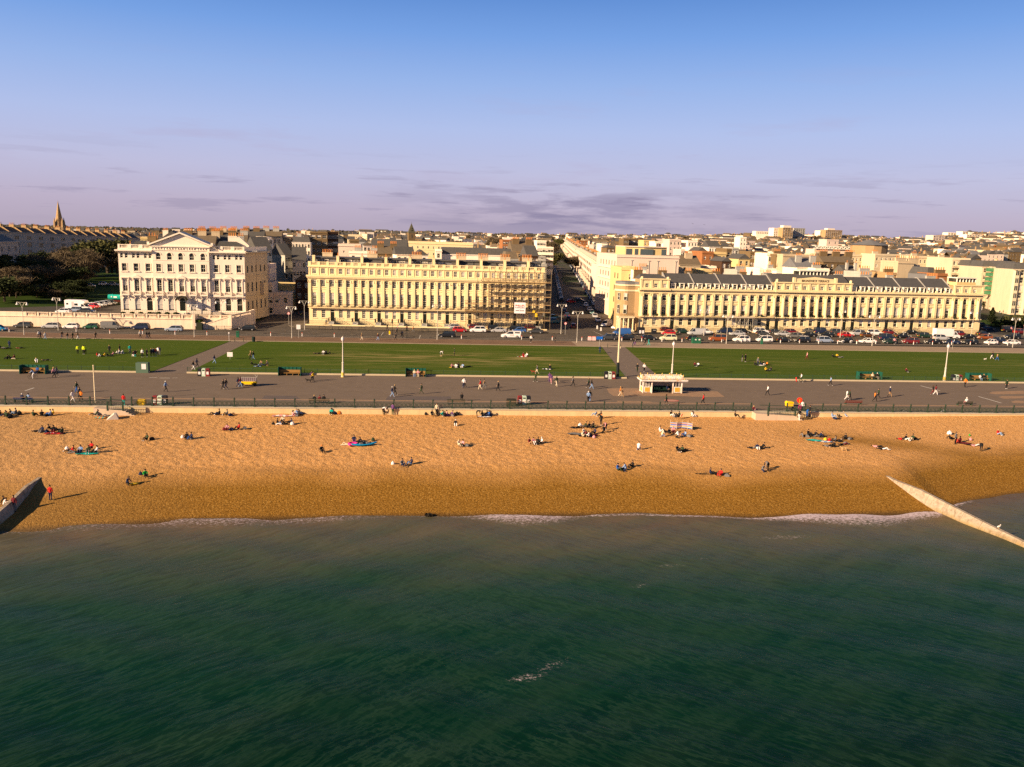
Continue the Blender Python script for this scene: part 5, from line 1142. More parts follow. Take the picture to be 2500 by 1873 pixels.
# platforms and steps down to the beach
for (nm,a,c_,lab) in (('beach_stairs',s0,s1,'white concrete landing and steps down to the beach beside the railing'),('beach_ramp',r0_,r1_,'low sunlit concrete ramp down to the beach below the red round sign')):
    T=thing(nm,lab,'stairs',(a,126.7,0));w=c_-a;b=MB();b.prism([(-1.2,-1.6),(-1.2,.05),(w,-.28),(w,-1.6)],-1.7,0,'y',0)
    for k in range(6): b.box(w+k*.4,w+(k+1)*.4,-1.7,0,-1.8,-.35-k*.2,0)
    ob('platform',b.mesh('platform',M('landing_concrete',(.54,.41,.30),var=.2,streak=.2)),T)
    b=MB();railing(b,.8,w,-.2,.95,-1.65,0,.25);b.box(.7,.92,-1.75,-1.55,-.3,1.1);b.box(w-.1,w+.12,-1.75,-1.55,-.3,1.1)
    for k in range(9): b.box(w+.3*k,w+.3*k+.04,-1.68,-1.62,-.45-.15*k,.85-.2*k)
    b.tube((w,-1.65,.95),(w+2.6,-1.65,-.75),.04);b.tube((0,-.05,1.1),(w,-.05,.95),.05);ob('handrail',b.mesh('handrail',GRN),T)
g=G('P1',1420,1235);T=tag(ob('concrete_wedge',MB().prism([(-1.05,-.3),(1.0,-.3),(.6,.75),(.3,.8)],-.7,.6,'y').mesh('concrete_wedge',M('wedge_concrete',(.62,.54,.47))),None,(g[0],g[1]+.6,g[2]),.3),'pale concrete wedge lying on the shingle beside the steps','concrete block')
# lawn fences
FEN=M('green_wire',(.045,.10,.06),rough=.6)
def fence(x0,x1,label):
    T=thing('lawn_fence',label,'fence',(x0,157.75,0));n=max(1,round((x1-x0)/2.4));st_=(x1-x0)/n;b=MB()
    b.box(0,st_,-.015,.015,.9,.94);b.box(0,st_,-.015,.015,.25,.28)
    k=int(st_/.17)
    for i in range(k): x=i*st_/k;b.box(x-.008,x+.008,-.008,.008,.05,1.0)
    me=b.mesh('fence_panel',FEN);pb=MB();pb.box(-.04,.04,-.04,.04,0,1.1);pme=pb.mesh('fence_post',GRN)
    for i in range(n): ob('fence_panel',me,T,(i*st_,0,.05));ob('fence_post',pme,T,(i*st_,0,.05))
fence(-84,lx0,'thin green wire fence along the front of the left lawn');fence(lx1,rx0,'thin green wire fence along the front of the middle lawn');fence(rx1,128,'thin green wire fence along the front of the right lawn')
# ================================================================== lamps and posts
LPM=M('lamp_post_paint',(.46,.41,.35),var=.1);LGM=M('lamp_glass',(.70,.62,.62),rough=.2,var=.05)
def hpost(z_,bx,by,tz,tx,ty):
    X,Y,g=G(z_,bx,by);_,zt=HZ(tz,tx,ty,Y);return X,Y,g,zt-g
def twinlamp(z_,bx,by,ty,label,rz=0,tz=None,tx=None,single=False):
    X,Y,g,h=hpost(z_,bx,by,tz or z_,bx if tx is None else tx,ty);T=thing('street_lamp',label,'street lamp',(X,Y,g),rz)
    b=MB();b.lathe([(0,.12),(1.2,.11),(1.3,.075),(h-1.6,.055),(h-1.4,.07)],8);ob('pole',b.mesh('pole',LPM),T)
    for s in ((-1,1) if not single else (1,)):
        b=MB();P=[(0,0,h-1.6),(s*.35,0,h-.7),(s*.8,0,h-.2),(s*1.25,0,h-.12)]
        for p_,q_ in zip(P,P[1:]): b.tube(p_,q_,.05)
        b.tube((0,0,h-.2),(s*1.25,0,h-.15),.035);b.tube((s*.5,0,h-.2),(s*.2,0,h-1),.03);o=ob('lamp_arm',b.mesh('lamp_arm',LPM),T)
        b=MB();b.lathe([(h-.75,.30),(h-.6,.26),(h-.3,.10),(h-.1,.07)],8,0,Matrix.Translation((s*1.25,0,0)));b.lathe([(h-.86,.12),(h-.8,.24),(h-.75,.28)],8,1,Matrix.Translation((s*1.25,0,0)));ob('lamp_head',b.mesh('lamp_head',[M('lamp_hood',(.72,.66,.62),rough=.4),LGM]),T)
for a in [('Z1',280,1600,1215,'twin armed street lamp in front of the balustrade, leftmost'),('Z1',672,1490,1165,'twin armed street lamp beside the white parked car at the balustrade'),('ZH',1078,1385,960,'street lamp in front of the green canopy of the pedimented building'),
  ('ZH',1430,1290,915,'street lamp rising before the staircase of the pedimented building'),('Z3',335,1635,1215,'street lamp at the mouth of the shaded side street'),('Z3',502,1525,1140,'street lamp at the left corner of the scaffolded terrace'),
  ('Z4',360,1655,1185,'tall lamp beside the black car left of the white pickup'),('Z4',1975,1580,1185,'street lamp on the kerb right of the scaffolding'),('Z5',393,1590,1200,'street lamp with yellow band at the avenue crossing'),
  ('Z5',1948,1505,1170,'street lamp before the left wing of the right terrace'),('Z6',467,1605,1245,'street lamp right of the brown and black off road car'),('Z6',1862,1530,1190,'street lamp before the right columns of the centre block'),
  ('Z7',245,1630,1250,'street lamp in front of the white coupe'),('Z7',1460,1535,1205,'street lamp before the right end columns of the terrace'),('Z7',1968,1650,1280,'twin armed street lamp at the right edge by the white saloon')]:
    z_,bx,by,ty,lab=a;px,py=nat(z_,bx,by);tp=px+(px-1250)*.0022*((by-ty)/ZM[z_][2])/10*3;k=ZM[z_]
    twinlamp(z_,bx,by,ty,lab,[.3,.1,-.9,-.2,1.4,.5,1.3,.4,.6,1.2,.8,.2,1.0,0,0][[ 'leftmost' in lab].index(True)] if False else random.Random(bx).uniform(-.5,.5))
def globelamp(z_,bx,by,tz,tx,ty,label):
    X,Y,g,h=hpost(z_,bx,by,tz,tx,ty);T=thing('street_lamp',label,'street lamp',(X,Y,g));b=MB()
    b.lathe([(0,.34),(.25,.34),(.3,.26),(1.0,.24),(1.1,.28),(1.2,.19),(2.6,.16),(2.7,.23),(2.85,.12),(h-1.3,.075),(h-1.2,.13),(h-1.0,.07)],10,0);ob('pole',b.mesh('pole',M('white_lamp_paint',(.56,.50,.43))),T)
    b=MB();b.lathe([(0,.36),(.12,.36),(.12,.31),(.85,.28),(.9,.25)],10,0);ob('lamp_base',b.mesh('lamp_base',M('yellow_lamp_base',(.62,.42,.08))),T)
    b=MB();b.lathe([(h-1.0,.1),(h-.85,.22),(h-.6,.30),(h-.4,.25),(h-.25,.16)],10);o=ob('lantern',b.mesh('lantern',LGM),T)
    b=MB();b.lathe([(h-.32,.2),(h-.2,.15),(h-.1,.06),(h,.02)],8);ob('lamp_cap',b.mesh('lamp_cap',M('white_lamp_paint')),T)
globelamp('P2',2195,688,'P2',2200,160,'ornate white globe lamp with yellow foot at the front of the middle lawn')
globelamp('P4',1998,705,'P4',2022,225,'ornate white globe lamp standing behind the white seaside shelter')
globelamp('P6',1185,742,'P6',1238,255,'ornate white globe lamp with yellow foot at the front of the right lawn')
def post(name,label,cat,z_,bx,by,tz,tx,ty,r0,r1,col,basecol=None,bh=0,top=None):
    X,Y,g,h=hpost(z_,bx,by,tz,tx,ty);T=thing(name,label,cat,(X,Y,g));b=MB();b.lathe([(bh,r0),(h,r1)],8);b.ball(0,0,h,r1*1.5,0,6,4);ob('pole',b.mesh('pole',col),T)
    if basecol: b=MB();b.lathe([(0,r0*1.6),(bh*.9,r0*1.4),(bh,r0)],8);ob('pole_base',b.mesh('pole_base',basecol),T)
    return T,h
CRP=M('cream_pole',(.66,.54,.36))
T,h=post('mast','tall cream mast with black base at the foot of the right hand path','mast','P4',1302,692,'Z5',925,1300,.2,.13,CRP,M('black_base',(.015,.02,.02)),3.0)
b=MB();b.box(.1,.35,-.1,.1,h*.5,h*.5+.4);b.box(-.1,1.6,-.03,.03,h*.93,h*.93+.06);ob('camera_box',b.mesh('camera_box',CRP),T)
post('flagpole','plain white pole on the promenade near the beach steps','pole','P1',1228,1055,'P1',1197,540,.12,.08,CRP)
b=MB();b.cyl(0,0,0,.78,.10,.09,8,0);b.cyl(0,0,.78,1.05,.09,.085,8,1);b.cyl(0,0,.35,.5,.102,.1,8,2);BOL=b.mesh('bollard',[M('bollard_white',(.80,.72,.66)),M('bollard_red',(.60,.10,.05)),M('bollard_band',(.75,.65,.6))])
for z_,l in (('P1',[(120,110),(980,105),(1412,130),(1833,135)]),('P2',[(40,145),(450,150),(862,155),(1268,160),(1672,165),(2085,175)]),('P3',[(1508,195)]),('P4',[(72,205),(465,215),(845,220),(1098,215),(1358,225),(1613,228),(1873,232),(2130,235)]),
   ('P5',[(430,240),(683,242),(1185,250),(1430,253),(1675,258),(1918,260),(2165,262)]),('P6',[(58,260),(303,262),(790,270),(1033,272),(1278,272),(1518,275),(1757,277),(1997,282)])):
    for x,y in l: X,Y,g=G(z_,x,y);tag(ob('bollard',BOL,None,(X,Y,g)),'slim white bollard with red top and band standing on the cycle lane line','bollard','red topped bollards along the cycle lane')
def box3(name,label,cat,z_,x,y,w,d,h,col,extra=None,rz=0,parts=None):
    X,Y,g=G(z_,x,y);T=thing(name,label,cat,(X,Y,g),rz);b=MB();ch=.06
    b.prism([(-w/2,0),(w/2,0),(w/2,h-ch),(w/2-ch,h),(-w/2+ch,h),(-w/2,h-ch)],0,d,'y',0);ob('body',b.mesh('body',col),T)
    for nm,bx,m in (parts or []): b=MB();b.box(*bx);ob(nm,b.mesh(nm,m),T)
    return T
BB=M('bin_black',(.02,.02,.025),rough=.5);BP=M('bin_pale',(.50,.60,.48),rough=.5);BR=M('bin_red',(.22,.03,.03),rough=.5);BG=M('bin_green',(.02,.11,.06),rough=.5);WPN=M('white_panel',(.75,.68,.66));YLW=M('bright_yellow',(.85,.52,.01),rough=.5)
def bins(z_,x,y,order,where,dx=.72):
    X,Y,g=G(z_,x,y)
    for i,c in enumerate(order):
        m,n=((BB,'black'),(BP,'pale green'),(BR,'dark red'))['kgr'.index(c)]
        T=thing('litter_bin','%s litter bin %s'%(n,where),'bin',(X+(i-1)*dx,Y,g));b=MB();b.prism([(-.33,0),(.33,0),(.33,1.3),(.25,1.42),(-.25,1.42),(-.33,1.3)],0,.7,'y');ob('body',b.mesh('body',m),T)
        b=MB();b.box(-.2,.2,-.02,0,.35,.85);ob('notice',b.mesh('notice',WPN),T);b=MB();b.box(-.22,.22,-.01,.05,1.0,1.2);ob('slot',b.mesh('slot',BB),T)
bins('P2',405,678,'kgr','in the trio where the left path meets the promenade');bins('P4',1205,714,'kgr','in the trio beside the black based mast');bins('P6',1350,750,'kgr','in the trio right of the right globe lamp')
bins('P1',2050,1048,'rgk','in the trio at the railing near the beach steps');bins('P4',105,1045,'rgk','in the trio at the railing in the middle of the promenade')
b_=box3('slatted_bin','large dark slatted bin at the railing beside the red bin trio','bin','P3',2150,1065,1.5,1,1.1,M('dark_wood',(.035,.03,.02)));b=MB()
for k in range(7): b.box(-.7+k*.2,-.62+k*.2,-.03,0,.1,1.0)
ob('slats',b.mesh('slats',M('wood_slat',(.12,.10,.07))),b_)
box3('litter_bin','slim tall green bin on the red paving near the left path','bin','P2',842,180,.7,.5,1.6,BG,parts=[('slot',(-.2,.2,-.02,0,1.2,1.35),BB)])
T=thing('litter_bin','round dark bin at the corner of the middle lawn','bin',G('P2',1048,236));b=MB();b.lathe([(0,.34),(1.0,.42),(1.1,.42),(1.25,.2)],10);ob('body',b.mesh('body',M('dark_green_bin',(.015,.03,.025))),T)
box3('equipment_cabinet','green steel cabinet with two white labels beside the cycle lane','cabinet','Z6',105,1602,2.3,1.1,1.5,BG,parts=[('notice',(-.5,-.1,-.02,0,.9,1.2),WPN),('notice',(.45,.9,-.02,0,.9,1.2),WPN)])
box3('litter_bin','narrow green post bin before the boxy white car','bin','Z6',905,1612,.5,.5,1.6,BG,parts=[('slot',(-.15,.15,-.02,0,1.2,1.35),BB)])
box3('equipment_cabinet','pale green kiosk cabinet with a poster behind the left lawn fence','cabinet','P1',1825,635,2.2,1.0,1.9,M('pale_green_metal',(.09,.14,.10)),parts=[('poster',(-.05,.75,-.03,0,.7,1.7),WPN)])
box3('recycling_bin','big black recycling bin with white panels before the corner house','bin','Z5',1185,1485,1.9,1.2,1.9,BB,parts=[('panel',(-.7,-.1,-.03,0,.2,1.1),WPN),('panel',(.15,.75,-.03,0,.2,1.1),WPN)])
box3('recycling_bin','plain dark bin right of the black recycling bin','bin','Z5',1342,1485,1.4,1,1.5,BB,parts=[('slot',(-.4,.4,-.03,0,1.05,1.2),GRY)])
box3('equipment_cabinet','dark cabinet against the retaining wall beside the stairs','cabinet','ZW',530,405,1.5,1.0,1.9,M('dark_metal',(.03,.035,.02)),parts=[('door_panel',(-.9,-.76,-.02,.4,1.0,1.8),WPN)])
for z_,x,y,l in (('P1',1810,1062,'yellow grit bin behind the railing near the beach steps'),('P5',1308,1078,'yellow grit bin behind the railing near the red round sign')):
    T=thing('grit_bin',l,'grit bin',G(z_,x,y-8));b=MB();b.prism([(-.55,0),(.55,0),(.62,.6),(-.62,.6)],0,.7,'y',0);ob('body',b.mesh('body',YLW),T);b=MB();b.prism([(-.68,.6),(.68,.6),(.5,.85),(-.45,.9)],-.05,.75,'y');ob('lid',b.mesh('lid',YLW),T)
T=thing('life_buoy_sign','bright red round sign on a yellow post behind the railing','sign',G('P5',1425,1058));zz=HZ('P5',1427,985,T.location.y)[1];b=MB();b.tube((0,0,0),(0,0,zz),.05);ob('post',b.mesh('post',YLW),T)
b=MB();b.add([(.45*math.cos(a*PI/12),-.06,zz+.45*math.sin(a*PI/12)) for a in range(24)]+[(.45*math.cos(a*PI/12),.06,zz+.45*math.sin(a*PI/12)) for a in range(24)],[tuple(range(24))[::-1],tuple(range(24,48))]+[(i,(i+1)%24,24+(i+1)%24,24+i) for i in range(24)]);b.box(-.04,.04,-.08,-.07,zz-.35,zz+.2,1);ob('disc',b.mesh('disc',[M('signal_red',(.85,.05,.02),rough=.5),YLW]),T)
# wooden benches / green shelters
SHY_=[]
def greenshelter(z_,x0,x1,y,label,rz=0):
    a=G(z_,x0,y);c=G(z_,x1,y);w=c[0]-a[0];SHY_.append((a[0],c[0],a[1]));T=thing('seat_shelter',label,'shelter',(a[0],a[1],0),rz);b=MB();m=M('shelter_green',(.014,.085,.058),rough=.5,var=.2)
    b.box(0,w,1.3,1.38,0,1.5);b.prism([(0,0),(0,1.55),(1.4,1.55),(1.4,0)],0,.08,'x');b.prism([(0,0),(0,1.55),(1.4,1.55),(1.4,0)],w-.08,w,'x')
    for k in range(int(w/.7)): b.box(k*.7+.3,k*.7+.38,1.24,1.3,.5,1.5)
    ob('screen',b.mesh('screen',m),T);b=MB();b.box(.12,w-.12,.5,1.1,.42,.5);b.box(.12,w-.12,1.05,1.15,.55,1.0)
    for k in range(4): xx=.4+k*(w-.9)/3;b.box(xx,xx+.08,.55,1.1,0,.42)
    ob('bench_seat',b.mesh('bench_seat',M('bench_wood',(.30,.16,.05),var=.3,sc=3)),T)
for a in [('P1',248,595,648,'dark green seat shelter at the front of the left lawn'),('P2',1360,1655,672,'empty green seat shelter at the front of the middle lawn'),('P3',788,1050,686,'green seat shelter with two people, right half of the middle lawn'),('P6',90,375,722,'bright green seat shelter with two people left of the globe lamp'),('P6',1498,1775,738,'bright green seat shelter right of the bin trio')]: greenshelter(*a)
def bench(z_,x,y,label,w=2.4,m=None,back=1):
    X,Y,g=G(z_,x,y);T=thing('bench',label,'bench',(X,Y,0));m=m or M('dark_bench',(.05,.045,.03));b=MB();b.box(-w/2,w/2,0,.45,.4,.46);ob('seat',b.mesh('seat',m),T)
    b=MB();b.box(-w/2,w/2,-.06,0,.5,.62);b.box(-w/2,w/2,-.06,0,.68,.82);ob('backrest',b.mesh('backrest',m),T)
    for s in (-1,1): b=MB();b.box(s*(w/2-.15)-.04,s*(w/2-.15)+.04,0,.42,0,.4);b.box(s*(w/2-.15)-.04,s*(w/2-.15)+.04,-.05,0,0,.8);ob('leg',b.mesh('leg',GRN),T)
bench('P1',300,1015,'blue painted bench with two people behind the left railing',2.8,M('blue_bench',(.02,.03,.09)));bench('P2',1890,1030,'bench behind the railing with three people in red and black',3.2);bench('P3',1440,1038,'dark bench behind the railing with one seated man',2.9)
bench('P6',2095-2080+2080 if False else 20,1050,'reddish bench behind the railing below the walking couple',3.0,M('red_bench',(.16,.04,.03)));bench('P6',1450,1062,'dark bench with one seated person behind the right railing',2.8)
# white seaside shelter
a=G('P4',1625,893);c=G('P4',2122,897);w=c[0]-a[0]
T=thing('seaside_shelter','white iron seaside shelter with railed flat roof and orange stained side panels','shelter',(a[0],a[1],0),math.atan2(c[1]-a[1],w));WI=M('white_iron',(.84,.74,.66),var=.08,dirt=(.62,.26,.05));OR=M('orange_panel',(.70,.33,.05),var=.3,sc=3)
b=MB();dp=1.9
for x,y in ((0,0),(1.6,0),(w-1.6,0),(w,0),(0,dp),(w,dp),(1.6,dp),(w-1.6,dp)): b.box(x-.09,x+.09,y-.09,y+.09,0,2.15)
ob('columns',b.mesh('columns',WI),T)
b=MB()
for x0,x1 in ((0,1.6),(w-1.6,w)):
    b.box(x0+.1,x1-.1,-.03,.03,.12,1.15,0);b.box(x0+.35,x1-.35,-.06,-.03,.25,1.05,1)
    for k in range(2): xx=x0+.5+k*.55;b.box(xx,xx+.06,-.02,.02,1.15,2.1)
b.box(-.03,.03,.1,dp-.1,.12,1.15,0);b.box(-.06,-.03,.5,1.4,.25,1.05,1)
ob('side_panels',b.mesh('side_panels',[WI,OR]),T)
b=MB();b.box(.3,w-.3,dp*.75,dp*.75+.06,.1,2.1,0);ob('glazed_screen',b.mesh('glazed_screen',M('shelter_screen',(.26,.21,.18),rough=.3)),T)
b=MB();b.box(1.7,w-1.7,.6,1.2,.42,.5);b.box(1.7,w-1.7,1.2,1.3,.1,1.1);ob('bench_seat',b.mesh('bench_seat',M('shelter_dark',(.008,.024,.017))),T)
b=MB();b.box(-.35,w+.85,-.45,dp+.75,2.15,2.32,0);b.box(-.45,w+.95,-.55,dp+.85,2.28,2.42,0);b.box(0,w+.3,.3,dp+.2,2.42,2.5,1)
ob('roof',b.mesh('roof',[WI,M('shelter_roof_lead',(.20,.17,.15))]),T)
b=MB()
def lat(x0,y0,x1,y1,z0,z1):
    L_=math.hypot(x1-x0,y1-y0);n=max(2,int(L_/.32));TT=Matrix.Translation((x0,y0,0))@Matrix.Rotation(math.atan2(y1-y0,x1-x0),4,'Z')
    for zz in (z0,(z0+z1)/2-.04,z1-.08): b.box(0,L_,-.03,.03,zz,zz+.1,0,TT)
    for i in range(n): b.box(i*L_/n,i*L_/n+.13,-.025,.025,z0,z1,0,TT)
    for i in range(0,n+1,4): b.lathe([(z1,.09),(z1+.2,.07),(z1+.34,.01)],6,1,TT@Matrix.Translation((i*L_/n,0,0)))
lat(0,.3,w+.3,.3,2.5,3.0);lat(0,dp+.3,w+.3,dp+.3,2.5,3.0);lat(0,.3,0,dp+.3,2.5,3.0);lat(w+.3,.3,w+.3,dp+.3,2.5,3.0)
lat(-.4,-.5,w+.9,-.5,2.42,2.5);lat(-.4,-.5,-.4,dp+.8,2.42,2.5)
ob('roof_railing',b.mesh('roof_railing',[WI,M('finial_yellow',(.62,.42,.10))]),T)
# signs, barriers, signals
def sign(z_,bx,by,ty,label,w,h,m,rz=0,round_=False,pole=None):
    X,Y,g,hh=hpost(z_,bx,by,z_,bx,ty);T=thing('road_sign',label,'sign',(X,Y,g),rz);b=MB();b.tube((0,.05,0),(0,.05,hh),.04);ob('pole',b.mesh('pole',pole or GRY),T)
    b=MB()
    if round_:
        for r_,yy,mi in ((w/2,0,0),(w*.36,-.01,1)): b.add([(r_*math.cos(a*PI/8),yy,hh-w/2+r_*math.sin(a*PI/8)) for a in range(16)],[tuple(range(16))],mi)
        b.box(-w*.2,w*.2,-.02,-.012,hh-w*.56,hh-w*.44,2)
    else: b.box(-w/2,w/2,0,.03,hh-h,hh,0)
    ob('sign_plate',b.mesh('sign_plate',m),T);return T
RW=[M('sign_red_rim',(.60,.08,.08)),WPN,M('signal_red',(.85,.05,.02))]
sign('Z5',668,1640,1515,'small blue information sign beside the cycle lane at the avenue',1.6,.75,M('sign_blue',(.01,.12,.50)));sign('ZW',2022,530,325,'white square notice on a pole at the mouth of the side street',1.0,1.15,WPN)
sign('ZQ',1140,1600,1395,'round red and white speed sign at the side street',.8,.8,RW,round_=True);sign('Z4',2030,1590,1425,'round red and white sign right of the lamp by the avenue',.75,.8,RW,round_=True)
sign('ZR',1310,1330,1020,'round white and red sign at the extreme right edge',.7,.8,RW,round_=True);sign('P2',733,232,112,'short white post with a round head at the left path',.35,.35,[WPN,WPN,WPN],round_=True,pole=WPN)
sign('P2',745,460,368,'small white lawn notice board with a red mark beside the left path',1.1,.95,WPN);sign('P6',1290,330,222,'small pale blue sign behind the right globe lamp',.35,.3,M('sign_pale_blue',(.35,.45,.65)))
for z_,bx,by,ty,l in (('Z3',1645,1590,1385,'traffic signal with three lamps at the crossing, left one'),('Z3',1835,1642,1480,'traffic signal at the crossing, nearer the lawn'),('Z5',1197,1460,1360,'thin dark signal post at the corner house')):
    X,Y,g,hh=hpost(z_,bx,by,z_,bx,ty);T=thing('traffic_light',l,'traffic light',(X,Y,g));b=MB();b.tube((0,0,0),(0,0,hh),.06);ob('pole',b.mesh('pole',IRON),T);b=MB();b.box(-.2,.2,-.25,-.05,hh-1.1,hh);b.ball(0,-.25,hh-.2,.1,1,6,4);ob('signal_head',b.mesh('signal_head',[IRON,RED]),T)
for z_,x,y,l in (('Z3',1610,1592,'yellow lit keep left bollard at the crossing'),('Z5',642,1425,'white traffic bollard on the avenue island, rear one'),('Z5',688,1448,'white traffic bollard on the avenue island, front one')):
    T=thing('traffic_bollard',l,'bollard',G(z_,x,y));b=MB();b.prism([(-.2,0),(.2,0),(.2,.9),(.12,1.1),(-.12,1.1),(-.2,.9)],-.12,.12,'y');ob('body',b.mesh('body',YLW if 'yellow' in l else M('bollard_white')),T);b=MB();b.box(-.24,.24,-.16,.16,0,.15);ob('foot',b.mesh('foot',GRY),T)
X,Y,g=G('Z5',575,1562)
for i in range(2):
    T=thing('water_barrier','%s of two red and white plastic barriers in the cycle lane'%['left','right'][i],'barrier',(X-.55+i*1.15,Y,g));b=MB();b.prism([(-.52,0),(.52,0),(.48,.35),(.42,1.0),(-.42,1.0),(-.48,.35)],-.2,.2,'y',0);ob('body',b.mesh('body',M('pink_white_plastic',(.75,.50,.48))),T);b=MB();b.box(-.4,.4,-.14,.14,1.0,1.1);ob('cap',b.mesh('cap',RED),T)
b=MB();b.box(-.05,.05,-.05,.05,0,1.05);PM=b.mesh('path_post',GRN)
for z_,x,y,l in (('P2',802,240,'green post at the top of the left path, left one'),('P2',918,240,'green post at the top of the left path, right one'),('P4',1175,312,'green post at the top of the right path, left one'),('P4',1343,316,'green post at the top of the right path, middle one'),('P4',1497,316,'green post right of the right path')): tag(ob('post',PM,None,G(z_,x,y)),l,'post')
T=thing('guard_rail','black guard railing in front of the stone staircase','railing',(-59.6,227.0,0));b=MB();railing(b,0,8,0,1.1,0,0,.35);ob('rail',b.mesh('rail',IRON),T);b=MB()
for k in range(5): b.box(k*2-.05,k*2+.05,-.05,.05,0,1.25)
ob('rail_posts',b.mesh('rail_posts',IRON),T)
cr=MB()
for s in (-.8,.8): cr.box(s-.05,s+.05,-.04,.04,0,1.0)
cr.box(-.8,.8,-.03,.03,.9,.98);CR=cr.mesh('hoop',IRON)
for k,(z_,x,y) in enumerate([('Z3',730,1525),('Z3',905,1530),('Z3',1080,1532),('Z3',1250,1535),('Z4',210,1560),('Z3',2060,1550)]):
    tag(ob('cycle_stand',CR,None,G(z_,x,y)),'low black cycle stand on the pavement before the scaffolded terrace','cycle stand','black cycle stands in a row on the pavement')
# yellow cargo trolley
X,Y,g=G('P2',985,800);T=thing('cargo_trolley','wire sided trolley with bright yellow panel being pushed on the promenade','trolley',(X,Y,0));b=MB();b.box(-1.35,1.35,-.35,.35,.3,.85,0);b.box(-1.2,1.2,-.36,-.35,.35,.7,0);ob('yellow_panel',b.mesh('yellow_panel',YLW),T)
b=MB();b.box(-1.4,1.4,-.4,.4,.85,.9);b.box(-1.3,1.3,-.38,.38,.9,1.45,1)
for k in range(9): b.box(-1.4+k*.34,-1.36+k*.34,-.42,-.38,.85,1.55)
b.tube((-1.4,-.4,1.55),(1.4,-.4,1.55),.03);b.tube((1.4,0,1.5),(1.1,0,2.0),.04);b.tube((1.4,0,1.5),(1.5,0,1.9),.04);ob('cage',b.mesh('cage',[LPM,M('purple_load',(.20,.14,.16),sc=5,var=.5)]),T)
for s in (-1.1,1.1):
    b=MB();b.cyl(0,0,-.05,.05,.3,None,10,0,Matrix.Translation((s,-.42,.3))@Matrix.Rotation(PI/2,4,'X'));ob('wheel',b.mesh('wheel',IRON),T)
# ================================================================== vehicles
TYRE=M('tyre',(.012,.012,.012),rough=.9);HUB=M('hub',(.45,.42,.40),rough=.35,metal=.6);CG=glassm('car_glass',[(.3,(.010,.013,.014)),(.7,(.03,.035,.04))],.08);HL=M('headlight',(.75,.72,.68),rough=.15,var=.02);TLM=M('tail_light',(.35,.01,.01),rough=.3)
def paint(n,c): return M('paint_'+n,c,rough=.28,spec=.6,var=.06,sc=.8)
PC={'white':(.82,.76,.74),'silver':(.42,.41,.42),'silver blue':(.27,.32,.42),'blue':(.03,.10,.30),'bright blue':(.01,.20,.42),'navy':(.012,.022,.055),'black':(.010,.011,.013),'dark grey':(.05,.05,.05),'grey':(.16,.15,.14),'red':(.50,.015,.02),'dark red':(.16,.012,.015),'green':(.015,.08,.04),'dark green':(.012,.035,.025),'teal':(.03,.17,.18),'brown':(.10,.04,.015),'orange brown':(.28,.07,.015),'cream':(.72,.64,.42)}
CT={ #      L   W    H   belt hood  ws0  ws1  rf  rb  tail(z)
'hatchback':(3.95,1.74,1.48,.95,.82,1.0,.30,-1.35,-1.85,.93),'estate':(4.5,1.8,1.5,.95,.80,1.1,.40,-1.70,-2.15,.95),'saloon':(4.6,1.82,1.43,.93,.80,1.05,.35,-.95,-1.7,.98),
'SUV':(4.6,1.88,1.72,1.08,1.0,1.15,.55,-1.75,-2.15,1.08),'MPV':(4.4,1.82,1.72,1.05,.92,1.45,.75,-1.75,-2.1,1.05),'van':(5.0,1.95,1.98,1.12,.98,1.75,1.05,-2.35,-2.45,1.12),'small car':(3.5,1.64,1.48,.92,.85,.85,.25,-.95,-1.55,.9),'off road car':(4.7,1.9,1.95,1.15,1.08,1.0,.75,-2.15,-2.3,1.15)}
CME={}
WHL=MB();TW=Matrix.Rotation(PI/2,4,'X');WHL.cyl(0,0,-.1,.1,.32,None,14,0,TW);WHL.cyl(0,0,.1,.115,.2,.18,10,1,TW);WHL.cyl(0,0,-.115,-.1,.18,.2,10,1,TW);WHM=WHL.mesh('wheel',[TYRE,HUB])
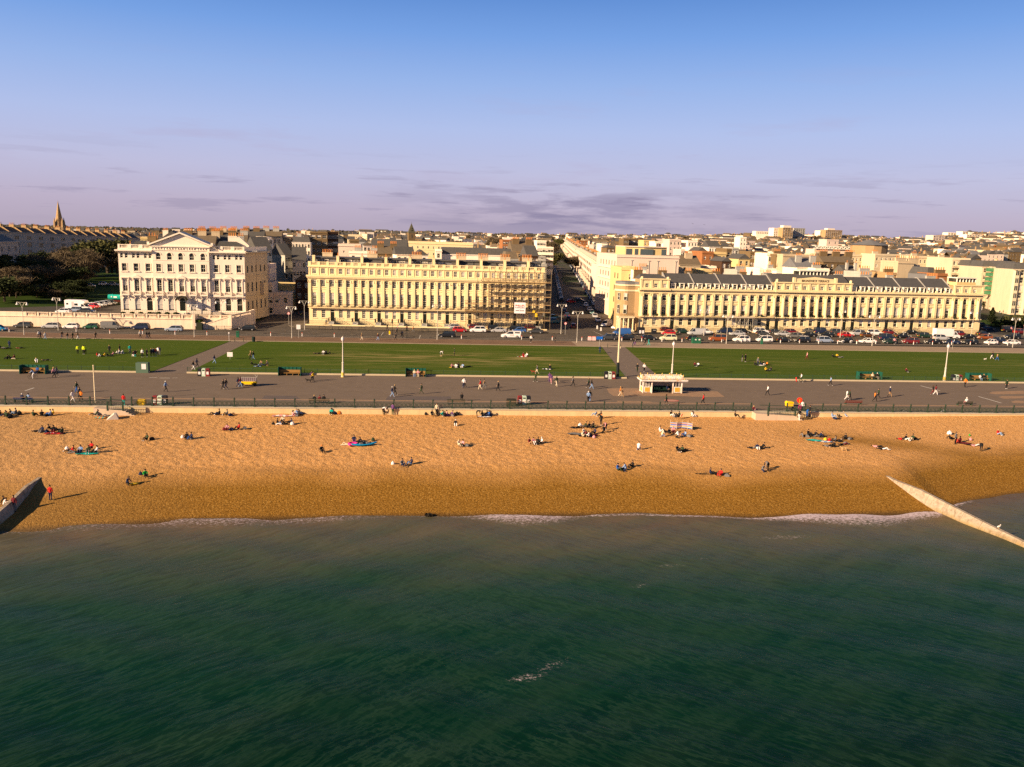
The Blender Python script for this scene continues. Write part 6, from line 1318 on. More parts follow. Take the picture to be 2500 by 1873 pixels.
def carmesh(kind):
    if kind in CME: return CME[kind]
    Lc,Wc,Hc,be,ho,w0,w1,rf,rb,tz=CT[kind];h=Lc/2;hw=Wc/2
    stn=[(h,.42,.80),(h-.06,.60,.86),(h-.3,ho-.12,.95),(w0,ho+.08,1.),(w0-.4,be,1.),(0,be,1.),(rb+.3,be,1.),(rb-.02,tz,.98),(-h+.12,tz-.05 if rb<-h+.3 else tz-.02,.93),(-h,.55,.86)]
    b=MB();rings=[]
    for x,z,s in stn:
        q=hw*s;lo=.22 if abs(x)<h-.1 else .32;rings+= [(x,-q*.93,lo),(x,-q,min(.5,z-.08)),(x,-q*.97,z-.07),(x,-q*.84,z),(x,q*.84,z),(x,q*.97,z-.07),(x,q,min(.5,z-.08)),(x,q*.93,lo)]
    n=len(stn);fs=[]
    for i in range(n-1):
        for k in range(8): a=i*8+k;c=i*8+(k+1)%8;fs.append((a,c,c+8,a+8))
    fs+=[tuple(range(8)),tuple(range((n-1)*8,n*8))[::-1]];b.add(rings,fs)
    rw=hw*.70;bw_=hw*.84
    # roof skin and pillars
    van=kind=='van'
    b.add([(w1,-rw,Hc-.04),(w1,rw,Hc-.04),(rf,rw,Hc-.02),(rf,-rw,Hc-.02),(w1-.15,-rw*.85,Hc),(w1-.15,rw*.85,Hc),(rf+.15,rw*.85,Hc+.01),(rf+.15,-rw*.85,Hc+.01)],[(4,5,6,7),(0,1,5,4),(1,2,6,5),(2,3,7,6),(3,0,4,7),(3,2,1,0)])
    for s in (-1,1):
        for (x0,x1) in ((w0,w1),(rb,rf)): b.tube((x0,s*bw_,be),(x1,s*rw,Hc-.03),.05,0,4)
        xm=(w1+rf)/2-.05;b.tube((xm,s*(bw_+.01),be),(xm,s*(rw+.01),Hc-.03),.045,0,4);b.tube((w1,s*rw,Hc-.03),(rf,s*rw,Hc-.03),.045,0,4)
        if van: b.add([(w1-.5,s*(bw_+.03),be-.05),(rb+.02,s*(bw_+.03),be-.05),(rf,s*(rw+.06),Hc-.05),(w1-.4,s*(rw+.06),Hc-.05)],[(0,1,2,3)] if s>0 else [(3,2,1,0)])
    if van: b.box(rb-.02,rb+.02,-bw_,bw_,.5,Hc-.1)
    g=MB();g.add([(w0,-bw_,be-.02),(w0,bw_,be-.02),(w1,rw,Hc-.06),(w1,-rw,Hc-.06),(rb,-bw_,be-.02),(rb,bw_,be-.02),(rf,rw,Hc-.05),(rf,-rw,Hc-.05)],[(0,1,2,3),(5,4,7,6),(1,5,6,2),(4,0,3,7)])
    hl=MB();hl.box(-.06,.05,-.2,.2,-.08,.08);tl=MB();tl.box(-.04,.04,-.14,.14,-.12,.12);pl_=MB();pl_.box(-.02,.02,-.26,.26,-.06,.06)
    CME[kind]=(b,g.mesh('car_windows',CG),hl.mesh('headlight',HL),tl.mesh('tail_light',TLM),CT[kind],pl_.mesh('number_plate',M('plate_yellow',(.7,.5,.05))),pl_.mesh('number_plate',M('plate_white',(.8,.78,.75))));return CME[kind]
CBD={}
def car(z_,x,y,kind,col,label,face=1,rz=0,group=None,small=False,xyz=None,roof=None,name='parked_car'):
    b,g,hl,tl,ct,pr,pf=carmesh(kind);k=(kind,col)
    if k not in CBD: CBD[k]=b.mesh('car_body',paint(col,PC[col]))
    if xyz is None:
        X,Y,g0=G(z_,x,y);Y+=ct[1]/2*.9;g0=2.52 if g0>2 and X<-50 else g0
    else: X,Y,g0=xyz
    r=rz+(0 if face>0 else PI);T=thing(name,label,'car' if kind!='van' else 'van',(X,Y,g0+.02),r,group)
    ob('car_body',CBD[k],T);ob('car_windows',g,T);h=ct[0]/2
    if small: 
        for sx_ in (h*.62,-h*.6): 
            for s in (-1,1): ob('wheel',WHM,T,(sx_,s*ct[1]/2*.88,.32))
        return T
    for sx_ in (h*.62,-h*.6):
        for s in (-1,1): ob('wheel',WHM,T,(sx_,s*ct[1]/2*.9,.32))
    for s in (-1,1): ob('headlight',hl,T,(h-.12,s*ct[1]*.33,.66));ob('tail_light',tl,T,(-h+.04,s*ct[1]*.36,.78))
    ob('number_plate',pf,T,(h,0,.42));ob('number_plate',pr,T,(-h,0,.55))
    if roof: bb=MB();bb.box(ct[7]+.1,ct[6]-.1,-ct[1]*.3,ct[1]*.3,ct[2]+.01,ct[2]+.04);ob('roof_panel',bb.mesh('roof_panel',paint(roof,PC[roof])),T)
    return T
CARS=[('Z1',-30,1555,'hatchback','bright blue','bright blue car cut by the left edge of the road',1),
('Z1',250,1518,'estate','dark grey','dark grey estate parked leftmost along the balustrade',-1),('Z1',575,1525,'estate','silver','silver estate parked second along the balustrade',-1),('Z1',808,1530,'hatchback','white','white hatchback between silver estate and green hatchback',-1),
('Z1',1040,1532,'hatchback','green','green hatchback parked between white hatchback and grey van',-1),('Z1',1275,1535,'van','grey','grey van with side windows along the balustrade',1),('Z1',1612,1540,'SUV','navy','navy car parked right of the grey van',-1),
('ZH',805,1315,'estate','silver blue','silver blue estate below the green canopy steps',-1),('ZH',1755,1305,'estate','black','black estate turning by the staircase',-1),
('Z4',608,1520,'hatchback','silver','silver hatchback behind the red hatchback before the cream terrace',1),('Z4',655,1558,'hatchback','red','red hatchback left of the big white off road car',1),('Z4',860,1520,'hatchback','dark red','red car half hidden behind the white off road car',1),
('Z4',893,1562,'SUV','white','white SUV parked before the scaffolded terrace',-1),('Z4',1105,1528,'hatchback','black','black car behind the silver saloon before the scaffolding',1),('Z4',1163,1562,'saloon','silver','silver saloon left of the white pickup',-1),
('Z4',487,1628,'SUV','black','black SUV driving in the cycle side lane right of the lamp',-1),('Z4',1362,1538,'estate','black','black estate behind the white pickup roof',-1),('Z4',1432,1565,'hatchback','blue','blue hatchback just right of the white pickup',-1),
('Z4',1590,1532,'hatchback','dark red','dark red car behind the dark grey saloon by the scaffolding end',1),('Z4',1645,1575,'saloon','dark grey','dark grey saloon at the end of the scaffolded row',-1),
('Z5',790,1560,'SUV','dark grey','dark grey SUV left of the cream mast',-1),('Z5',1000,1562,'estate','black','long black estate right of the cream mast',-1),('Z5',950,1502,'van','blue','blue van beside the corner house porch',-1),
('Z5',1285,1562,'hatchback','black','black hatchback left of the cream white small SUV',1),('Z5',1523,1568,'SUV','cream','cream white small SUV in front of the red hatchback',-1),('Z5',1522,1500,'hatchback','red','bright red hatchback near the black recycling bin',-1),('Z5',1500,1462,'hatchback','dark red','red car behind the bright red hatchback',1),
('Z5',1700,1478,'hatchback','dark green','dark green car left of the silver van',1),('Z6',110,1502,'van','silver','long silver van before the right terrace',-1),('Z6',228,1485,'hatchback','white','white car peeping behind the silver van',1),
('Z6',75,1570,'hatchback','black','black hatchback behind the green cabinet',1),('Z6',455,1480,'SUV','navy','navy car behind the off road car with orange sides',-1),('Z6',370,1575,'off road car','orange brown','black and orange off road car with pale roof',-1),
('Z6',612,1508,'saloon','silver','silver saloon between off road car and white crossover',-1),('Z6',680,1480,'estate','black','black estate behind the silver saloon near the gantry',1),('Z6',665,1585,'SUV','white','white crossover behind the cycle lane bollards',-1),
('Z6',905,1482,'SUV','white','white SUV in the back row before the doorways',1),('Z6',925,1508,'hatchback','dark grey','dark grey hatchback in front of the back row white SUV',1),('Z6',945,1585,'MPV','white','boxy white car behind the narrow green post bin',-1),
('Z6',1082,1485,'hatchback','dark grey','dark hatchback right of the white SUV in the back row',1),('Z6',1172,1510,'saloon','silver','silver saloon in front of the dark red estate',-1),('Z6',1280,1485,'estate','dark red','dark red estate in the back row below the columns',1),
('Z6',1180,1588,'hatchback','black','black hatchback in the front row right of the boxy white car',1),('Z6',1315,1535,'estate','grey','grey estate between two black cars',-1),('Z6',1412,1592,'MPV','black','black MPV in the front row left of the blue white roofed car',-1),
('Z6',1490,1470,'saloon','grey','grey car roof in the back row left of the navy people carrier',1),('Z6',1490,1522,'saloon','black','black saloon in the middle row below the centre columns',-1),('Z6',1652,1485,'off road car','navy','navy people carrier in the back row',1),
('Z6',1705,1524,'estate','black','black estate below the navy people carrier',-1),('Z6',1690,1594,'MPV','silver blue','blue MPV with white roof in the front row',1),('Z6',1845,1492,'SUV','dark grey','dark SUV by the centre block lamp',1),
('Z6',1950,1522,'saloon','red','red saloon behind the black and white vintage car',1),('Z7',82,1505,'MPV','silver','silver MPV in the back row right of the red saloon',-1),
('Z7',200,1528,'hatchback','brown','brown hatchback in the middle row beside the lamp',1),('Z7',300,1503,'SUV','white','white SUV in the back row right of the lamp',1),('Z7',208,1602,'saloon','white','white coupe in the front row before the lamp',-1),
('Z7',470,1490,'hatchback','dark red','dark red hatchback in the back row with plants behind',1),('Z7',450,1565,'off road car','navy','navy off road car behind the dark green hatchback',1),('Z7',482,1606,'hatchback','dark green','dark green hatchback left of the red SUV',-1),
('Z7',640,1538,'saloon','black','black saloon in the middle row left of centre right wing',1),('Z7',735,1495,'saloon','black','black saloon in the back row above the red SUV',-1),('Z7',735,1606,'SUV','dark red','dark red SUV in the front row',-1),
('Z7',912,1535,'SUV','dark green','dark green SUV left of the white box truck',1),('Z7',1010,1610,'saloon','black','black saloon in the front row right of the red SUV',-1),('Z7',1110,1565,'SUV','silver','silver SUV in front of the white box truck',1),
('Z7',1335,1515,'SUV','dark red','dark red car nose right of the box truck',1),('Z7',1238,1612,'saloon','navy','navy saloon in the front row before the box truck',-1),('Z7',1440,1545,'saloon','black','black saloon beside the end of the terrace',-1),
('Z7',1462,1615,'estate','black','black estate in the front row left of the rounded white car',-1),('Z7',1640,1552,'estate','orange brown','rust brown estate beyond the end of the terrace',-1),('Z7',1722,1616,'small car','white','small rounded white car in the front row',-1),
('Z7',1835,1590,'hatchback','navy','navy hatchback between the two white cars at right',1),('Z7',1980,1620,'saloon','white','white saloon at the right end of the front row',-1),('Z7',1985,1548,'SUV','black','black taxi like car at the right edge behind the white saloon',-1)]
for z_,x,y,k,c,l,f in CARS: car(z_,x,y,k,c,l,f,roof='white' if 'white roof' in l else ('cream' if 'pale roof' in l else None),name='car' if 'driving' in l or 'turning' in l else 'parked_car')
# vintage car: running boards and separate wings
T=thing('vintage_car','black and white vintage style car with white wings in the front row','car',(*G('Z6',1950,1596)[:2],.02),PI);T.location.y+=.8
b,g_,hl,tl,ct,pr,pf=carmesh('small car');ob('car_body',b.mesh('car_body',paint('black',PC['black'])),T,sc=(1.1,.85,1.05));ob('car_windows',g_,T,sc=(1.1,.85,1.05))
b=MB()
for sx_ in (1.25,-1.2):
    for s in (-.72,.72): b.lathe([(0,.05),(.0,.42),(.18,.42),(.2,.3)],12,0,Matrix.Translation((sx_,s-.1 if s>0 else s-.1,.38))@Matrix.Rotation(-PI/2,4,'X'));ob('wheel',WHM,T,(sx_,s*1.1,.32))
b.box(.9,2.1,-.75,.75,.3,.5);b.box(-2.0,-1.0,-.5,.5,.35,.5);ob('wings',b.mesh('wings',paint('white',PC['white'])),T)
# pickup
X,Y,_=G('Z4',1325,1636);T=thing('pickup_truck','white pickup truck with hardtop and red lettering before the scaffolding','pickup truck',(X,Y+.9,.02),PI);b,g_,hl,tl,ct,pr,pf=carmesh('SUV')
bb=MB();bb.v=[(p[0]*1.15,p[1],p[2]*1.04) for p in b.v];bb.f=list(b.f);bb.m=list(b.m);bb.box(-2.62,-.6,-.82,.82,1.0,1.82);WP=paint('white',PC['white']);ob('car_body',bb.mesh('car_body',WP),T);ob('car_windows',g_,T,sc=(.75,1.0,1.04),loc=(.45,0,0))
bb=MB();bb.box(-2.3,-1.0,.825,.84,1.3,1.65);bb.box(-2.3,-1.0,-.84,-.825,1.3,1.65);ob('side_windows',bb.mesh('side_windows',CG),T)
for sx_ in (1.6,-1.6):
    for s in (-.85,.85): ob('wheel',WHM,T,(sx_,s,.38),sc=1.15)
for s in (-.6,.6): ob('headlight',hl,T,(2.55,s,.78));ob('tail_light',tl,T,(-2.62,s,.9))
q=text('ACCESS',.32,T,(-.2,.93,.72),RED,rot=(PI/2,0,PI))
# box truck
X,Y,_=G('Z7',1180,1548);T=thing('box_truck','white box truck parked before the right end of the terrace','truck',(X,Y+1.1,.02),0)
b=MB();b.box(-3.9,1.6,-1.05,1.05,.75,3.1);ob('cargo_box',b.mesh('cargo_box',WP),T);b=MB();b.prism([(1.65,.35),(1.65,2.3),(2.5,2.25),(3.1,1.35),(3.75,1.15),(3.8,.35)],-.98,.98,'y');ob('cab',b.mesh('cab',WP),T)
b=MB();b.prism([(2.56,2.2),(3.12,1.4),(3.16,1.36),(2.6,2.24)],-.85,.85,'y');b.prism([(1.9,1.3),(1.9,2.1),(2.4,2.1),(2.95,1.35)],-.99,.99,'y');ob('cab_windows',b.mesh('cab_windows',CG),T)
b=MB();b.box(-3.9,3.6,-.7,.7,.4,.75);ob('chassis',b.mesh('chassis',TYRE),T)
for sx_ in (2.8,-2.4):
    for s in (-.95,.95): ob('wheel',WHM,T,(sx_,s,.38),sc=1.2)
# motorhome
X,Y,_=G('ZC',600,850,2.52);T=thing('motorhome','white motorhome in the car park left of the pedimented building','motorhome',(X,Y+1,2.54),-.12)
b=MB();b.prism([(-3.4,.45),(-3.4,2.9),(-3.2,3.05),(1.2,3.05),(2.2,2.85),(2.5,2.35),(1.9,2.0),(1.3,2.0),(1.3,.45)],-1.1,1.1,'y');ob('living_box',b.mesh('living_box',WP),T);b=MB();b.prism([(1.3,.35),(1.3,1.98),(1.9,1.98),(2.6,1.25),(3.3,1.05),(3.4,.35)],-1.0,1.0,'y');ob('cab',b.mesh('cab',WP),T)
b=MB();b.prism([(1.95,1.95),(2.62,1.28),(2.68,1.28),(2.0,1.98)],-.9,.9,'y');b.prism([(1.4,1.25),(1.4,1.85),(1.85,1.85),(2.4,1.25)],-1.01,1.01,'y');b.box(-2.9,-2.3,-1.12,-1.1,1.7,2.2);b.box(-.6,.4,-1.12,-1.1,1.5,2.1);ob('side_windows',b.mesh('side_windows',CG),T);b=MB();b.box(-1.4,-.75,-1.12,-1.1,.5,2.5);b.box(-3.2,.3,-1.115,-1.1,2.6,2.68);ob('door',b.mesh('door',M('pale_panel',(.5,.42,.42))),T)
for sx_ in (2.5,-1.9):
    for s in (-.95,.95): ob('wheel',WHM,T,(sx_,s,.36),sc=1.1)
def pcar(x,y,kind,col,label,face=1,rz=0):
    X,Y,_=G('ZC',x,y,2.52);car(None,0,0,kind,col,label,face,rz,xyz=(X,Y+.8,2.52))
pcar(490,890,'hatchback','silver blue','blue hatchback in front of the motorhome',-1);pcar(150,935,'hatchback','white','white car roof just above the balustrade at the car park',-1);pcar(1040,760,'hatchback','white','white car beside the motorhome nose',1,-.5);pcar(1085,778,'small car','red','small red car in front of the motorhome nose',1,-.5)
pcar(1240,715,'saloon','silver','silver saloon first right of the red car in the car park',1,-.5);pcar(1400,690,'saloon','silver','silver saloon second right of the red car in the car park',1,-.5);pcar(1560,665,'saloon','grey','grey saloon third right of the red car in the car park',1,-.5);pcar(850,930,'saloon','dark grey','dark grey car roof just behind the balustrade',1,0)
X,Y,_=G('ZC',1740,640,2.52);T=thing('tanker','turquoise round tank on a dark trailer beside the pedimented building','tanker',(X,Y,2.54));b=MB();b.cyl(0,0,-1.9,1.9,.85,None,14,0,Matrix.Translation((0,0,2.1))@Matrix.Rotation(PI/2,4,'Y'));b.box(-.9,-.6,-.2,.2,2.9,3.05);ob('tank',b.mesh('tank',M('turquoise',(.02,.36,.30),rough=.4)),T);b=MB();b.box(-2,2.4,-.8,.8,.5,1.2);ob('chassis',b.mesh('chassis',M('rust_dark',(.08,.02,.015))),T);b=MB();b.box(-.1,.9,-.87,-.85,1.95,2.4);b.box(-.9,-.55,-.87,-.84,2.1,2.45);ob('plate',b.mesh('plate',WPN),T)
for s in (-.8,.8):
    for sx_ in (-1.2,1.6): ob('wheel',WHM,T,(sx_,s,.36))
# side street and avenue vehicles
def lane(off,ys,cols,kinds,group,lab,rz,seed):
    r=random.Random(seed)
    for y in ys:
        x=avx(y)+off;c=r.choice(cols);k=r.choice(kinds);car(None,0,0,k,c,lab%c,1,rz,group,True,(x,y,terr(x,y)))
VC=['silver','black','dark grey','navy','white','silver blue','grey','dark red'];VK=['hatchback','hatchback','saloon','estate','SUV']
AR=PI/2-.139
lane(17.6,np.arange(330,640,6.2),VC,VK,'cars parked on the right side of the avenue','%s car in the line parked on the right side of the avenue',AR,5)
lane(4.6,np.arange(345,640,6.4),VC,VK,'cars parked on the left side of the avenue','%s car in the line parked on the left side of the avenue',AR,6)
for z_,x,y,k,c,l,rz in [('Z5',330,1105,'hatchback','red','red car crossing halfway up the avenue',.1),('Z5',430,1090,'estate','dark grey','dark car turning behind the red one halfway up the avenue',-.4),('Z5',150,870,'hatchback','grey','lone car driving far up the avenue',AR),
   ('Z5',510,1150,'hatchback','white','white hatchback first of the near avenue cars on the right kerb',AR+PI),('Z5',555,1205,'saloon','silver','silver saloon second of the near avenue cars on the right kerb',AR+PI),('Z5',580,1240,'hatchback','teal','teal hatchback third of the near avenue cars on the right kerb',AR+PI),('Z5',620,1285,'saloon','silver','silver saloon fourth of the near avenue cars on the right kerb',AR+PI),('Z5',660,1335,'saloon','white','white saloon just behind the white van on the avenue',AR+PI),
   ('Z5',765,1395,'van','white','white van parked on the avenue beside the yellow house',AR+PI-.5),('Z5',880,1425,'hatchback','white','white hatchback in front of the avenue van',AR+PI-.5),('Z5',355,1415,'hatchback','dark red','dark red car waiting at the avenue mouth',AR),
   ('Z5',245,1225,'saloon','navy','navy saloon behind the scaffolding on the avenue',AR),('Z5',275,1280,'estate','navy','navy estate second on the left avenue kerb',AR),('Z5',295,1320,'hatchback','black','black hatchback third on the left avenue kerb',AR),('Z5',125,1300,'hatchback','teal','teal hatchback at the foot of the scaffolding',.4),('Z5',130,1355,'SUV','teal','dark teal SUV below the teal hatchback at the scaffolding',.3),
   ('ZQ',1350,1370,'hatchback','silver','silver car parked in the shaded side street',PI/2+.15),('ZQ',1340,1450,'estate','black','black car in front of the silver one in the side street',PI/2+.15)]: car(z_,x,y,k,c,l,1,rz)
car('ZQ',960,1385,'van','cream','cream and green camper van in the shaded side street',-1,.2,roof=None)
for z_,x,y,k,c,l,rz in [('ZR',1160,610,'SUV','white','white SUV above the garden hedge of the square',0),('ZR',600,480,'saloon','silver','silver saloon parked below the green netting',-.3),('ZR',850,500,'saloon','black','black saloon under the black balcony of the square',-.3),('ZR',1010,560,'SUV','dark grey','dark SUV left of the white SUV at the square',-.2),
   ('ZR',390,1190,'saloon','navy','navy saloon in the shade behind the terrace end',.1),('ZR',200,1080,'estate','dark grey','dark estate deep in the shade beyond the terrace end',.1),('ZR',950,1230,'van','black','dark van behind the right lamp post',-1.2 if 0 else .1),('ZR',1270,1280,'SUV','dark red','dark red car at the right edge in the shade',.1),('ZR',250,1330,'saloon','black','black saloon at the corner beyond the terrace end',.3)]: car(z_,x,y,k,c,l,1,rz,xyz=None)
for i,(x,y,c) in enumerate([(1030,995,'white'),(1190,975,'white'),(1300,978,'silver')]): car('Z1',x,y,'hatchback',c,'%s car parked beyond the park trees left of the pedimented building'%['first','second','third'][i],1,.1)
# ================================================================== people
CLO={'k':('black',(.014,.014,.016)),'n':('navy',(.015,.025,.07)),'w':('white',(.78,.72,.70)),'g':('grey',(.16,.15,.15)),'r':('red',(.50,.02,.02)),'b':('blue',(.02,.10,.36)),'p':('pink',(.62,.28,.30)),'t':('teal',(.01,.38,.33)),'y':('yellow',(.80,.50,.03)),'o':('orange',(.68,.20,.03)),'v':('purple',(.12,.05,.16)),
'e':('green',(.02,.32,.05)),'c':('cream',(.62,.50,.36)),'m':('maroon',(.14,.02,.025)),'l':('light blue',(.22,.32,.52)),'h':('fluorescent yellow',(.75,.85,.03)),'s':('tan',(.34,.20,.10)),'d':('dark green',(.03,.05,.025)),'f':('magenta',(.70,.03,.25))}
CL={k:M('cloth_'+v[0].replace(' ','_'),v[1],.9,.15,.15,4) for k,v in CLO.items()}
SKN=M('skin',(.52,.30,.19),.6,.3,.05);HR={'k':M('hair_dark',(.015,.010,.008),.7),'m':M('hair_brown',(.07,.035,.015),.7),'y':M('hair_fair',(.42,.27,.11),.7),'w':M('hair_white',(.60,.56,.52),.7),'o':M('hat_orange',(.65,.17,.02),.8)}
SHO={'k':M('shoe_dark',(.02,.018,.015)),'w':M('shoe_white',(.75,.70,.68))}
def poses():
    def S(**k):
        base=dict(pel=(0,0,.95),bel=(0,0,1.12),che=(0,.0,1.33),nek=(0,.01,1.47),hed=(0,.03,1.60),crn=(0,.02,1.68),
          sL=(.17,0,1.40),eL=(.235,-.02,1.13),wL=(.25,.05,.88),sR=(-.17,0,1.40),eR=(-.235,-.02,1.13),wR=(-.25,.05,.88),
          hL=(.09,0,.88),kL=(.10,.02,.48),aL=(.10,-.02,.09),tL=(.12,.13,.04),hR=(-.09,0,.88),kR=(-.10,.02,.48),aR=(-.10,-.02,.09),tR=(-.12,.13,.04));base.update(k);return base
    P={'stand':S(),'walk':S(kL=(.10,.2,.5),aL=(.10,.30,.10),tL=(.11,.43,.07),kR=(-.10,-.03,.48),aR=(-.10,-.34,.15),tR=(-.11,-.24,.04),eL=(.24,-.14,1.15),wL=(.25,-.2,.92),eR=(-.24,.08,1.14),wR=(-.25,.26,.98)),
    'sit':S(pel=(0,0,.13),bel=(0,-.05,.3),che=(0,-.06,.52),nek=(0,-.03,.66),hed=(0,.02,.79),crn=(0,.02,.87),sL=(.17,-.06,.59),sR=(-.17,-.06,.59),eL=(.26,.08,.4),eR=(-.26,.08,.4),wL=(.14,.3,.38),wR=(-.14,.3,.38),hL=(.1,.04,.13),hR=(-.1,.04,.13),kL=(.14,.38,.44),kR=(-.14,.38,.44),aL=(.13,.58,.1),aR=(-.13,.58,.1),tL=(.14,.72,.06),tR=(-.14,.72,.06)),
    'lean':S(pel=(0,0,.12),bel=(0,-.12,.26),che=(0,-.26,.45),nek=(0,-.32,.58),hed=(0,-.33,.71),crn=(0,-.35,.79),sL=(.17,-.27,.51),sR=(-.17,-.27,.51),eL=(.26,-.42,.3),eR=(-.26,-.42,.3),wL=(.27,-.48,.06),wR=(-.27,-.48,.06),hL=(.1,.03,.12),hR=(-.1,.03,.12),kL=(.13,.42,.22),kR=(-.12,.42,.3),aL=(.12,.82,.08),aR=(-.12,.75,.08),tL=(.14,.88,.18),tR=(-.14,.83,.16)),
    'lie':S(pel=(0,0,.12),bel=(0,-.17,.13),che=(0,-.4,.15),nek=(0,-.54,.15),hed=(0,-.67,.17),crn=(0,-.75,.18),sL=(.18,-.46,.13),sR=(-.18,-.46,.13),eL=(.3,-.3,.08),eR=(-.3,-.3,.08),wL=(.22,-.06,.08),wR=(-.22,-.06,.08),hL=(.1,.06,.12),hR=(-.1,.06,.12),kL=(.12,.45,.34),kR=(-.11,.5,.1),aL=(.11,.7,.07),aR=(-.12,.92,.07),tL=(.12,.82,.08),tR=(-.15,.95,.18)),
    'bend':S(pel=(0,-.14,.92),bel=(0,.02,1.0),che=(0,.22,1.04),nek=(0,.36,1.03),hed=(0,.48,.98),crn=(0,.55,.95),sL=(.17,.28,1.03),sR=(-.17,.28,1.03),eL=(.19,.34,.77),eR=(-.19,.34,.77),wL=(.14,.42,.52),wR=(-.14,.42,.52),hL=(.09,-.12,.86),hR=(-.09,-.12,.86),kL=(.1,-.05,.47),kR=(-.1,-.05,.47)),
    'kneel':S(pel=(0,-.05,.34),bel=(0,0,.5),che=(0,.08,.7),nek=(0,.14,.83),hed=(0,.22,.94),crn=(0,.24,1.02),sL=(.17,.1,.77),sR=(-.17,.1,.77),eL=(.24,.2,.55),eR=(-.24,.2,.55),wL=(.14,.42,.45),wR=(-.14,.42,.45),hL=(.1,-.03,.32),hR=(-.1,-.03,.32),kL=(.14,.32,.3),kR=(-.15,.3,.08),aL=(.13,.25,.07),aR=(-.14,-.15,.06),tL=(.14,.4,.04),tR=(-.14,-.28,.05)),
    'seat':S(pel=(0,0,.56),bel=(0,-.03,.72),che=(0,-.06,.93),nek=(0,-.04,1.07),hed=(0,0,1.2),crn=(0,0,1.28),sL=(.17,-.06,1.0),sR=(-.17,-.06,1.0),eL=(.24,.02,.76),eR=(-.24,.02,.76),wL=(.12,.26,.68),wR=(-.12,.26,.68),hL=(.1,.04,.54),hR=(-.1,.04,.54),kL=(.13,.45,.54),kR=(-.13,.45,.54),aL=(.12,.5,.09),aR=(-.12,.5,.09),tL=(.13,.64,.04),tR=(-.13,.64,.04)),
    'cycle':S(pel=(0,-.25,1.0),bel=(0,-.12,1.15),che=(0,.06,1.32),nek=(0,.14,1.44),hed=(0,.2,1.56),crn=(0,.2,1.64),sL=(.17,.06,1.38),sR=(-.17,.06,1.38),eL=(.24,.22,1.2),eR=(-.24,.22,1.2),wL=(.2,.45,1.08),wR=(-.2,.45,1.08),hL=(.09,-.2,.95),hR=(-.09,-.2,.95),kL=(.1,.12,.85),kR=(-.1,.05,.62),aL=(.1,.0,.42),aR=(-.1,-.05,.18),tL=(.1,.13,.4),tR=(-.1,.08,.15))}
    P['read']=S(eL=(.22,.1,1.15),wL=(.1,.3,1.15),eR=(-.22,.1,1.15),wR=(-.1,.3,1.15))
    return P
RAD=dict(pel=(.155,.12),bel=(.14,.105),che=(.165,.115),nek=(.06,.06),hed=(.092,.105),crn=(.06,.07),sL=(.075,.07),eL=(.05,.05),wL=(.034,.034),hL=(.095,.095),kL=(.062,.062),aL=(.045,.045),tL=(.038,.03))
BONES=[('pel','bel',1),('bel','che',1),('che','nek',1),('nek','hed',0),('hed','crn',0)]
for s in 'LR': BONES+=[('che','s'+s,1),('s'+s,'e'+s,1),('e'+s,'w'+s,1),('pel','h'+s,2),('h'+s,'k'+s,2),('k'+s,'a'+s,2),('a'+s,'t'+s,3)]
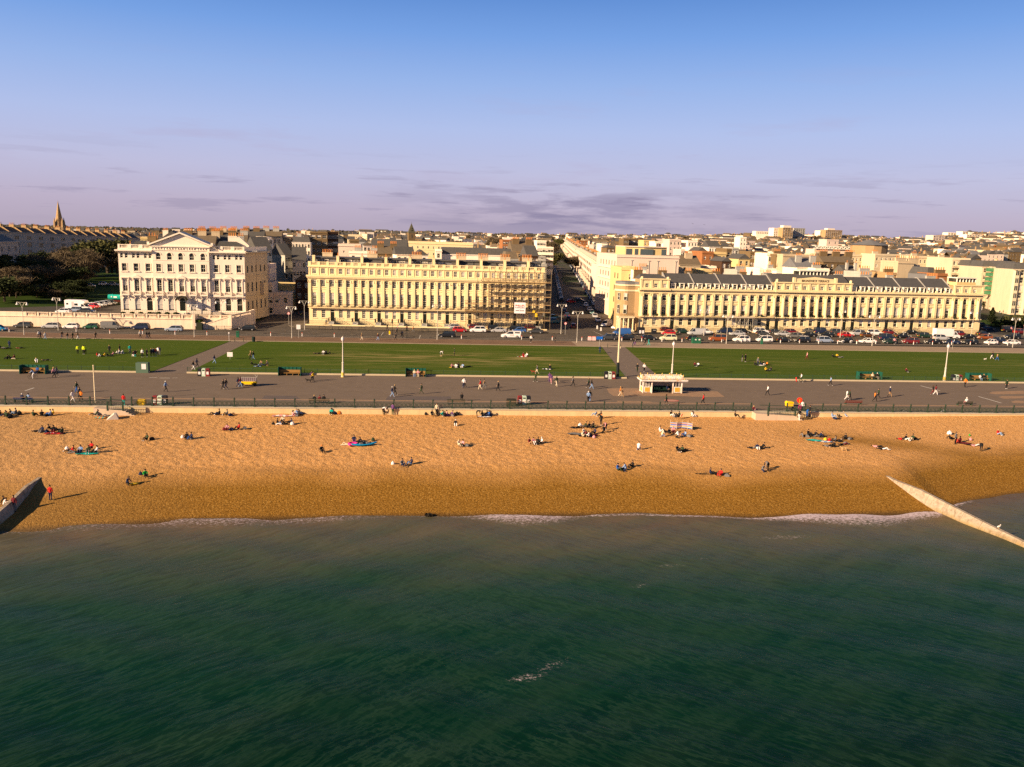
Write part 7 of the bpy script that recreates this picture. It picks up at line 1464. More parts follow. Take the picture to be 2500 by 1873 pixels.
def bodymesh(name,J):
    ks=list(J);me=D.meshes.new('skel');me.from_pydata([J[k] for k in ks],[(ks.index(a),ks.index(b)) for a,b,_ in BONES],[])
    o=D.objects.new('skel',me);COL.objects.link(o);md=o.modifiers.new('s','SKIN');md.use_smooth_shade=True;md.branch_smoothing=.4
    if not me.skin_vertices: me.skin_vertices.new()
    sv=me.skin_vertices[0].data
    for i,k in enumerate(ks):
        r=RAD.get(k) or RAD[k[0]+'L'];sv[i].radius=(r[0]*1.12,r[1]*1.15) if k not in('hed','crn','nek') else r;sv[i].use_root=(k=='pel')
    sb_=o.modifiers.new('u','SUBSURF');sb_.levels=1;sb_.render_levels=1
    dg=bpy.context.evaluated_depsgraph_get();dg.update();m=D.meshes.new_from_object(o.evaluated_get(dg));D.objects.remove(o)
    V=[tuple(v.co) for v in m.vertices];Fc=[tuple(p.vertices) for p in m.polygons];D.meshes.remove(m)
    b=MB();b.v=V;b.f=Fc;cen=[sum((Vector(V[i]) for i in f),Vector())/len(f) for f in Fc]
    def sd(p,a,c):
        a=Vector(a);c=Vector(c);d=c-a;tt=max(0,min(1,(p-a).dot(d)/max(d.length_squared,1e-6)));return (p-a-d*tt).length
    for c in cen:
        bb=min(BONES,key=lambda q:sd(c,J[q[0]],J[q[1]])/(((RAD.get(q[0]) or RAD[q[0][0]+'L'])[0]+(RAD.get(q[1]) or RAD[q[1][0]+'L'])[0])/2));b.m.append(bb[2])
    # hands with separate fingers
    for s in 'LR':
        w=Vector(J['w'+s]);e=Vector(J['e'+s]);d=(w-e).normalized();sd_=Vector((1 if s=='L' else -1,0,0));up=d.cross(sd_);up=up.normalized() if up.length>.01 else Vector((0,1,0));sd_=up.cross(d).normalized()
        b.tube(w,w+d*.09,.034,0,6,.038);pm_=w+d*.085
        for k,ln in enumerate((.062,.075,.07,.055)):
            q=pm_+up*((k-1.5)*.02);m1=q+d*ln*.55;b.tube(q,m1,.010,0,4,.009);b.tube(m1,m1+(d*.8+sd_*-.5).normalized()*ln*.5,.009,0,4,.007)
        q=w+d*.03+up*.035;b.tube(q,q+(d+up*.9).normalized()*.04,.012,0,4,.010);b.tube(q+(d+up*.9).normalized()*.04,q+(d+up*.9).normalized()*.04+d*.03,.010,0,4,.008)
    h=Vector(J['hed']);n=Vector(J['nek']);up=(Vector(J['crn'])-n).normalized();f=Vector((0,1,0));f=(f-up*f.dot(up));f=f.normalized() if f.length>.2 else Vector((0,0,1))
    sd_=f.cross(up).normalized();b.tube(h+f*.085+up*.015,h+f*.118-up*.015,.012,0,4,.017)
    for k in (-1,1): b.tube(h+sd_*k*.085,h+sd_*k*.10+up*.02,.02,0,4,.012);b.tube(h+f*.09+sd_*k*.035+up*.02,h+f*.098+sd_*k*.035+up*.02,.009,4,4)
    b.tube(h+f*.088-up*.05-sd_*.02,h+f*.088-up*.05+sd_*.02,.006,5,4)
    me=b.mesh('body_'+name,[SKN,CL['k'],CL['n'],SHO['k'],HR['k'],M('lips',(.35,.12,.09))],True)
    # hair : cap following the skull (and longer variant)
    hs=[]
    for lg in (0,1):
        hb=MB();k,n_=5,9;c0=h+up*.03-f*.015
        for i in range(k+1):
            th=PI*.62*i/k
            for j in range(n_):
                ph=2*PI*j/n_;v=up*math.cos(th)*.118+(sd_*math.cos(ph)*.102+f*math.sin(ph)*.112)*math.sin(th)
                if math.sin(ph)>.35 and th>PI*.33: v=v*.80+up*.02
                hb.v.append(tuple(c0+v))
        hb.f=[(i*n_+j,i*n_+(j+1)%n_,(i+1)*n_+(j+1)%n_,(i+1)*n_+j) for i in range(k) for j in range(n_)];hb.m=[0]*len(hb.f)
        if lg: hb.tube(h-f*.06+up*.0,h-f*.085-up*.20,.085,0,7,.05)
        hs.append(hb.mesh('hair',[HR['k']],True))
    return me,hs
BODY={k:bodymesh(k,J) for k,J in poses().items()}
PW={'stand':'standing','walk':'walking','sit':'sitting','lean':'leaning back','lie':'lying down','bend':'bending over','kneel':'crouching','seat':'seated','cycle':'riding a bicycle','read':'standing with folded arms'}
PLIST=[]
def person(z_,x,y,pose,top,bot,rot,hair='k',lg=0,sh=None,sc=1.,xyz=None,zoff=0):
    me,hs=BODY[pose];X,Y,g=xyz or G(z_,x,y)
    o=ob('person',me,None,(X,Y,g+zoff),math.radians(rot-90),1.06*sc*random.Random(x*7+y).uniform(.97,1.05))
    for i,m in ((1,CL[top]),(2,CL[bot]),(3,SHO[sh or ('w' if (x+y)%3==0 else 'k')]),(4,HR[hair])): o.material_slots[i].link='OBJECT';o.material_slots[i].material=m
    q=ob('hair',hs[lg],o);q.material_slots[0].link='OBJECT';q.material_slots[0].material=HR[hair]
    return o
# entries: x,y,pose,top,bottom,facing,(hair,long)
GR=[
('on the paving above the left lawn','P1',[(500,190,'walk','w','k',180),(522,203,'walk','n','k',0),(582,205,'walk','w','l',0,'y',1),(800,190,'walk','k','n',180),(870,212,'walk','k','g',180,'m',1),(938,208,'walk','d','k',180),(1000,203,'walk','s','w',0),(1232,203,'walk','k','k',180),(1800,187,'walk','w','k',0,'y',1),(1888,195,'walk','k','n',0),(1918,192,'walk','k','k',0,'m')]),
('on the left lawn','P1',[(125,320,'stand','n','n',90),(20,322,'lean','k','g',0),(75,325,'lie','g','k',10),(255,322,'lie','m','k',0),(100,462,'sit','k','k',180),(145,460,'lean','k','c',0),(185,458,'sit','m','k',180),(468,498,'sit','w','w',-60,'y',1),(590,478,'lie','k','k',0)]),
('on the left lawn wearing a police style vest','P1',[(1000,390,'stand','h','k',-70),(1075,395,'stand','h','k',-100),(1100,393,'stand','h','k',-80)]),
('in the big group on the left lawn','P1',[(1250,425,'sit','r','g',0),(1300,428,'lean','w','k',20),(1350,426,'sit','y','k',160),(1400,425,'lean','k','k',0),(1455,412,'sit','p','k',190),(1490,395,'lean','g','k',180),(1530,385,'sit','w','w',200,'y',1),(1408,385,'stand','k','k',-90,'y'),(1540,375,'stand','k','n',180),(1575,388,'sit','w','n',180)]),
('in the standing group near the left path','P1',[(1670,382,'stand','t','g',-60),(1705,422,'kneel','k','w',0),(1725,418,'bend','k','p',0),(1742,422,'kneel','k','t',180,'m'),(1830,435,'stand','w','k',-80,'y',1),(1890,432,'stand','k','k',-120),(1945,428,'stand','k','k',-90,'y'),(1975,425,'stand','n','k',-90),(2005,425,'stand','m','g',-60),(2030,410,'stand','w','k',-120),(2050,405,'stand','n','g',-90,'m')]),
('in the dark green seat shelter of the left lawn','P1',[(523,630,'seat','b','n',-90)]),
('on the promenade in front of the left lawn fence','P1',[(695,695,'walk','p','k',0,'y',1),(730,680,'walk','g','k',0)]),
('on the promenade left of the plain white pole','P1',[(935,1005,'walk','w','w',0,'m',1),(990,892,'walk','d','b',180),(1045,1000,'walk','o','k',-90),(1028,975,'walk','k','k',180,'m')]),
('on the promenade near the litter bins and steps','P1',[(1590,1060,'stand','r','t',90),(2130,880,'walk','l','k',0,'w')]),
('on the blue bench at the left railing','P1',[(285,1018,'seat','n','k',90,'w'),(365,1016,'seat','l','n',90)]),
('at the foot of the sea wall, far left','P1',[(75,1195,'sit','d','k',60,'m'),(90,1210,'sit','d','g',90),(165,1170,'lean','k','k',0),(205,1170,'sit','g','l',180),(10,1195,'sit','k','n',0),(430,1195,'sit','d','k',60,'m'),(540,1190,'sit','k','k',120),(650,1185,'sit','l','b',200,'m'),(685,1180,'sit','y','n',200),(1225,1178,'lean','d','k',180)]),
('on a towel below the left steps','P1',[(1390,1195,'lie','k','g',200)]),
('around the red rug on the left beach','P1',[(545,1395,'sit','n','g',-100),(490,1390,'lie','k','k',10),(690,1395,'sit','k','m',-80,'k',1),(800,1415,'sit','d','k',160),(660,1370,'lean','k','k',0)]),
('alone on the left shingle','P1',[(1890,1500,'sit','d','k',-120)]),
('in the left picnic group with bright bags','B1',[(455,115,'lean','r','k',180),(480,122,'lie','k','g',190),(520,118,'sit','l','n',-90,'k',1),(590,95,'sit','r','m',-100),(625,120,'sit','w','k',200,'k',1),(570,120,'sit','d','g',-80)]),
('near the left groyne','GL',[(1080,715,'stand','r','n',90),(150,770,'lean','k','c',0),(90,870,'kneel','w','g',30),(310,960,'stand','m','g',-90,'m')]),
('near the yellow board','B1',[(935,275,'sit','e','k',-60),(820,330,'kneel','n','k',-20)]),
('on the left path','P2',[(275,600,'walk','k','w',0,'m',1),(322,565,'walk','n','k',0),(545,512,'walk','n','l',0)]),
('on the middle lawn beside the path','P2',[(1012,465,'walk','s','k',180,'y',1),(1045,465,'walk','k','l',180)]),
('in the picnic on the middle lawn','P2',[(1045,535,'lean','k','k',0),(1100,552,'lie','g','l',90),(1145,528,'sit','s','g',-90,'m'),(1190,545,'lean','k','n',180),(1235,545,'kneel','g','s',180,'y')]),
('on the middle lawn left of the globe lamp','P2',[(1865,392,'lie','k','k',0),(1945,395,'sit','w','g',-90,'m'),(1980,395,'sit','k','k',-120),(2005,395,'lean','k','k',180)]),
('on the promenade beside the yellow trolley','P2',[(660,850,'walk','k','k',180),(697,845,'walk','k','n',180,'m'),(850,822,'walk','n','n',0),(880,822,'walk','m','l',0,'m')]),
('with a dog near the empty green shelter','P2',[(1795,735,'walk','v','k',-60,'k',1),(1812,745,'walk','y','k',-30)]),
('on the bench at the railing below the globe lamp','P2',[(1828,1030,'seat','k','k',90,'y'),(1895,1030,'seat','m','k',90,'m'),(1950,1028,'seat','k','n',90)]),
('against the sea wall, left of centre','P2',[(545,1170,'lie','k','k',180),(610,1175,'sit','k','n',200),(710,1180,'sit','g','k',190),(2045,1165,'sit','t','d',-90)]),
('on the pink towel by the sea wall','P2',[(1555,1195,'sit','p','p',30,'m',1),(1610,1170,'lean','l','k',-60)]),
('in the circle below the pink towel','P2',[(1355,1300,'sit','k','l',0),(1420,1265,'sit','c','k',-90,'y',1),(1535,1295,'sit','n','k',200),(1405,1305,'lean','k','w',180)]),
('in the red tops pair on the beach','P2',[(710,1370,'sit','p','m',-80,'k',1),(862,1362,'sit','r','k',200)]),
('in the pair sitting above the left berm','P2',[(190,1480,'sit','k','k',-80),(250,1485,'sit','n','b',220)]),
('alone with an orange hat on the beach','P2',[(1922,1650,'sit','k','k',-60,'o')]),
('crossing the road before the cream terrace','P3',[(228,215,'walk','s','c',0,'y'),(435,218,'walk','m','l',0,'y',1),(665,215,'walk','k','k',180),(735,185,'walk','k','k',0),(750,180,'walk','n','k',0)]),
('on the pavement by the crossing signals','Z3',[(1580,1535,'walk','d','k',180),(1700,1580,'walk','g','k',0),(1715,1545,'stand','p','k',0),(1918,1560,'walk','o','g',0),(783,1470,'stand','g','s',-90),(720,1455,'walk','m','k',-90),(840,1440,'seat','g','k',-90),(880,1440,'seat','b','k',-90)]),
('playing on the middle lawn','P3',[(1243,422,'bend','w','g',0),(1418,420,'stand','d','k',180)]),
('in the row sitting on the middle lawn','P3',[(1387,570,'sit','p','k',-60,'m'),(1438,570,'sit','w','w',-90),(1468,560,'sit','k','k',-100),(1525,570,'sit','l','w',-120),(1590,562,'lie','k','k',0)]),
('in the green shelter right of the first globe lamp','P3',[(905,672,'seat','c','l',-90,'y'),(952,672,'seat','p','c',-90,'o',0)]),
('in the middle of the promenade','P3',[(618,945,'walk','n','l',0,'w'),(652,920,'walk','k','k',0,'y'),(995,905,'walk','d','d',180),(1535,830,'walk','w','n',-90),(1545,822,'walk','w','k',0),(1750,855,'walk','r','c',180),(1800,838,'walk','s','g',0),(1980,868,'walk','k','k',180,'y')]),
('on the dark bench by the railing','P3',[(1512,1000,'seat','k','k',90)]),
('at the sea wall with a dog, left of centre','P3',[(505,1168,'bend','w','k',0),(625,1175,'stand','v','d',60)]),
('in the group at the sea wall in the centre','P3',[(1130,1185,'sit','k','k',-60),(1190,1175,'stand','c','k',-90,'m',1),(1268,1190,'sit','t','k',150,'k',1),(1292,1200,'sit','k','n',90),(1318,1190,'sit','p','g',200),(1365,1190,'lean','v','v',200)]),
('in the group at the sea wall right of centre','P3',[(1710,1208,'bend','k','k',0),(1775,1195,'sit','k','k',-60),(1860,1195,'sit','b','n',200),(1835,1185,'sit','k','g',180)]),
('alone below the central sea wall group','P3',[(1432,1310,'sit','k','w',-90,'w')]),
('in the pair of pale tops on the beach','P3',[(1475,1570,'sit','c','c',-60,'y',1),(1525,1575,'sit','p','k',230)]),
('behind the blue kayak','P3',[(45,1565,'lie','c','c',180),(128,1520,'sit','n','v',-80),(205,1545,'sit','k','k',200),(250,1560,'lean','k','g',20)]),
('in the pair below the kayak','B2',[(400,205,'sit','g','n',-60),(460,195,'sit','n','l',200)]),
('on the right of the middle lawn','P4',[(92,420,'sit','m','r',-90),(138,425,'sit','w','w',230,'y',1),(435,585,'sit','k','k',-90,'y',1)]),
('on the promenade left of the mast bins','P4',[(270,650,'walk','g','c',180),(250,752,'walk','d','d',180),(428,755,'walk','v','v',-90),(452,775,'walk','v','p',-80,'k',0),(518,812,'walk','d','c',-60,'m'),(728,810,'walk','g','k',0,'m',1),(930,828,'walk','d','k',180,'m',1),(968,845,'walk','k','l',0,'m'),(925,1008,'walk','l','k',90,'w'),(948,1004,'walk','k','l',90)]),
('on the path behind the seaside shelter','P4',[(1555,625,'walk','k','d',-90,'y'),(1643,622,'walk','w','k',-90,'y',1),(1075,382,'stand','n','n',60)]),
('in front of the seaside shelter','P4',[(1338,940,'walk','o','c',0,'y'),(1358,950,'walk','s','s',0),(1925,1045,'walk','d','k',0,'k',1)]),
('seated inside the seaside shelter','P4',[(1945,888,'seat','n','k',-60,'y')]),
('on the pavement near the avenue crossing','P4',[(190,245,'walk','w','k',-90,'o'),(500,248,'stand','k','k',0),(1510,285,'walk','k','n',180),(1528,288,'walk','g','v',180),(1658,275,'walk','k','k',180,'m'),(1702,285,'walk','t','t',0)]),
('at the sea wall below the crossing path','P4',[(1020,1185,'sit','l','l',180),(1090,1175,'sit','k','k',200)]),
('in the large central beach group','P4',[(1090,1310,'stand','k','k',-90,'o'),(940,1345,'sit','k','k',-60),(990,1335,'sit','s','d',-90,'m'),(1150,1370,'bend','p','k',220,'k',1),(1128,1405,'kneel','k','k',120),(1012,1420,'sit','n','k',200),(865,1420,'sit','w','k',-40),(850,1455,'sit','c','c',0,'y',1),(890,1450,'sit','m','s',40),(870,1330,'lean','d','g',180),(760,1345,'lie','k','k',0),(930,1465,'sit','w','k',150)]),
('in the row of four left of the central group','P4',[(170,1550,'sit','m','s',-40,'m'),(222,1545,'sit','p','w',-70),(280,1545,'sit','k','k',-110,'k',1),(328,1545,'sit','w','k',200,'w')]),
('at the striped windbreak','P4',[(1845,1395,'sit','w','w',-20),(1875,1455,'kneel','c','l',20),(1965,1420,'sit','k','k',-60),(2015,1400,'sit','p','m',-90,'y'),(2080,1470,'kneel','w','k',120),(2170,1450,'sit','l','b',200)]),
('alone in white below the windbreak','P4',[(1570,1625,'kneel','w','b',60)]),
('sitting in the pair below the windbreak','P4',[(2068,1640,'sit','k','k',-60),(2130,1650,'sit','d','k',220)]),
('at the sea wall right of the seaside shelter','P4',[(1990,1180,'sit','k','w',-60,'k',1),(2035,1170,'sit','w','k',-90),(2095,1180,'sit','k','k',200),(2155,1190,'sit','r','r',200)]),
('in the bent over pair by the berm','B2',[(1785,235,'sit','b','d',-40),(1835,240,'kneel','l','n',140),(1880,215,'sit','k','k',200)]),
('in the group left of the ramp','P5',[(25,1190,'sit','k','k',-60),(50,1200,'sit','w','w',0),(605,1175,'sit','k','k',-30),(838,1150,'sit','m','k',-90,'y',1)]),
('on the right lawn','P5',[(85,548,'sit','m','k',-90),(128,550,'sit','w','g',220),(692,492,'stand','k','g',0),(732,495,'stand','k','k',-60,'m'),(893,540,'stand','g','n',-90,'y',1),(855,540,'sit','k','k',0),(930,538,'sit','n','n',0),(968,535,'sit','k','w',-90),(1012,540,'sit','o','k',200),(995,612,'sit','y','k',-60,'m'),(1062,608,'sit','k','g',200),(1525,465,'walk','p','m',180,'y'),(1870,435,'lean','k','k',0),(1910,435,'sit','y','k',-90),(1955,440,'lie','g','g',0)]),
('skating on the right promenade','P5',[(1390,750,'bend','d','r',0),(1450,755,'walk','w','d',180)]),
('on the right promenade','P5',[(1020,925,'walk','w','k',180,'k',1),(1828,800,'walk','l','k',180),(2035,985,'walk','w','w',0),(2068,990,'walk','d','k',0,'m'),(192,1045,'walk','r','k',180,'k',1)]),
('at the foot of the ramp beside the red round sign','P5',[(1440,1165,'bend','f','k',220),(1462,1150,'stand','w','g',-90),(1530,1170,'bend','b','b',30),(1560,1175,'stand','k','k',180),(1425,1250,'walk','k','w',-90,'k',1),(1330,1150,'kneel','k','k',0)]),
('against the sea wall right of the ramp','P5',[(1850,1190,'sit','l','l',-30),(1910,1190,'sit','k','k',-90),(1990,1190,'sit','w','l',-60,'m')]),
('beside the blue towels on the right beach','P5',[(1480,1460,'lean','g','k',20),(1540,1440,'sit','k','k',-60),(1620,1450,'lean','k','k',200),(1680,1460,'lean','n','g',180),(1890,1520,'sit','g','k',150,'k',1),(2020,1490,'sit','k','k',200),(1800,1580,'lie','g','k',0),(1875,1590,'sit','k','k',180),(1990,1560,'lie','k','m',10)]),
('in the lone dark cluster on the right beach','P5',[(830,1605,'lie','k','g',0),(885,1615,'sit','n','w',-90,'m'),(940,1605,'lean','k','k',180)]),
('beside the parked bicycle on the beach','B3',[(195,262,'sit','n','k',-20),(262,268,'sit','r','r',220)]),
('crouched together above the wet shingle','B3',[(530,245,'kneel','g','n',-60),(562,232,'bend','g','k',200)]),
('lying by the right tongue of dark shingle','B3',[(1270,85,'lie','p','k',-30),(1305,100,'lie','k','w',-20)]),
('in the green shelter left of the right globe lamp','P6',[(243,712,'seat','c','k',-90,'y'),(300,712,'seat','k','g',-90,'w')]),
('in the green shelter right of the last bins','P6',[(1610,725,'seat','w','l',-90),(1665,728,'seat','k','k',-90,'y')]),
('on the far right promenade','P6',[(290,1005,'walk','o','k',0,'m',1),(335,965,'walk','d','k',180),(482,945,'walk','n','s',0,'w'),(1035,915,'walk','k','m',0,'m',1),(1070,920,'walk','m','w',0,'k'),(1450,820,'walk','o','k',90,'m'),(1980,840,'stand','d','k',-90)]),
('on the far right lawn','P6',[(695,622,'sit','m','k',-90,'m'),(1808,462,'walk','k','k',180,'m'),(1862,475,'walk','s','b',0),(1798,455,'walk','k','w',180)]),
('crossing by the dark green hatchback','P6',[(542,268,'walk','p','k',-90)]),
('on the dark bench at the far right railing','P6',[(1470,1050,'seat','w','p',90,'w')]),
('at the sea wall on the far right','P6',[(680,1150,'lie','n','g',150),(1135,1155,'sit','d','w',-20)]),
('in the cluster on the far right beach','P6',[(690,1500,'sit','k','w',-60),(640,1490,'lie','r','k',0),(780,1500,'sit','d','c',200)]),
('in the group with the standing woman at far right','P6',[(1325,1550,'stand','g','k',-60,'k',1),(1385,1530,'sit','m','r',180),(1265,1490,'lean','k','k',20),(1580,1575,'lie','p','w',0),(1655,1640,'bend','k','k',60)]),
('alone in red at the far right beach','P6',[(1870,1430,'sit','r','l',-60,'y')]),
('on the car park side of the balustrade','Z1',[(1920+50,1500,'sit','m','s',-90)]),
('before the doorways of the right terrace','P5',[(1385,95,'walk','k','k',180),(2105,85,'walk','m','n',0)]),
('in the gardens beyond the right terrace','ZR',[(180,640,'stand','w','w',-90),(755,745,'stand','k','s',-60),(660,715,'kneel','k','l',0),(1015,715,'sit','k','o',-90,'y'),(1225,690,'stand','w','k',-90),(970,1230,'walk','p','k',-90)]),
]
seen={};BAGS=[]
for pl_,z_,L_ in GR:
    cnt={}
    for e_ in sorted(L_): cnt.setdefault((e_[2],e_[3],e_[4]),[]).append(e_)
    for e_ in L_:
        x,y,ps,tp,bt,rot=e_[:6];hair=e_[6] if len(e_)>6 else 'k';lg=e_[7] if len(e_)>7 else 0
        gz=None;zo=0
        if 'car park side' in pl_: gz=None
        if ps=='seat':
            X,Y,g=G(z_,x,y);zo=0
            if 'bench' in pl_: gz=(X,Y+.15,0.)
            elif 'green' in pl_: gz=(X,next((q[2] for q in SHY_ if q[0]<X<q[1]),Y)+.62,-.06)
            elif 'seaside' in pl_: gz=(X,Y+.25,-.06)
            else: gz=(X,Y,.0)
            rot=rot if 'bench' not in pl_ else -90
            if 'bench' in pl_: rot=90;gz=(X,Y+.1,0.)
        o=person(z_,x,y,ps,tp,bt,rot,hair,lg,xyz=gz,zoff=zo)
        if ps in('sit','lean','lie') and ('beach' in pl_ or 'sea wall' in pl_ or 'shingle' in pl_ or 'kayak' in pl_ or 'berm' in pl_ or 'windbreak' in pl_) and (x*13+y*7)%10<5: BAGS.append((o.location.x+.55+.1*(x%5),o.location.y+.25-.12*(y%6),o.location.z,x%3))
        hw={'y':' fair hair','w':' white hair','o':' orange hat'}.get(hair,'');d_=cnt[(ps,tp,bt)]
        pre=['leftmost ','second ','third ','fourth ','fifth '][d_.index(e_)] if len(d_)>1 else ''
        tc,bc=CLO[tp][0],CLO[bt][0]
        for lab in ('%sperson %s, %s top, %s trousers%s, %s'%(pre,PW[ps],tc,bc,','+hw if hw else '',pl_),'%sperson %s, %s top, %s trousers, %s'%(pre,PW[ps],tc,bc,pl_),'%sperson %s, %s top, %s legs %s'%(pre,PW[ps].split()[0],tc,bc,pl_),'%s%s person, %s and %s, %s'%(pre,PW[ps].split()[0],tc,bc,pl_)):
            if len(lab.split())<=16 and lab not in seen: break
        seen[lab]=1;tag(o,lab,'person')
# cyclist
X,Y,g=G('P1',425,712);o=person('P1',425,712,'cycle','l','w',180,'m',0,xyz=(X,Y,0));tag(o,'person riding a bicycle in light blue top before the dark green shelter','person')
def bicycle(x,y,z,rz,label,lying=False):
    T=thing('bicycle',label,'bicycle',(x,y,z),rz);b=MB()
    for a_,c_ in (((-.5,0,.34),(-.15,0,.85)),((-.15,0,.85),(.4,0,.82)),((.4,0,.82),(.0,0,.32)),((0,0,.32),(-.15,0,.85)),((-.5,0,.34),(0,0,.32)),((.4,0,.82),(.52,0,.34)),((.36,0,1.0),(.4,0,.82)),((.36,-.25,1.02),(.36,.25,1.02)),((-.15,0,.85),(-.18,0,.97)),((-.28,0,.98),(-.05,0,.98))): b.tube(a_,c_,.02,0,4)
    ob('frame',b.mesh('frame',IRON),T)
    for sx_ in (-.5,.52):
        w=MB()
        for k in range(14):
            a0,a1=2*PI*k/14,2*PI*(k+1)/14;w.tube((sx_+.33*math.cos(a0),0,.34+.33*math.sin(a0)),(sx_+.33*math.cos(a1),0,.34+.33*math.sin(a1)),.02,0,4)
        for k in range(6): w.tube((sx_,0,.34),(sx_+.32*math.cos(k*PI/3),0,.34+.32*math.sin(k*PI/3)),.006,0,3)
        ob('wheel',w.mesh('wheel',TYRE),T)
    if lying: T.rotation_euler=(1.35,0,rz);T.location.z+=.1
    return T
bicycle(X,Y,0,PI,'bicycle ridden along the promenade before the dark green shelter')
X,Y,g=G('B3',128,255);bicycle(X,Y,g,.1,'dark bicycle lying on the shingle left of the seated pair',True)
X,Y,g=G('Z3',783,1480);bicycle(X,Y,.12,.2,'bicycle beside the person at the first terrace doorway')
for i,x in enumerate((30,80)): X,Y,g=G('P1',x,328);bicycle(X,Y,.05,.1,'%s bicycle lying on the grass at the left edge'%['outer','inner'][i],True)
# dogs
def dog(z_,x,y,label,col,rz=0,s=1.):
    X,Y,g=G(z_,x,y);T=thing('dog',label,'dog',(X,Y,g),math.radians(rz));J={'r':(-.32,0,.48),'m':(0,0,.46),'c':(.28,0,.47),'n':(.42,0,.6),'h':(.52,0,.68),'z':(.68,0,.63),'t':(-.42,0,.52),'u':(-.62,0,.66)}
    R={'r':(.10,.12),'m':(.10,.11),'c':(.12,.15),'n':(.07,.08),'h':(.08,.08),'z':(.04,.04),'t':(.035,.035),'u':(.02,.02)};E_=[('r','m'),('m','c'),('c','n'),('n','h'),('h','z'),('r','t'),('t','u')]
    for k,sy in (('a',.09),('b',-.09)):
        J.update({'f1'+k:(.30,sy,.36),'f2'+k:(.29,sy,.18),'f3'+k:(.30,sy,.03),'b1'+k:(-.28,sy,.36),'b2'+k:(-.24,sy,.24),'b3'+k:(-.38,sy,.15),'b4'+k:(-.34,sy,.03)})
        R.update({'f1'+k:(.055,.055),'f2'+k:(.032,.032),'f3'+k:(.035,.03),'b1'+k:(.07,.07),'b2'+k:(.05,.05),'b3'+k:(.028,.028),'b4'+k:(.032,.03)});E_+=[('c','f1'+k),('f1'+k,'f2'+k),('f2'+k,'f3'+k),('r','b1'+k),('b1'+k,'b2'+k),('b2'+k,'b3'+k),('b3'+k,'b4'+k)]
    ks=list(J);me=D.meshes.new('d');me.from_pydata([tuple(v*s for v in J[k]) for k in ks],[(ks.index(a),ks.index(c)) for a,c in E_],[]);o=D.objects.new('d',me);COL.objects.link(o);o.modifiers.new('s','SKIN')
    if not me.skin_vertices: me.skin_vertices.new()
    for i,k in enumerate(ks): me.skin_vertices[0].data[i].radius=tuple(v*s for v in R[k]);me.skin_vertices[0].data[i].use_root=(k=='r')
    o.modifiers.new('u','SUBSURF').levels=1;dg=bpy.context.evaluated_depsgraph_get();dg.update();m=D.meshes.new_from_object(o.evaluated_get(dg));D.objects.remove(o);m.materials.clear();m.materials.append(col);ob('body',m,T)
    for q in (-1,1): b=MB();b.tube((.50*s,q*.07*s,.72*s),(.52*s,q*.10*s,.62*s),.03*s,0,5,.015);ob('ear',b.mesh('ear',col),T)
FUR=M('tan_fur',(.50,.32,.15));FURK=M('black_fur',(.015,.014,.013));FURW=M('white_fur',(.65,.58,.52))
dog('P5',2000,1640,'tan dog walking below the blue towels on the right beach',FUR,180);dog('P2',1755,758,'black dog on the promenade beside the person in yellow',FURK,180);dog('P3',540,1168,'black dog at the feet of the bending person in white',FURK,200,.9);dog('P6',1708,470,'small white dog on the far right lawn',FURW,0,.7)
dog('P3',1245,427,'small orange tan dog by the playing person in white',FUR,0,.5);dog('P4',222,640,'red brown dog beside the middle lawn fence',M('red_fur',(.30,.05,.03)),180,.9)
# beach things
def flat(name,cat,z_,x,y,w,d,col,label,rz=0,h=.03,stripes=None):
    X,Y,g=G(z_,x,y);b=MB();n=6;rs=random.Random(x)
    for i in range(n):
        for j in range(3):
            x0,x1=-w/2+w*i/n,-w/2+w*(i+1)/n;y0,y1=-d/2+d*j/3,-d/2+d*(j+1)/3;f=lambda u,v:.05*math.sin(u*3+v*4)+h
            b.quad((x0,y0,f(x0,y0)),(x1,y0,f(x1,y0)),(x1,y1,f(x1,y1)),(x0,y1,f(x0,y1)),(i%2) if stripes else 0)
    tag(ob(name,b.mesh(name,[CL[col],CL[stripes or col]]),None,(X,Y,g+.06),rz),label,cat)
for a_ in [('P1',700,1415,2.4,1.2,'r','red rug with white edge under the left beach group',.1,.03,'m'),('P1',1290,1215,1.6,.8,'t','teal and orange towel beside the concrete wedge',0,.03,'o'),('B1',560,128,2.6,.9,'t','turquoise towel under the left picnic group',.1),('P2',1415,1190,2.9,1.1,'p','long pink patterned towel by the sea wall',.05,.03,'w'),('P2',1095,555,1.5,.8,'l','light blue blanket on the middle lawn picnic',.1),
  ('P4',85,430,2.6,.9,'w','white blanket with red bag on the middle lawn',0,.03,'r'),('P4',400,590,2.0,1.0,'w','white patterned blanket right of the middle lawn',0,.03,'n'),('P4',770,1420,2.6,1.1,'g','dark grey rug at the left of the central beach group',.1),('P4',920,1440,3.0,1.2,'k','black rug inside the central beach group',.1,.03,'m'),('P5',1620,1505,2.4,.9,'t','bright turquoise towel on the right beach',-.1),('P5',1740,1520,2.6,.9,'w','white and blue towel next to the turquoise towel',-.2,.03,'l'),
  ('P5',920,625-85,1.6,.8,'w','pale blanket under the right lawn group',0),('P6',1430,1540,2.0,1.0,'m','dark red rug in the far right group',0),('P6',1540,1565,1.8,.6,'k','black towel beside the pink lying figure',-.1),('P1',1560,385,1.4,.8,'w','white sheet in the big left lawn group',0),('P3',1385,568,1.2,.6,'y','yellow mat in the middle lawn row',0),('P3',1800,1200,2.0,.8,'w','pale cloth at the sea wall right of centre',0)]: flat('blanket','blanket',*a_)
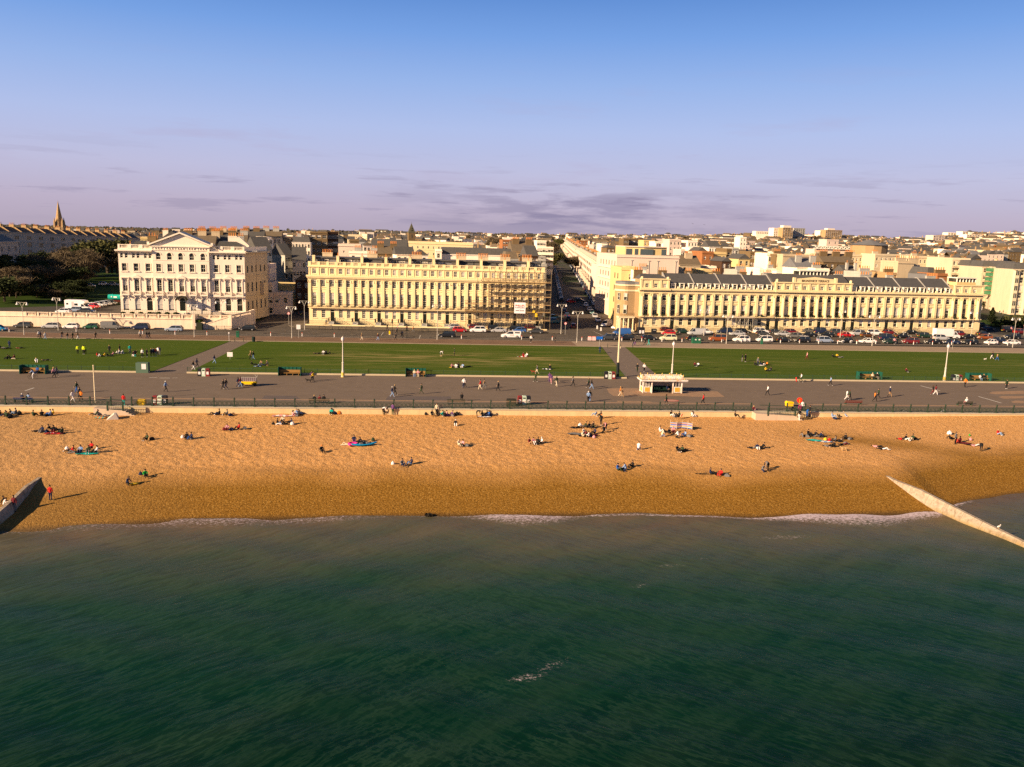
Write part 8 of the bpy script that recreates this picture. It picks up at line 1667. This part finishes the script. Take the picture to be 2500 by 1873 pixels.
def bag(z_,x,y,col,label,s=.4):
    X,Y,g=G(z_,x,y);b=MB();b.lathe([(0,s*.5),(s*.2,s*.62),(s*.7,s*.5),(s*.9,s*.2)],7,0,Matrix.Scale(1,4));b.tube((-s*.2,0,s*.85),(0,0,s*1.15),.025,0,4);b.tube((0,0,s*1.15),(s*.2,0,s*.85),.025,0,4);tag(ob('bag',b.mesh('bag',CL[col]),None,(X,Y,g)),label,'bag')
for a_ in [('P1',250,1170,'k','dark bag at the sea wall far left',.6),('P2',1300,1298,'k','black bag left of the circle below the pink towel'),('P2',1545,1300,'w','white bag in the circle below the pink towel',.5),('P2',135,1470,'w','white bag beside the pair above the left berm'),('P2',2145,1160,'o','orange bag by the sea wall below the promenade bench',.6),('P2',668,1368,'m','maroon bag left of the red tops pair'),('P3',1050,1172,'k','small black bag left of the centre wall group'),('P3',1450,1180,'k','dark rucksack right of the centre wall group',.6),('P3',372,1505,'d','dark green bucket right of the kayak',.45),('P4',820,1320,'w','white bag at the top of the central beach group',.5),('P4',1000,1470,'p','pink bag at the bottom of the central beach group'),('B2',340,195,'w','white bag left of the pair below the kayak'),('P5',1760,1500,'y','yellow bag on the towels of the right beach'),('P5',1815,1505,'r','red bag on the towels of the right beach'),('P6',1520,1500,'p','pink bag in the far right beach group'),('P6',1250,1425,'w','pale bag above the far right beach group',.6),('B1',905,262,'n','dark rucksack beside the person in green'),('B1',430,98,'w','white bag at the left end of the picnic group'),('P6',1510,1440,'e','small green cup like bag on the far right beach',.25),('P5',858,1160,'p','pink bag beside the seated figure left of the ramp',.5),('P3',860,1165,'g','grey bag behind the sea wall dog',.4)]: bag(*a_)
X,Y,g=G('P3',258,1575);b=MB();n=10;pr_=[]
for i in range(n+1):
    u=-1+2*i/n;wd=.42*(1-abs(u)**2.4);x=u*1.75;z_up=.05+.18*abs(u)**3;b.v+=[(x,-wd,z_up+.12),(x,-wd*.5,z_up),(x,wd*.5,z_up),(x,wd,z_up+.12),(x,wd*.6,z_up+.22),(x,-wd*.6,z_up+.22)]
for i in range(n):
    for k in range(6): a_=i*6+k;c_=i*6+(k+1)%6;b.f.append((a_,c_,c_+6,a_+6));b.m.append(1 if k==4 and 3<i<7 else 0)
T=thing('kayak','bright blue inflatable kayak lying on the shingle','kayak',(X,Y,g+.08),.35);ob('hull',b.mesh('hull',[M('kayak_blue',(.01,.28,.55),rough=.4),CL['k']],True),T);b=MB();b.box(-.6,-.2,-.25,.25,.2,.4);b.box(.3,.65,-.22,.22,.2,.42);ob('seat',b.mesh('seat',CL['g']),T)
def ring(z_,x,y,col,label):
    X,Y,g=G(z_,x,y);b=MB();R_,r_=.55,.17;N_=14
    for i in range(N_):
        for j in range(6): a_=2*PI*i/N_;c_=2*PI*j/6;b.v.append(((R_+r_*math.cos(c_))*math.cos(a_),(R_+r_*math.cos(c_))*math.sin(a_),r_+r_*math.sin(c_)))
    b.f=[(i*6+j,((i+1)%N_)*6+j,((i+1)%N_)*6+(j+1)%6,i*6+(j+1)%6) for i in range(N_) for j in range(6)];b.m=[0]*len(b.f);tag(ob('inflatable_ring',b.mesh('inflatable_ring',CL[col],True),None,(X,Y,g+.05)),label,'inflatable')
ring('P3',115,1565,'f','magenta inflatable ring at the left end of the blue kayak')
X,Y,g=G('B1',860,322);b=MB();b.prism([(-.55,-.28),(.35,-.28),(.62,0),(.35,.28),(-.55,.28)],0,.07,'z');tag(ob('bodyboard',b.mesh('bodyboard',YLW),None,(X,Y,g+.06),.4),'yellow bodyboard lying beside a crouching child','bodyboard')
# striped windbreak
T=thing('windbreak','blue white and orange striped windbreak behind the picnic on the beach','windbreak',G('P4',2090,1350));b=MB();pb=MB();pts=[(-1.3,.2),(-.4,-.2),(.5,.1),(1.3,-.2),(1.8,-.8)];SC=[CL['b'],CL['c'],CL['o'],CL['l']]
for (x0,y0),(x1,y1) in zip(pts,pts[1:]):
    for k in range(7): z0=.1+k*.12;b.add([(x0,y0,z0),(x1,y1,z0),(x1,y1,z0+.12),(x0,y0,z0+.12)],[(0,1,2,3)],[0,1,2,3,0,2,3][k])
for x,y in pts: pb.tube((x,y,-.1),(x,y,1.3),.02,0,4)
ob('fabric',b.mesh('fabric',SC),T);ob('poles',pb.mesh('poles',CRP),T)
for k,(nm,c_) in enumerate((('black','k'),('dark grey','g'),('navy','n'))):
    b=MB();b.prism([(-.3,0),(.3,0),(.34,.18),(.12,.34),(-.2,.30),(-.36,.12)],-.2,.2,'y');b.tube((-.15,0,.28),(0,0,.42),.03,0,4);b.tube((0,0,.42),(.14,0,.28),.03,0,4);me=b.mesh('bag',CL[c_])
    for (x_,y_,z_,q_) in BAGS:
        if q_==k: tag(ob('bag',me,None,(x_,y_,beach(x_,y_)+.02),x_*3),'small %s bag or coat heap lying on the shingle beside seated people'%nm,'bag','%s bags beside people on the beach'%nm)
# gull and driftwood
X,Y,g=G('B3',2048,612,-3.8);T=thing('gull','white gull perched on the right groyne','bird',(X,Y,-3.75));b=MB();b.lathe([(-.22,.02),(-.12,.09),(.05,.11),(.18,.06),(.24,.02)],8,0,Matrix.Translation((0,0,.28))@Matrix.Rotation(PI/2.6,4,'Y'));b.ball(.17,0,.46,.065,0,7,5);b.tube((.22,0,.46),(.3,0,.44),.015,1);b.tube((0,.03,0),(0,.03,.2),.012,1);b.tube((0,-.03,0),(0,-.03,.2),.012,1);ob('body',b.mesh('body',[FURW,CL['y']],True),T)
X,Y,g=G('B2',572,527);rs=random.Random(3);b=MB();leafblob(b,0,0,.12,.45,90,rs,0,.12,.4);b.tube((-.5,0,.1),(.8,.1,.15),.06);tag(ob('driftwood',b.mesh('driftwood',M('wet_seaweed',(.02,.015,.01))),None,(X,Y,g)),'dark clump of seaweed lying at the waterline','seaweed')
# ================================================================== trees
BRK=M('bark',(.06,.045,.03),var=.3);LV=[M('tree_evergreen',(.035,.044,.015),var=.6,sc=.35,rough=.9),M('tree_bare_twigs',(.135,.10,.06),var=.5,sc=.35,rough=.95),M('tree_olive',(.085,.082,.028),var=.5,sc=.4,rough=.9)]
TM={}
def treemesh(kind,seed):
    k=(kind,seed)
    if k in TM: return TM[k]
    rs=random.Random(seed);tb=MB();cb=MB();tb.tube((0,0,-.5),(.1,.1,3.4),.28,0,7,.18);tips=[]
    for i in range(9):
        a=2*PI*i/9+rs.uniform(-.3,.3);z=2.2+rs.uniform(0,2.4);l=rs.uniform(1.6,3.2);p=Vector((.05,.05,z));q=p+Vector((math.cos(a)*l,math.sin(a)*l,l*rs.uniform(.5,1.2)));tb.tube(p,q,.10,0,5,.05);tips.append(q)
        for j in range(2): r=q+Vector((rs.uniform(-1,1),rs.uniform(-1,1),rs.uniform(.3,1.4)));tb.tube(q,r,.05,0,4,.02);tips.append(r)
    for q in tips:
        n=170 if kind!=1 else 330;R=rs.uniform(1.0,1.6)
        for i in range(n):
            v=Vector((rs.gauss(0,1),rs.gauss(0,1),rs.gauss(0,.75)))*R*.5;c=q+v;s=.17 if kind!=1 else .05
            a=Vector((rs.gauss(0,1),rs.gauss(0,1),rs.gauss(0,1)+(.8 if kind==1 else 0))).normalized();d=a.cross(Vector((rs.gauss(0,1),rs.gauss(0,1),rs.gauss(0,1)))).normalized()
            if kind==1: a=a*.5;d=d*.035
            else: a=a*s;d=d*s
            cb.add([tuple(c-a-d),tuple(c+a-d),tuple(c+a+d),tuple(c-a+d)],[(0,1,2,3)])
    TM[k]=(tb.mesh('trunk',BRK),cb.mesh('crown',LV[kind]));return TM[k]
def tree(x,y,z,h,kind,label,group=None,seed=1,w=1.):
    a,c=treemesh(kind,seed%3+kind*3);s=h/8.;T=thing('tree',label,'tree',(x,y,z),(seed*1.7)%6.28,group);ob('trunk',a,T,sc=(s*w,s*w,s));ob('crown',c,T,sc=(s*w,s*w,s));return T
TL=[('Z1',60,1130,350,760,0),('Z1',180,1090,350,720,0),('Z1',330,1060,370,700,0),('Z1',480,1100,350,760,1),('Z1',580,1080,355,820,0),('Z1',760,1060,365,770,0),('Z1',900,1110,340,720,1),('Z1',1010,1020,400,640,0),('Z1',1100,980,420,600,0),('Z1',1230,985,410,560,2),('Z1',1340,985,405,650,1),('Z1',1180,980,430,640,1),('Z1',100,1240,290,900,1),('Z1',20,1230,300,890,1),('Z1',180,1270,285,1040,1),('Z1',700,1010,420,720,0),('Z1',850,1000,430,700,1),('Z1',560,1010,440,740,1),('Z1',420,1020,430,690,0),('Z1',280,1020,440,700,2),('Z1',120,1010,430,740,0),('Z1',870,1180,300,1060,0),('Z1',760,1200,290,1120,0),('Z1',400,1060,400,780,1),('Z1',640,1030,390,700,1),('Z1',960,1000,425,600,1)]
words=['dense dark evergreen','brown bare twigged','olive green']
places=['at the left edge of the park','before the left shaded block','in the left park belt','behind the left lamp post','in the centre of the park belt','above the motorhome','by the sunlit park lawn','below the spire','beside the pedimented building']
cntr={}
for i,(z_,x,yb,Y,yt,k) in enumerate(TL):
    X,zt=HZ(z_,x,yt,Y);g=ground(X,Y);h=max(4,zt-g);pl_=places[min(8,int(x/1380*9))];key=(k,pl_);cntr[key]=cntr.get(key,0)+1
    tree(X,Y,g,h*1.08,k,'%s%s tree %s'%({1:'',2:'farther ',3:'farthest ',4:'last '}[min(4,cntr[key])],words[k],pl_),None,i,1.7)
for i,(x,yb,Y,h,k) in enumerate([(40,1200,300,4.5,0),(230,1210,296,4,0),(420,1215,292,3.5,1),(560,1190,300,4,0),(820,1230,283,3.2,0),(930,1190,296,3.5,0),(690,1235,284,3,1),(130,1060,400,7,0),(360,1050,410,7,0),(560,1050,410,7,0),(760,1040,415,7,0),(960,1030,420,7,1),(1300,1000,425,7,1),(1150,1000,425,6,0)]):
    X,_=HZ('Z1',x,1000,Y);tree(X,Y,ground(X,Y)-h*.22,h,k,'%s low %s shrub mass in the left park'%(['leftmost','second','third','fourth','fifth','sixth','seventh','rear leftmost','rear second','rear third','rear fourth','rear fifth','rear rightmost','rear sixth'][i],words[k].split()[-1]),None,i+40,2.4)
for i,(x,yb,Y,h,k) in enumerate([(-60,0,268,9,0),(40,0,272,7,1),(150,0,300,8,0),(300,0,305,7.5,0),(450,0,312,8,1),(600,0,318,8,0),(740,0,322,8,0),(30,0,330,9,0),(230,0,340,9,2),(520,0,345,9,0),(880,0,335,7,1),(400,0,335,9,0)]):
    X,_=HZ('Z1',x,1000,Y);tree(X,Y,ground(X,Y)-h*.15,h,k,'%s thicket tree of the near park row, %s'%(['edge','second','third','fourth','fifth','sixth','seventh','rear edge','rear second','rear fourth','rear right','rear third'][i],words[k]),None,i+70,1.8)
for i in range(7): tree(-178+i*3,262+i*9,2.6,11,i%2,'tall %s tree added past the left edge to shade the park'%words[i%2],'trees added past the left edge for their shade',i+90,1.6)  # added off-frame to throw tree shade across the park
# right garden conifer and hedges
def conifer(x,y,z,h,label):
    T=thing('conifer',label,'tree',(x,y,z));b=MB();b.tube((0,0,-.3),(0,0,h*.9),.25,0,6,.05);ob('trunk',b.mesh('trunk',BRK),T);b=MB();rs=random.Random(5)
    for i in range(2600):
        u=rs.random();zz=.8+u*(h-.8);R=(1-u)**.8*h*.38*(.75+.25*math.sin(zz*3.1))+.15;a=rs.random()*2*PI;r=R*rs.random()**.5;c=Vector((r*math.cos(a),r*math.sin(a),zz));s=.16;p=Vector((rs.gauss(0,1),rs.gauss(0,1),rs.gauss(0,.4))).normalized()*s;q=p.cross(Vector((0,0,1))).normalized()*s*.8 if abs(p.z)<s*.95 else Vector((s,0,0))
        b.add([tuple(c-p-q),tuple(c+p-q),tuple(c+p+q),tuple(c-p+q)],[(0,1,2,3)])
    ob('crown',b.mesh('crown',LV[0]),T)
X,Y,g=G('ZR',440,1010);zz=HZ('ZR',420,560,Y)[1];conifer(X,Y,g,zz-g,'dark conifer standing in the gardens just beyond the terrace end')
def hedge(z_,x0,x1,y,w,h,label,m=2,d=2.,rz=0):
    a=G(z_,x0,y);c=G(z_,x1,y);b=MB();rs=random.Random(x0+3);l=c[0]-a[0];n=int(l*22*h)
    for i in range(n):
        cc=Vector((rs.random()*l,rs.random()*d,rs.random()**.6*h*(1+.15*math.sin(rs.random()*9))));s=.22;p=Vector((rs.gauss(0,1),rs.gauss(0,1),rs.gauss(0,1))).normalized()*s;q=p.cross(Vector((.3,.2,1))).normalized()*s;b.add([tuple(cc-p-q),tuple(cc+p-q),tuple(cc+p+q),tuple(cc-p+q)],[(0,1,2,3)])
    tag(ob('hedge',b.mesh('hedge',LV[m]),None,(a[0],a[1],a[2]),rz),label,'hedge')
hedge('ZR',120,560,580,1,2.6,'dark evergreen hedge below the green netting',0,3,.0);hedge('ZR',460,760,640,1,1.8,'pale olive hedge in the middle of the gardens',2,2,0);hedge('ZR',900,1330,720,1,2.2,'olive hedge in front of the white SUV in the gardens',2,3,-.1);hedge('ZR',800,1330,1010,1,2.6,'yellow tinged hedge at the front of the gardens',2,3,0);hedge('ZR',560,1330,1120,1,2.4,'dark hedge in shade along the garden front',0,3,0)
hedge('ZQ',1110,1310,1200,1,3.0,'dark rounded bush in the side street',0,3,0)
# scattered trees among roofs
rs=random.Random(17)
for i in range(46):
    px=rs.choice([rs.uniform(1040,1300),rs.uniform(1300,1480),rs.uniform(1480,2480)]);Y=rs.uniform(520,1350);d=ray(px,700);X=d.x/d.y*Y;g=terr(X,Y);tree(X,Y,g,rs.uniform(8,12),rs.choice([0,1,1,2]),'small tree rising among the roofs of the distant town','trees among the distant roofs',i,1.3)
for px,yb,yt,Y,l in ((2088,575,562,1150,'round bare tree on the skyline at the right of the white flats'),(1985+15,590,568,1200,'bare tree on the ridge between hilltop block and white flats'),(1330,590,574,1400,'dark skyline tree left of the avenue end'),(1150,590,578,1100,'dark round tree above the long white building')):
    X,zt=HZ('N',px,yt-2,Y);g=terr(X,Y);tree(X,Y,g,min(13,max(8,zt-g)),1,l,None,px,1.0)
# far woodland on the skyline (one mass)
b=MB();rs=random.Random(9)
for i in range(1500):
    az=rs.uniform(-.62,.32);Y=rs.uniform(1450,2300);X=az*Y;z=terr(X,Y);R=rs.uniform(5,11)
    if i%3==0:Y=rs.uniform(1700,2100);R=rs.uniform(7,12)
    for k in range(14):
        c=Vector((X+rs.gauss(0,R*.6),Y+rs.gauss(0,R*.4),z+rs.uniform(.2,1.0)*R));s=rs.uniform(1.2,2.6);p=Vector((rs.gauss(0,1),rs.gauss(0,.4),rs.gauss(0,1))).normalized()*s;q=p.cross(Vector((.2,1,.3))).normalized()*s;b.add([tuple(c-p-q),tuple(c+p-q),tuple(c+p+q),tuple(c-p+q)],[(0,1,2,3)])
tag(ob('far_woodland',b.mesh('far_woodland',M('far_trees',(.085,.075,.055),var=.55,sc=.02,rough=1))),'distant belt of brownish woodland along the skyline','woodland',kind='stuff')  # haze over the far trees put into this lighter brown
# ================================================================== the town behind (rows of houses)
RWM=[('white',WHT,SLT),('cream',STP,SLT),('brown brick',BRB,SLB),('grey',GRY,SLT),('pale',PNK,LED),('tan',TAN,SLB),('red brick',BRR,SLB)]
def rowmesh(seed):
    rs=random.Random(seed);nm,wm,rm=RWM[seed%7];n=rs.choice([3,4,5,6]);b=MB();r=MB();c=MB();p=MB();x=0
    alt=[wm,rs.choice([WHT,STP,wm,PNK]),rs.choice([wm,BRB])]
    for i in range(n):
        w=rs.uniform(5.5,8);h=rs.uniform(7.5,10.5)+(2 if rs.random()<.15 else 0);d=rs.uniform(9,11);m=rs.choice([0,0,1,2]);y0=rs.uniform(-.4,.4);T_=Matrix.Translation((x,y0,0));ops=[]
        for fl in range(3):
            for k in range(2): xc=w*(k+.5)/2;z=.9+fl*3;ops.append((xc-.55,xc+.55,z,z+1.7))
        ops=[o for o in ops if o[3]<h-.3];facade(b,0,w,-4,h,ops,m,T=T_);b.box(0,w,.32,d,-4,h,m,T_)
        for o in ops: b.quad((o[0],.2,o[2]),(o[1],.2,o[2]),(o[1],.2,o[3]),(o[0],.2,o[3]),3,T_);b.box(o[0],o[1],.15,.19,o[2]+.8,o[2]+.9,4,T_)
        for s_ in (-.02,w+.02): 
            for z in (2,5):
                q=[(s_,d*.4,z),(s_,d*.4+1,z),(s_,d*.4+1,z+1.5),(s_,d*.4,z+1.5)];b.add(q if s_>0 else q[::-1],[(0,1,2,3)],3,T_)
        r.add(*_tr(roofmesh(rs.choice(['gable','gable','gable','flat','mansard','front','hip']),w,d,h),T_),rs.choice([0,0,0,1]))
        cx=x+(0 if i%2 else w);hh=h+2.2;c.box(cx-.35,cx+.35,d*.45,d*.45+2.2,h-2,hh+.8)
        for k in range(5): p.cyl(cx,d*.45+.3+k*.4,hh+.8,hh+1.35,.15,.12,5)
        x+=w
    return nm,x,[('wall',b.mesh('wall',[wm,alt[1],alt[2],GLL,FRM])),('roof',(r.add(c.v,c.f,2),r)[1].mesh('roof',[rm,SLB if rm is SLT else SLT,BRY if seed%2 else wm])),('chimney_pots',p.mesh('chimney_pots',POT))]
def _tr(mb,T_): return [tuple(T_@Vector(v)) for v in mb.v],mb.f
ROWS=[rowmesh(100+i) for i in range(14)]
rs=random.Random(23);placed=0;Y=335.
WHERE=[(0,520,'close behind the seafront roofs'),(520,800,'in the middle distance of the town'),(800,1150,'on the lower slope of the distant hill'),(1150,9999,'high on the far skyline')]
while Y<1560 and placed<300:
    xl=-.36*Y if Y<620 else -.60*Y;xr=.80*Y;X=xl+rs.uniform(0,20)
    while X<xr and placed<300:
        nm,w,parts=ROWS[rs.randrange(14)];rz=rs.choice([.1,.14,.14,.05,-1.43,-1.43,1.7])
        cxx=X+w/2;a=X/Y;inav=(avx(Y)-4<X+w and X<avx(Y)+40)
        reserved=(Y<345 and X>57) or (Y<420 and X<-36) or (a<-.28 and Y<640) or (Y<400 and X>175) or inav or (Y<330)or(Y<470 and X>150 and X<330)
        if not reserved and rs.random()<(.80 if Y>600 else .7):
            g=min(terr(X,Y),terr(X+w*math.cos(rz),Y+w*math.sin(rz)));wh=[q for q in WHERE if q[0]<=Y<q[1]][0][2];sc_f=1.0 if Y<900 else 1.15
            T=thing('terraced_houses','row of %s houses with chimney pots %s'%(nm,wh),'house',(X if rz>-1 else X+w*.4,Y,g),rz,'%s house rows %s'%(nm,wh));placed+=1
            for n_,me in parts: ob(n_,me,T,sc=(1,1,.92 if Y<520 else 1))
        X+=w*rs.uniform(1.0,1.3)+rs.uniform(1,10)+Y*.012
    Y+=20+Y*.036
print('ROWS',placed)
b=MB();rs=random.Random(31)
for i in range(1150):
    Y=rs.uniform(700,1750);lo=-.3 if Y>1000 else -.05;a=rs.uniform(lo,.80)
    if a<.12 and rs.random()<.55: continue
    X=a*Y
    if avx(Y)-8<X<avx(Y)+34 and Y<1200: continue
    w=rs.uniform(9,24);h=rs.uniform(8,12);d=rs.uniform(7,9);T_=Matrix.Translation((X,Y,terr(X,Y)))@Matrix.Rotation(rs.choice([.1,.2,-.2,-.6,.5,1.6]),4,'Z');m=rs.choice([0,0,0,0,0,1,2,2,3]);b.box(0,w,0,d,-5,h,m,T_)
    rf=roofmesh(rs.choice(['gable','gable','hip','flat']) if w<13 else rs.choice(['flat','gable']),w,d,h);b.add(*_tr(rf,T_),rs.choice([4,4,5]))
    for fl in range(2):
        for k in range(max(2,int(w/3))): xc=(k+.5)*w/max(2,int(w/3));b.quad((xc-.5,-.05,2+fl*3.3),(xc+.5,-.05,2+fl*3.3),(xc+.5,-.05,3.6+fl*3.3),(xc-.5,-.05,3.6+fl*3.3),6,T_)
    b.box(w*.3,w*.3+.6,d*.4,d*.4+1.4,h,h+3,7,T_)
tag(ob('distant_houses',b.mesh('distant_houses',[WHT,STP,PNK,BRB,SLT,SLB,GLL,BRY])),'countless small distant pale houses filling the hillside between the nearer rows','houses',kind='stuff')
# birds in the sky
b=MB();b.add([(-.5,0,.15),(-.1,.12,0),(0,-.2,0),(.1,.12,0),(.5,0,.15)],[(0,2,1),(2,4,3),(1,2,3)]);BM=b.mesh('bird',IRON)
for i,(x,y) in enumerate(((1693,547),(1721,549),(1626,560))): X,z=HZ('N',x,y,420);tag(ob('bird',BM,None,(X,420,z),0,2.2),'tiny dark gull flying over the town','bird','gulls in the sky over the town')
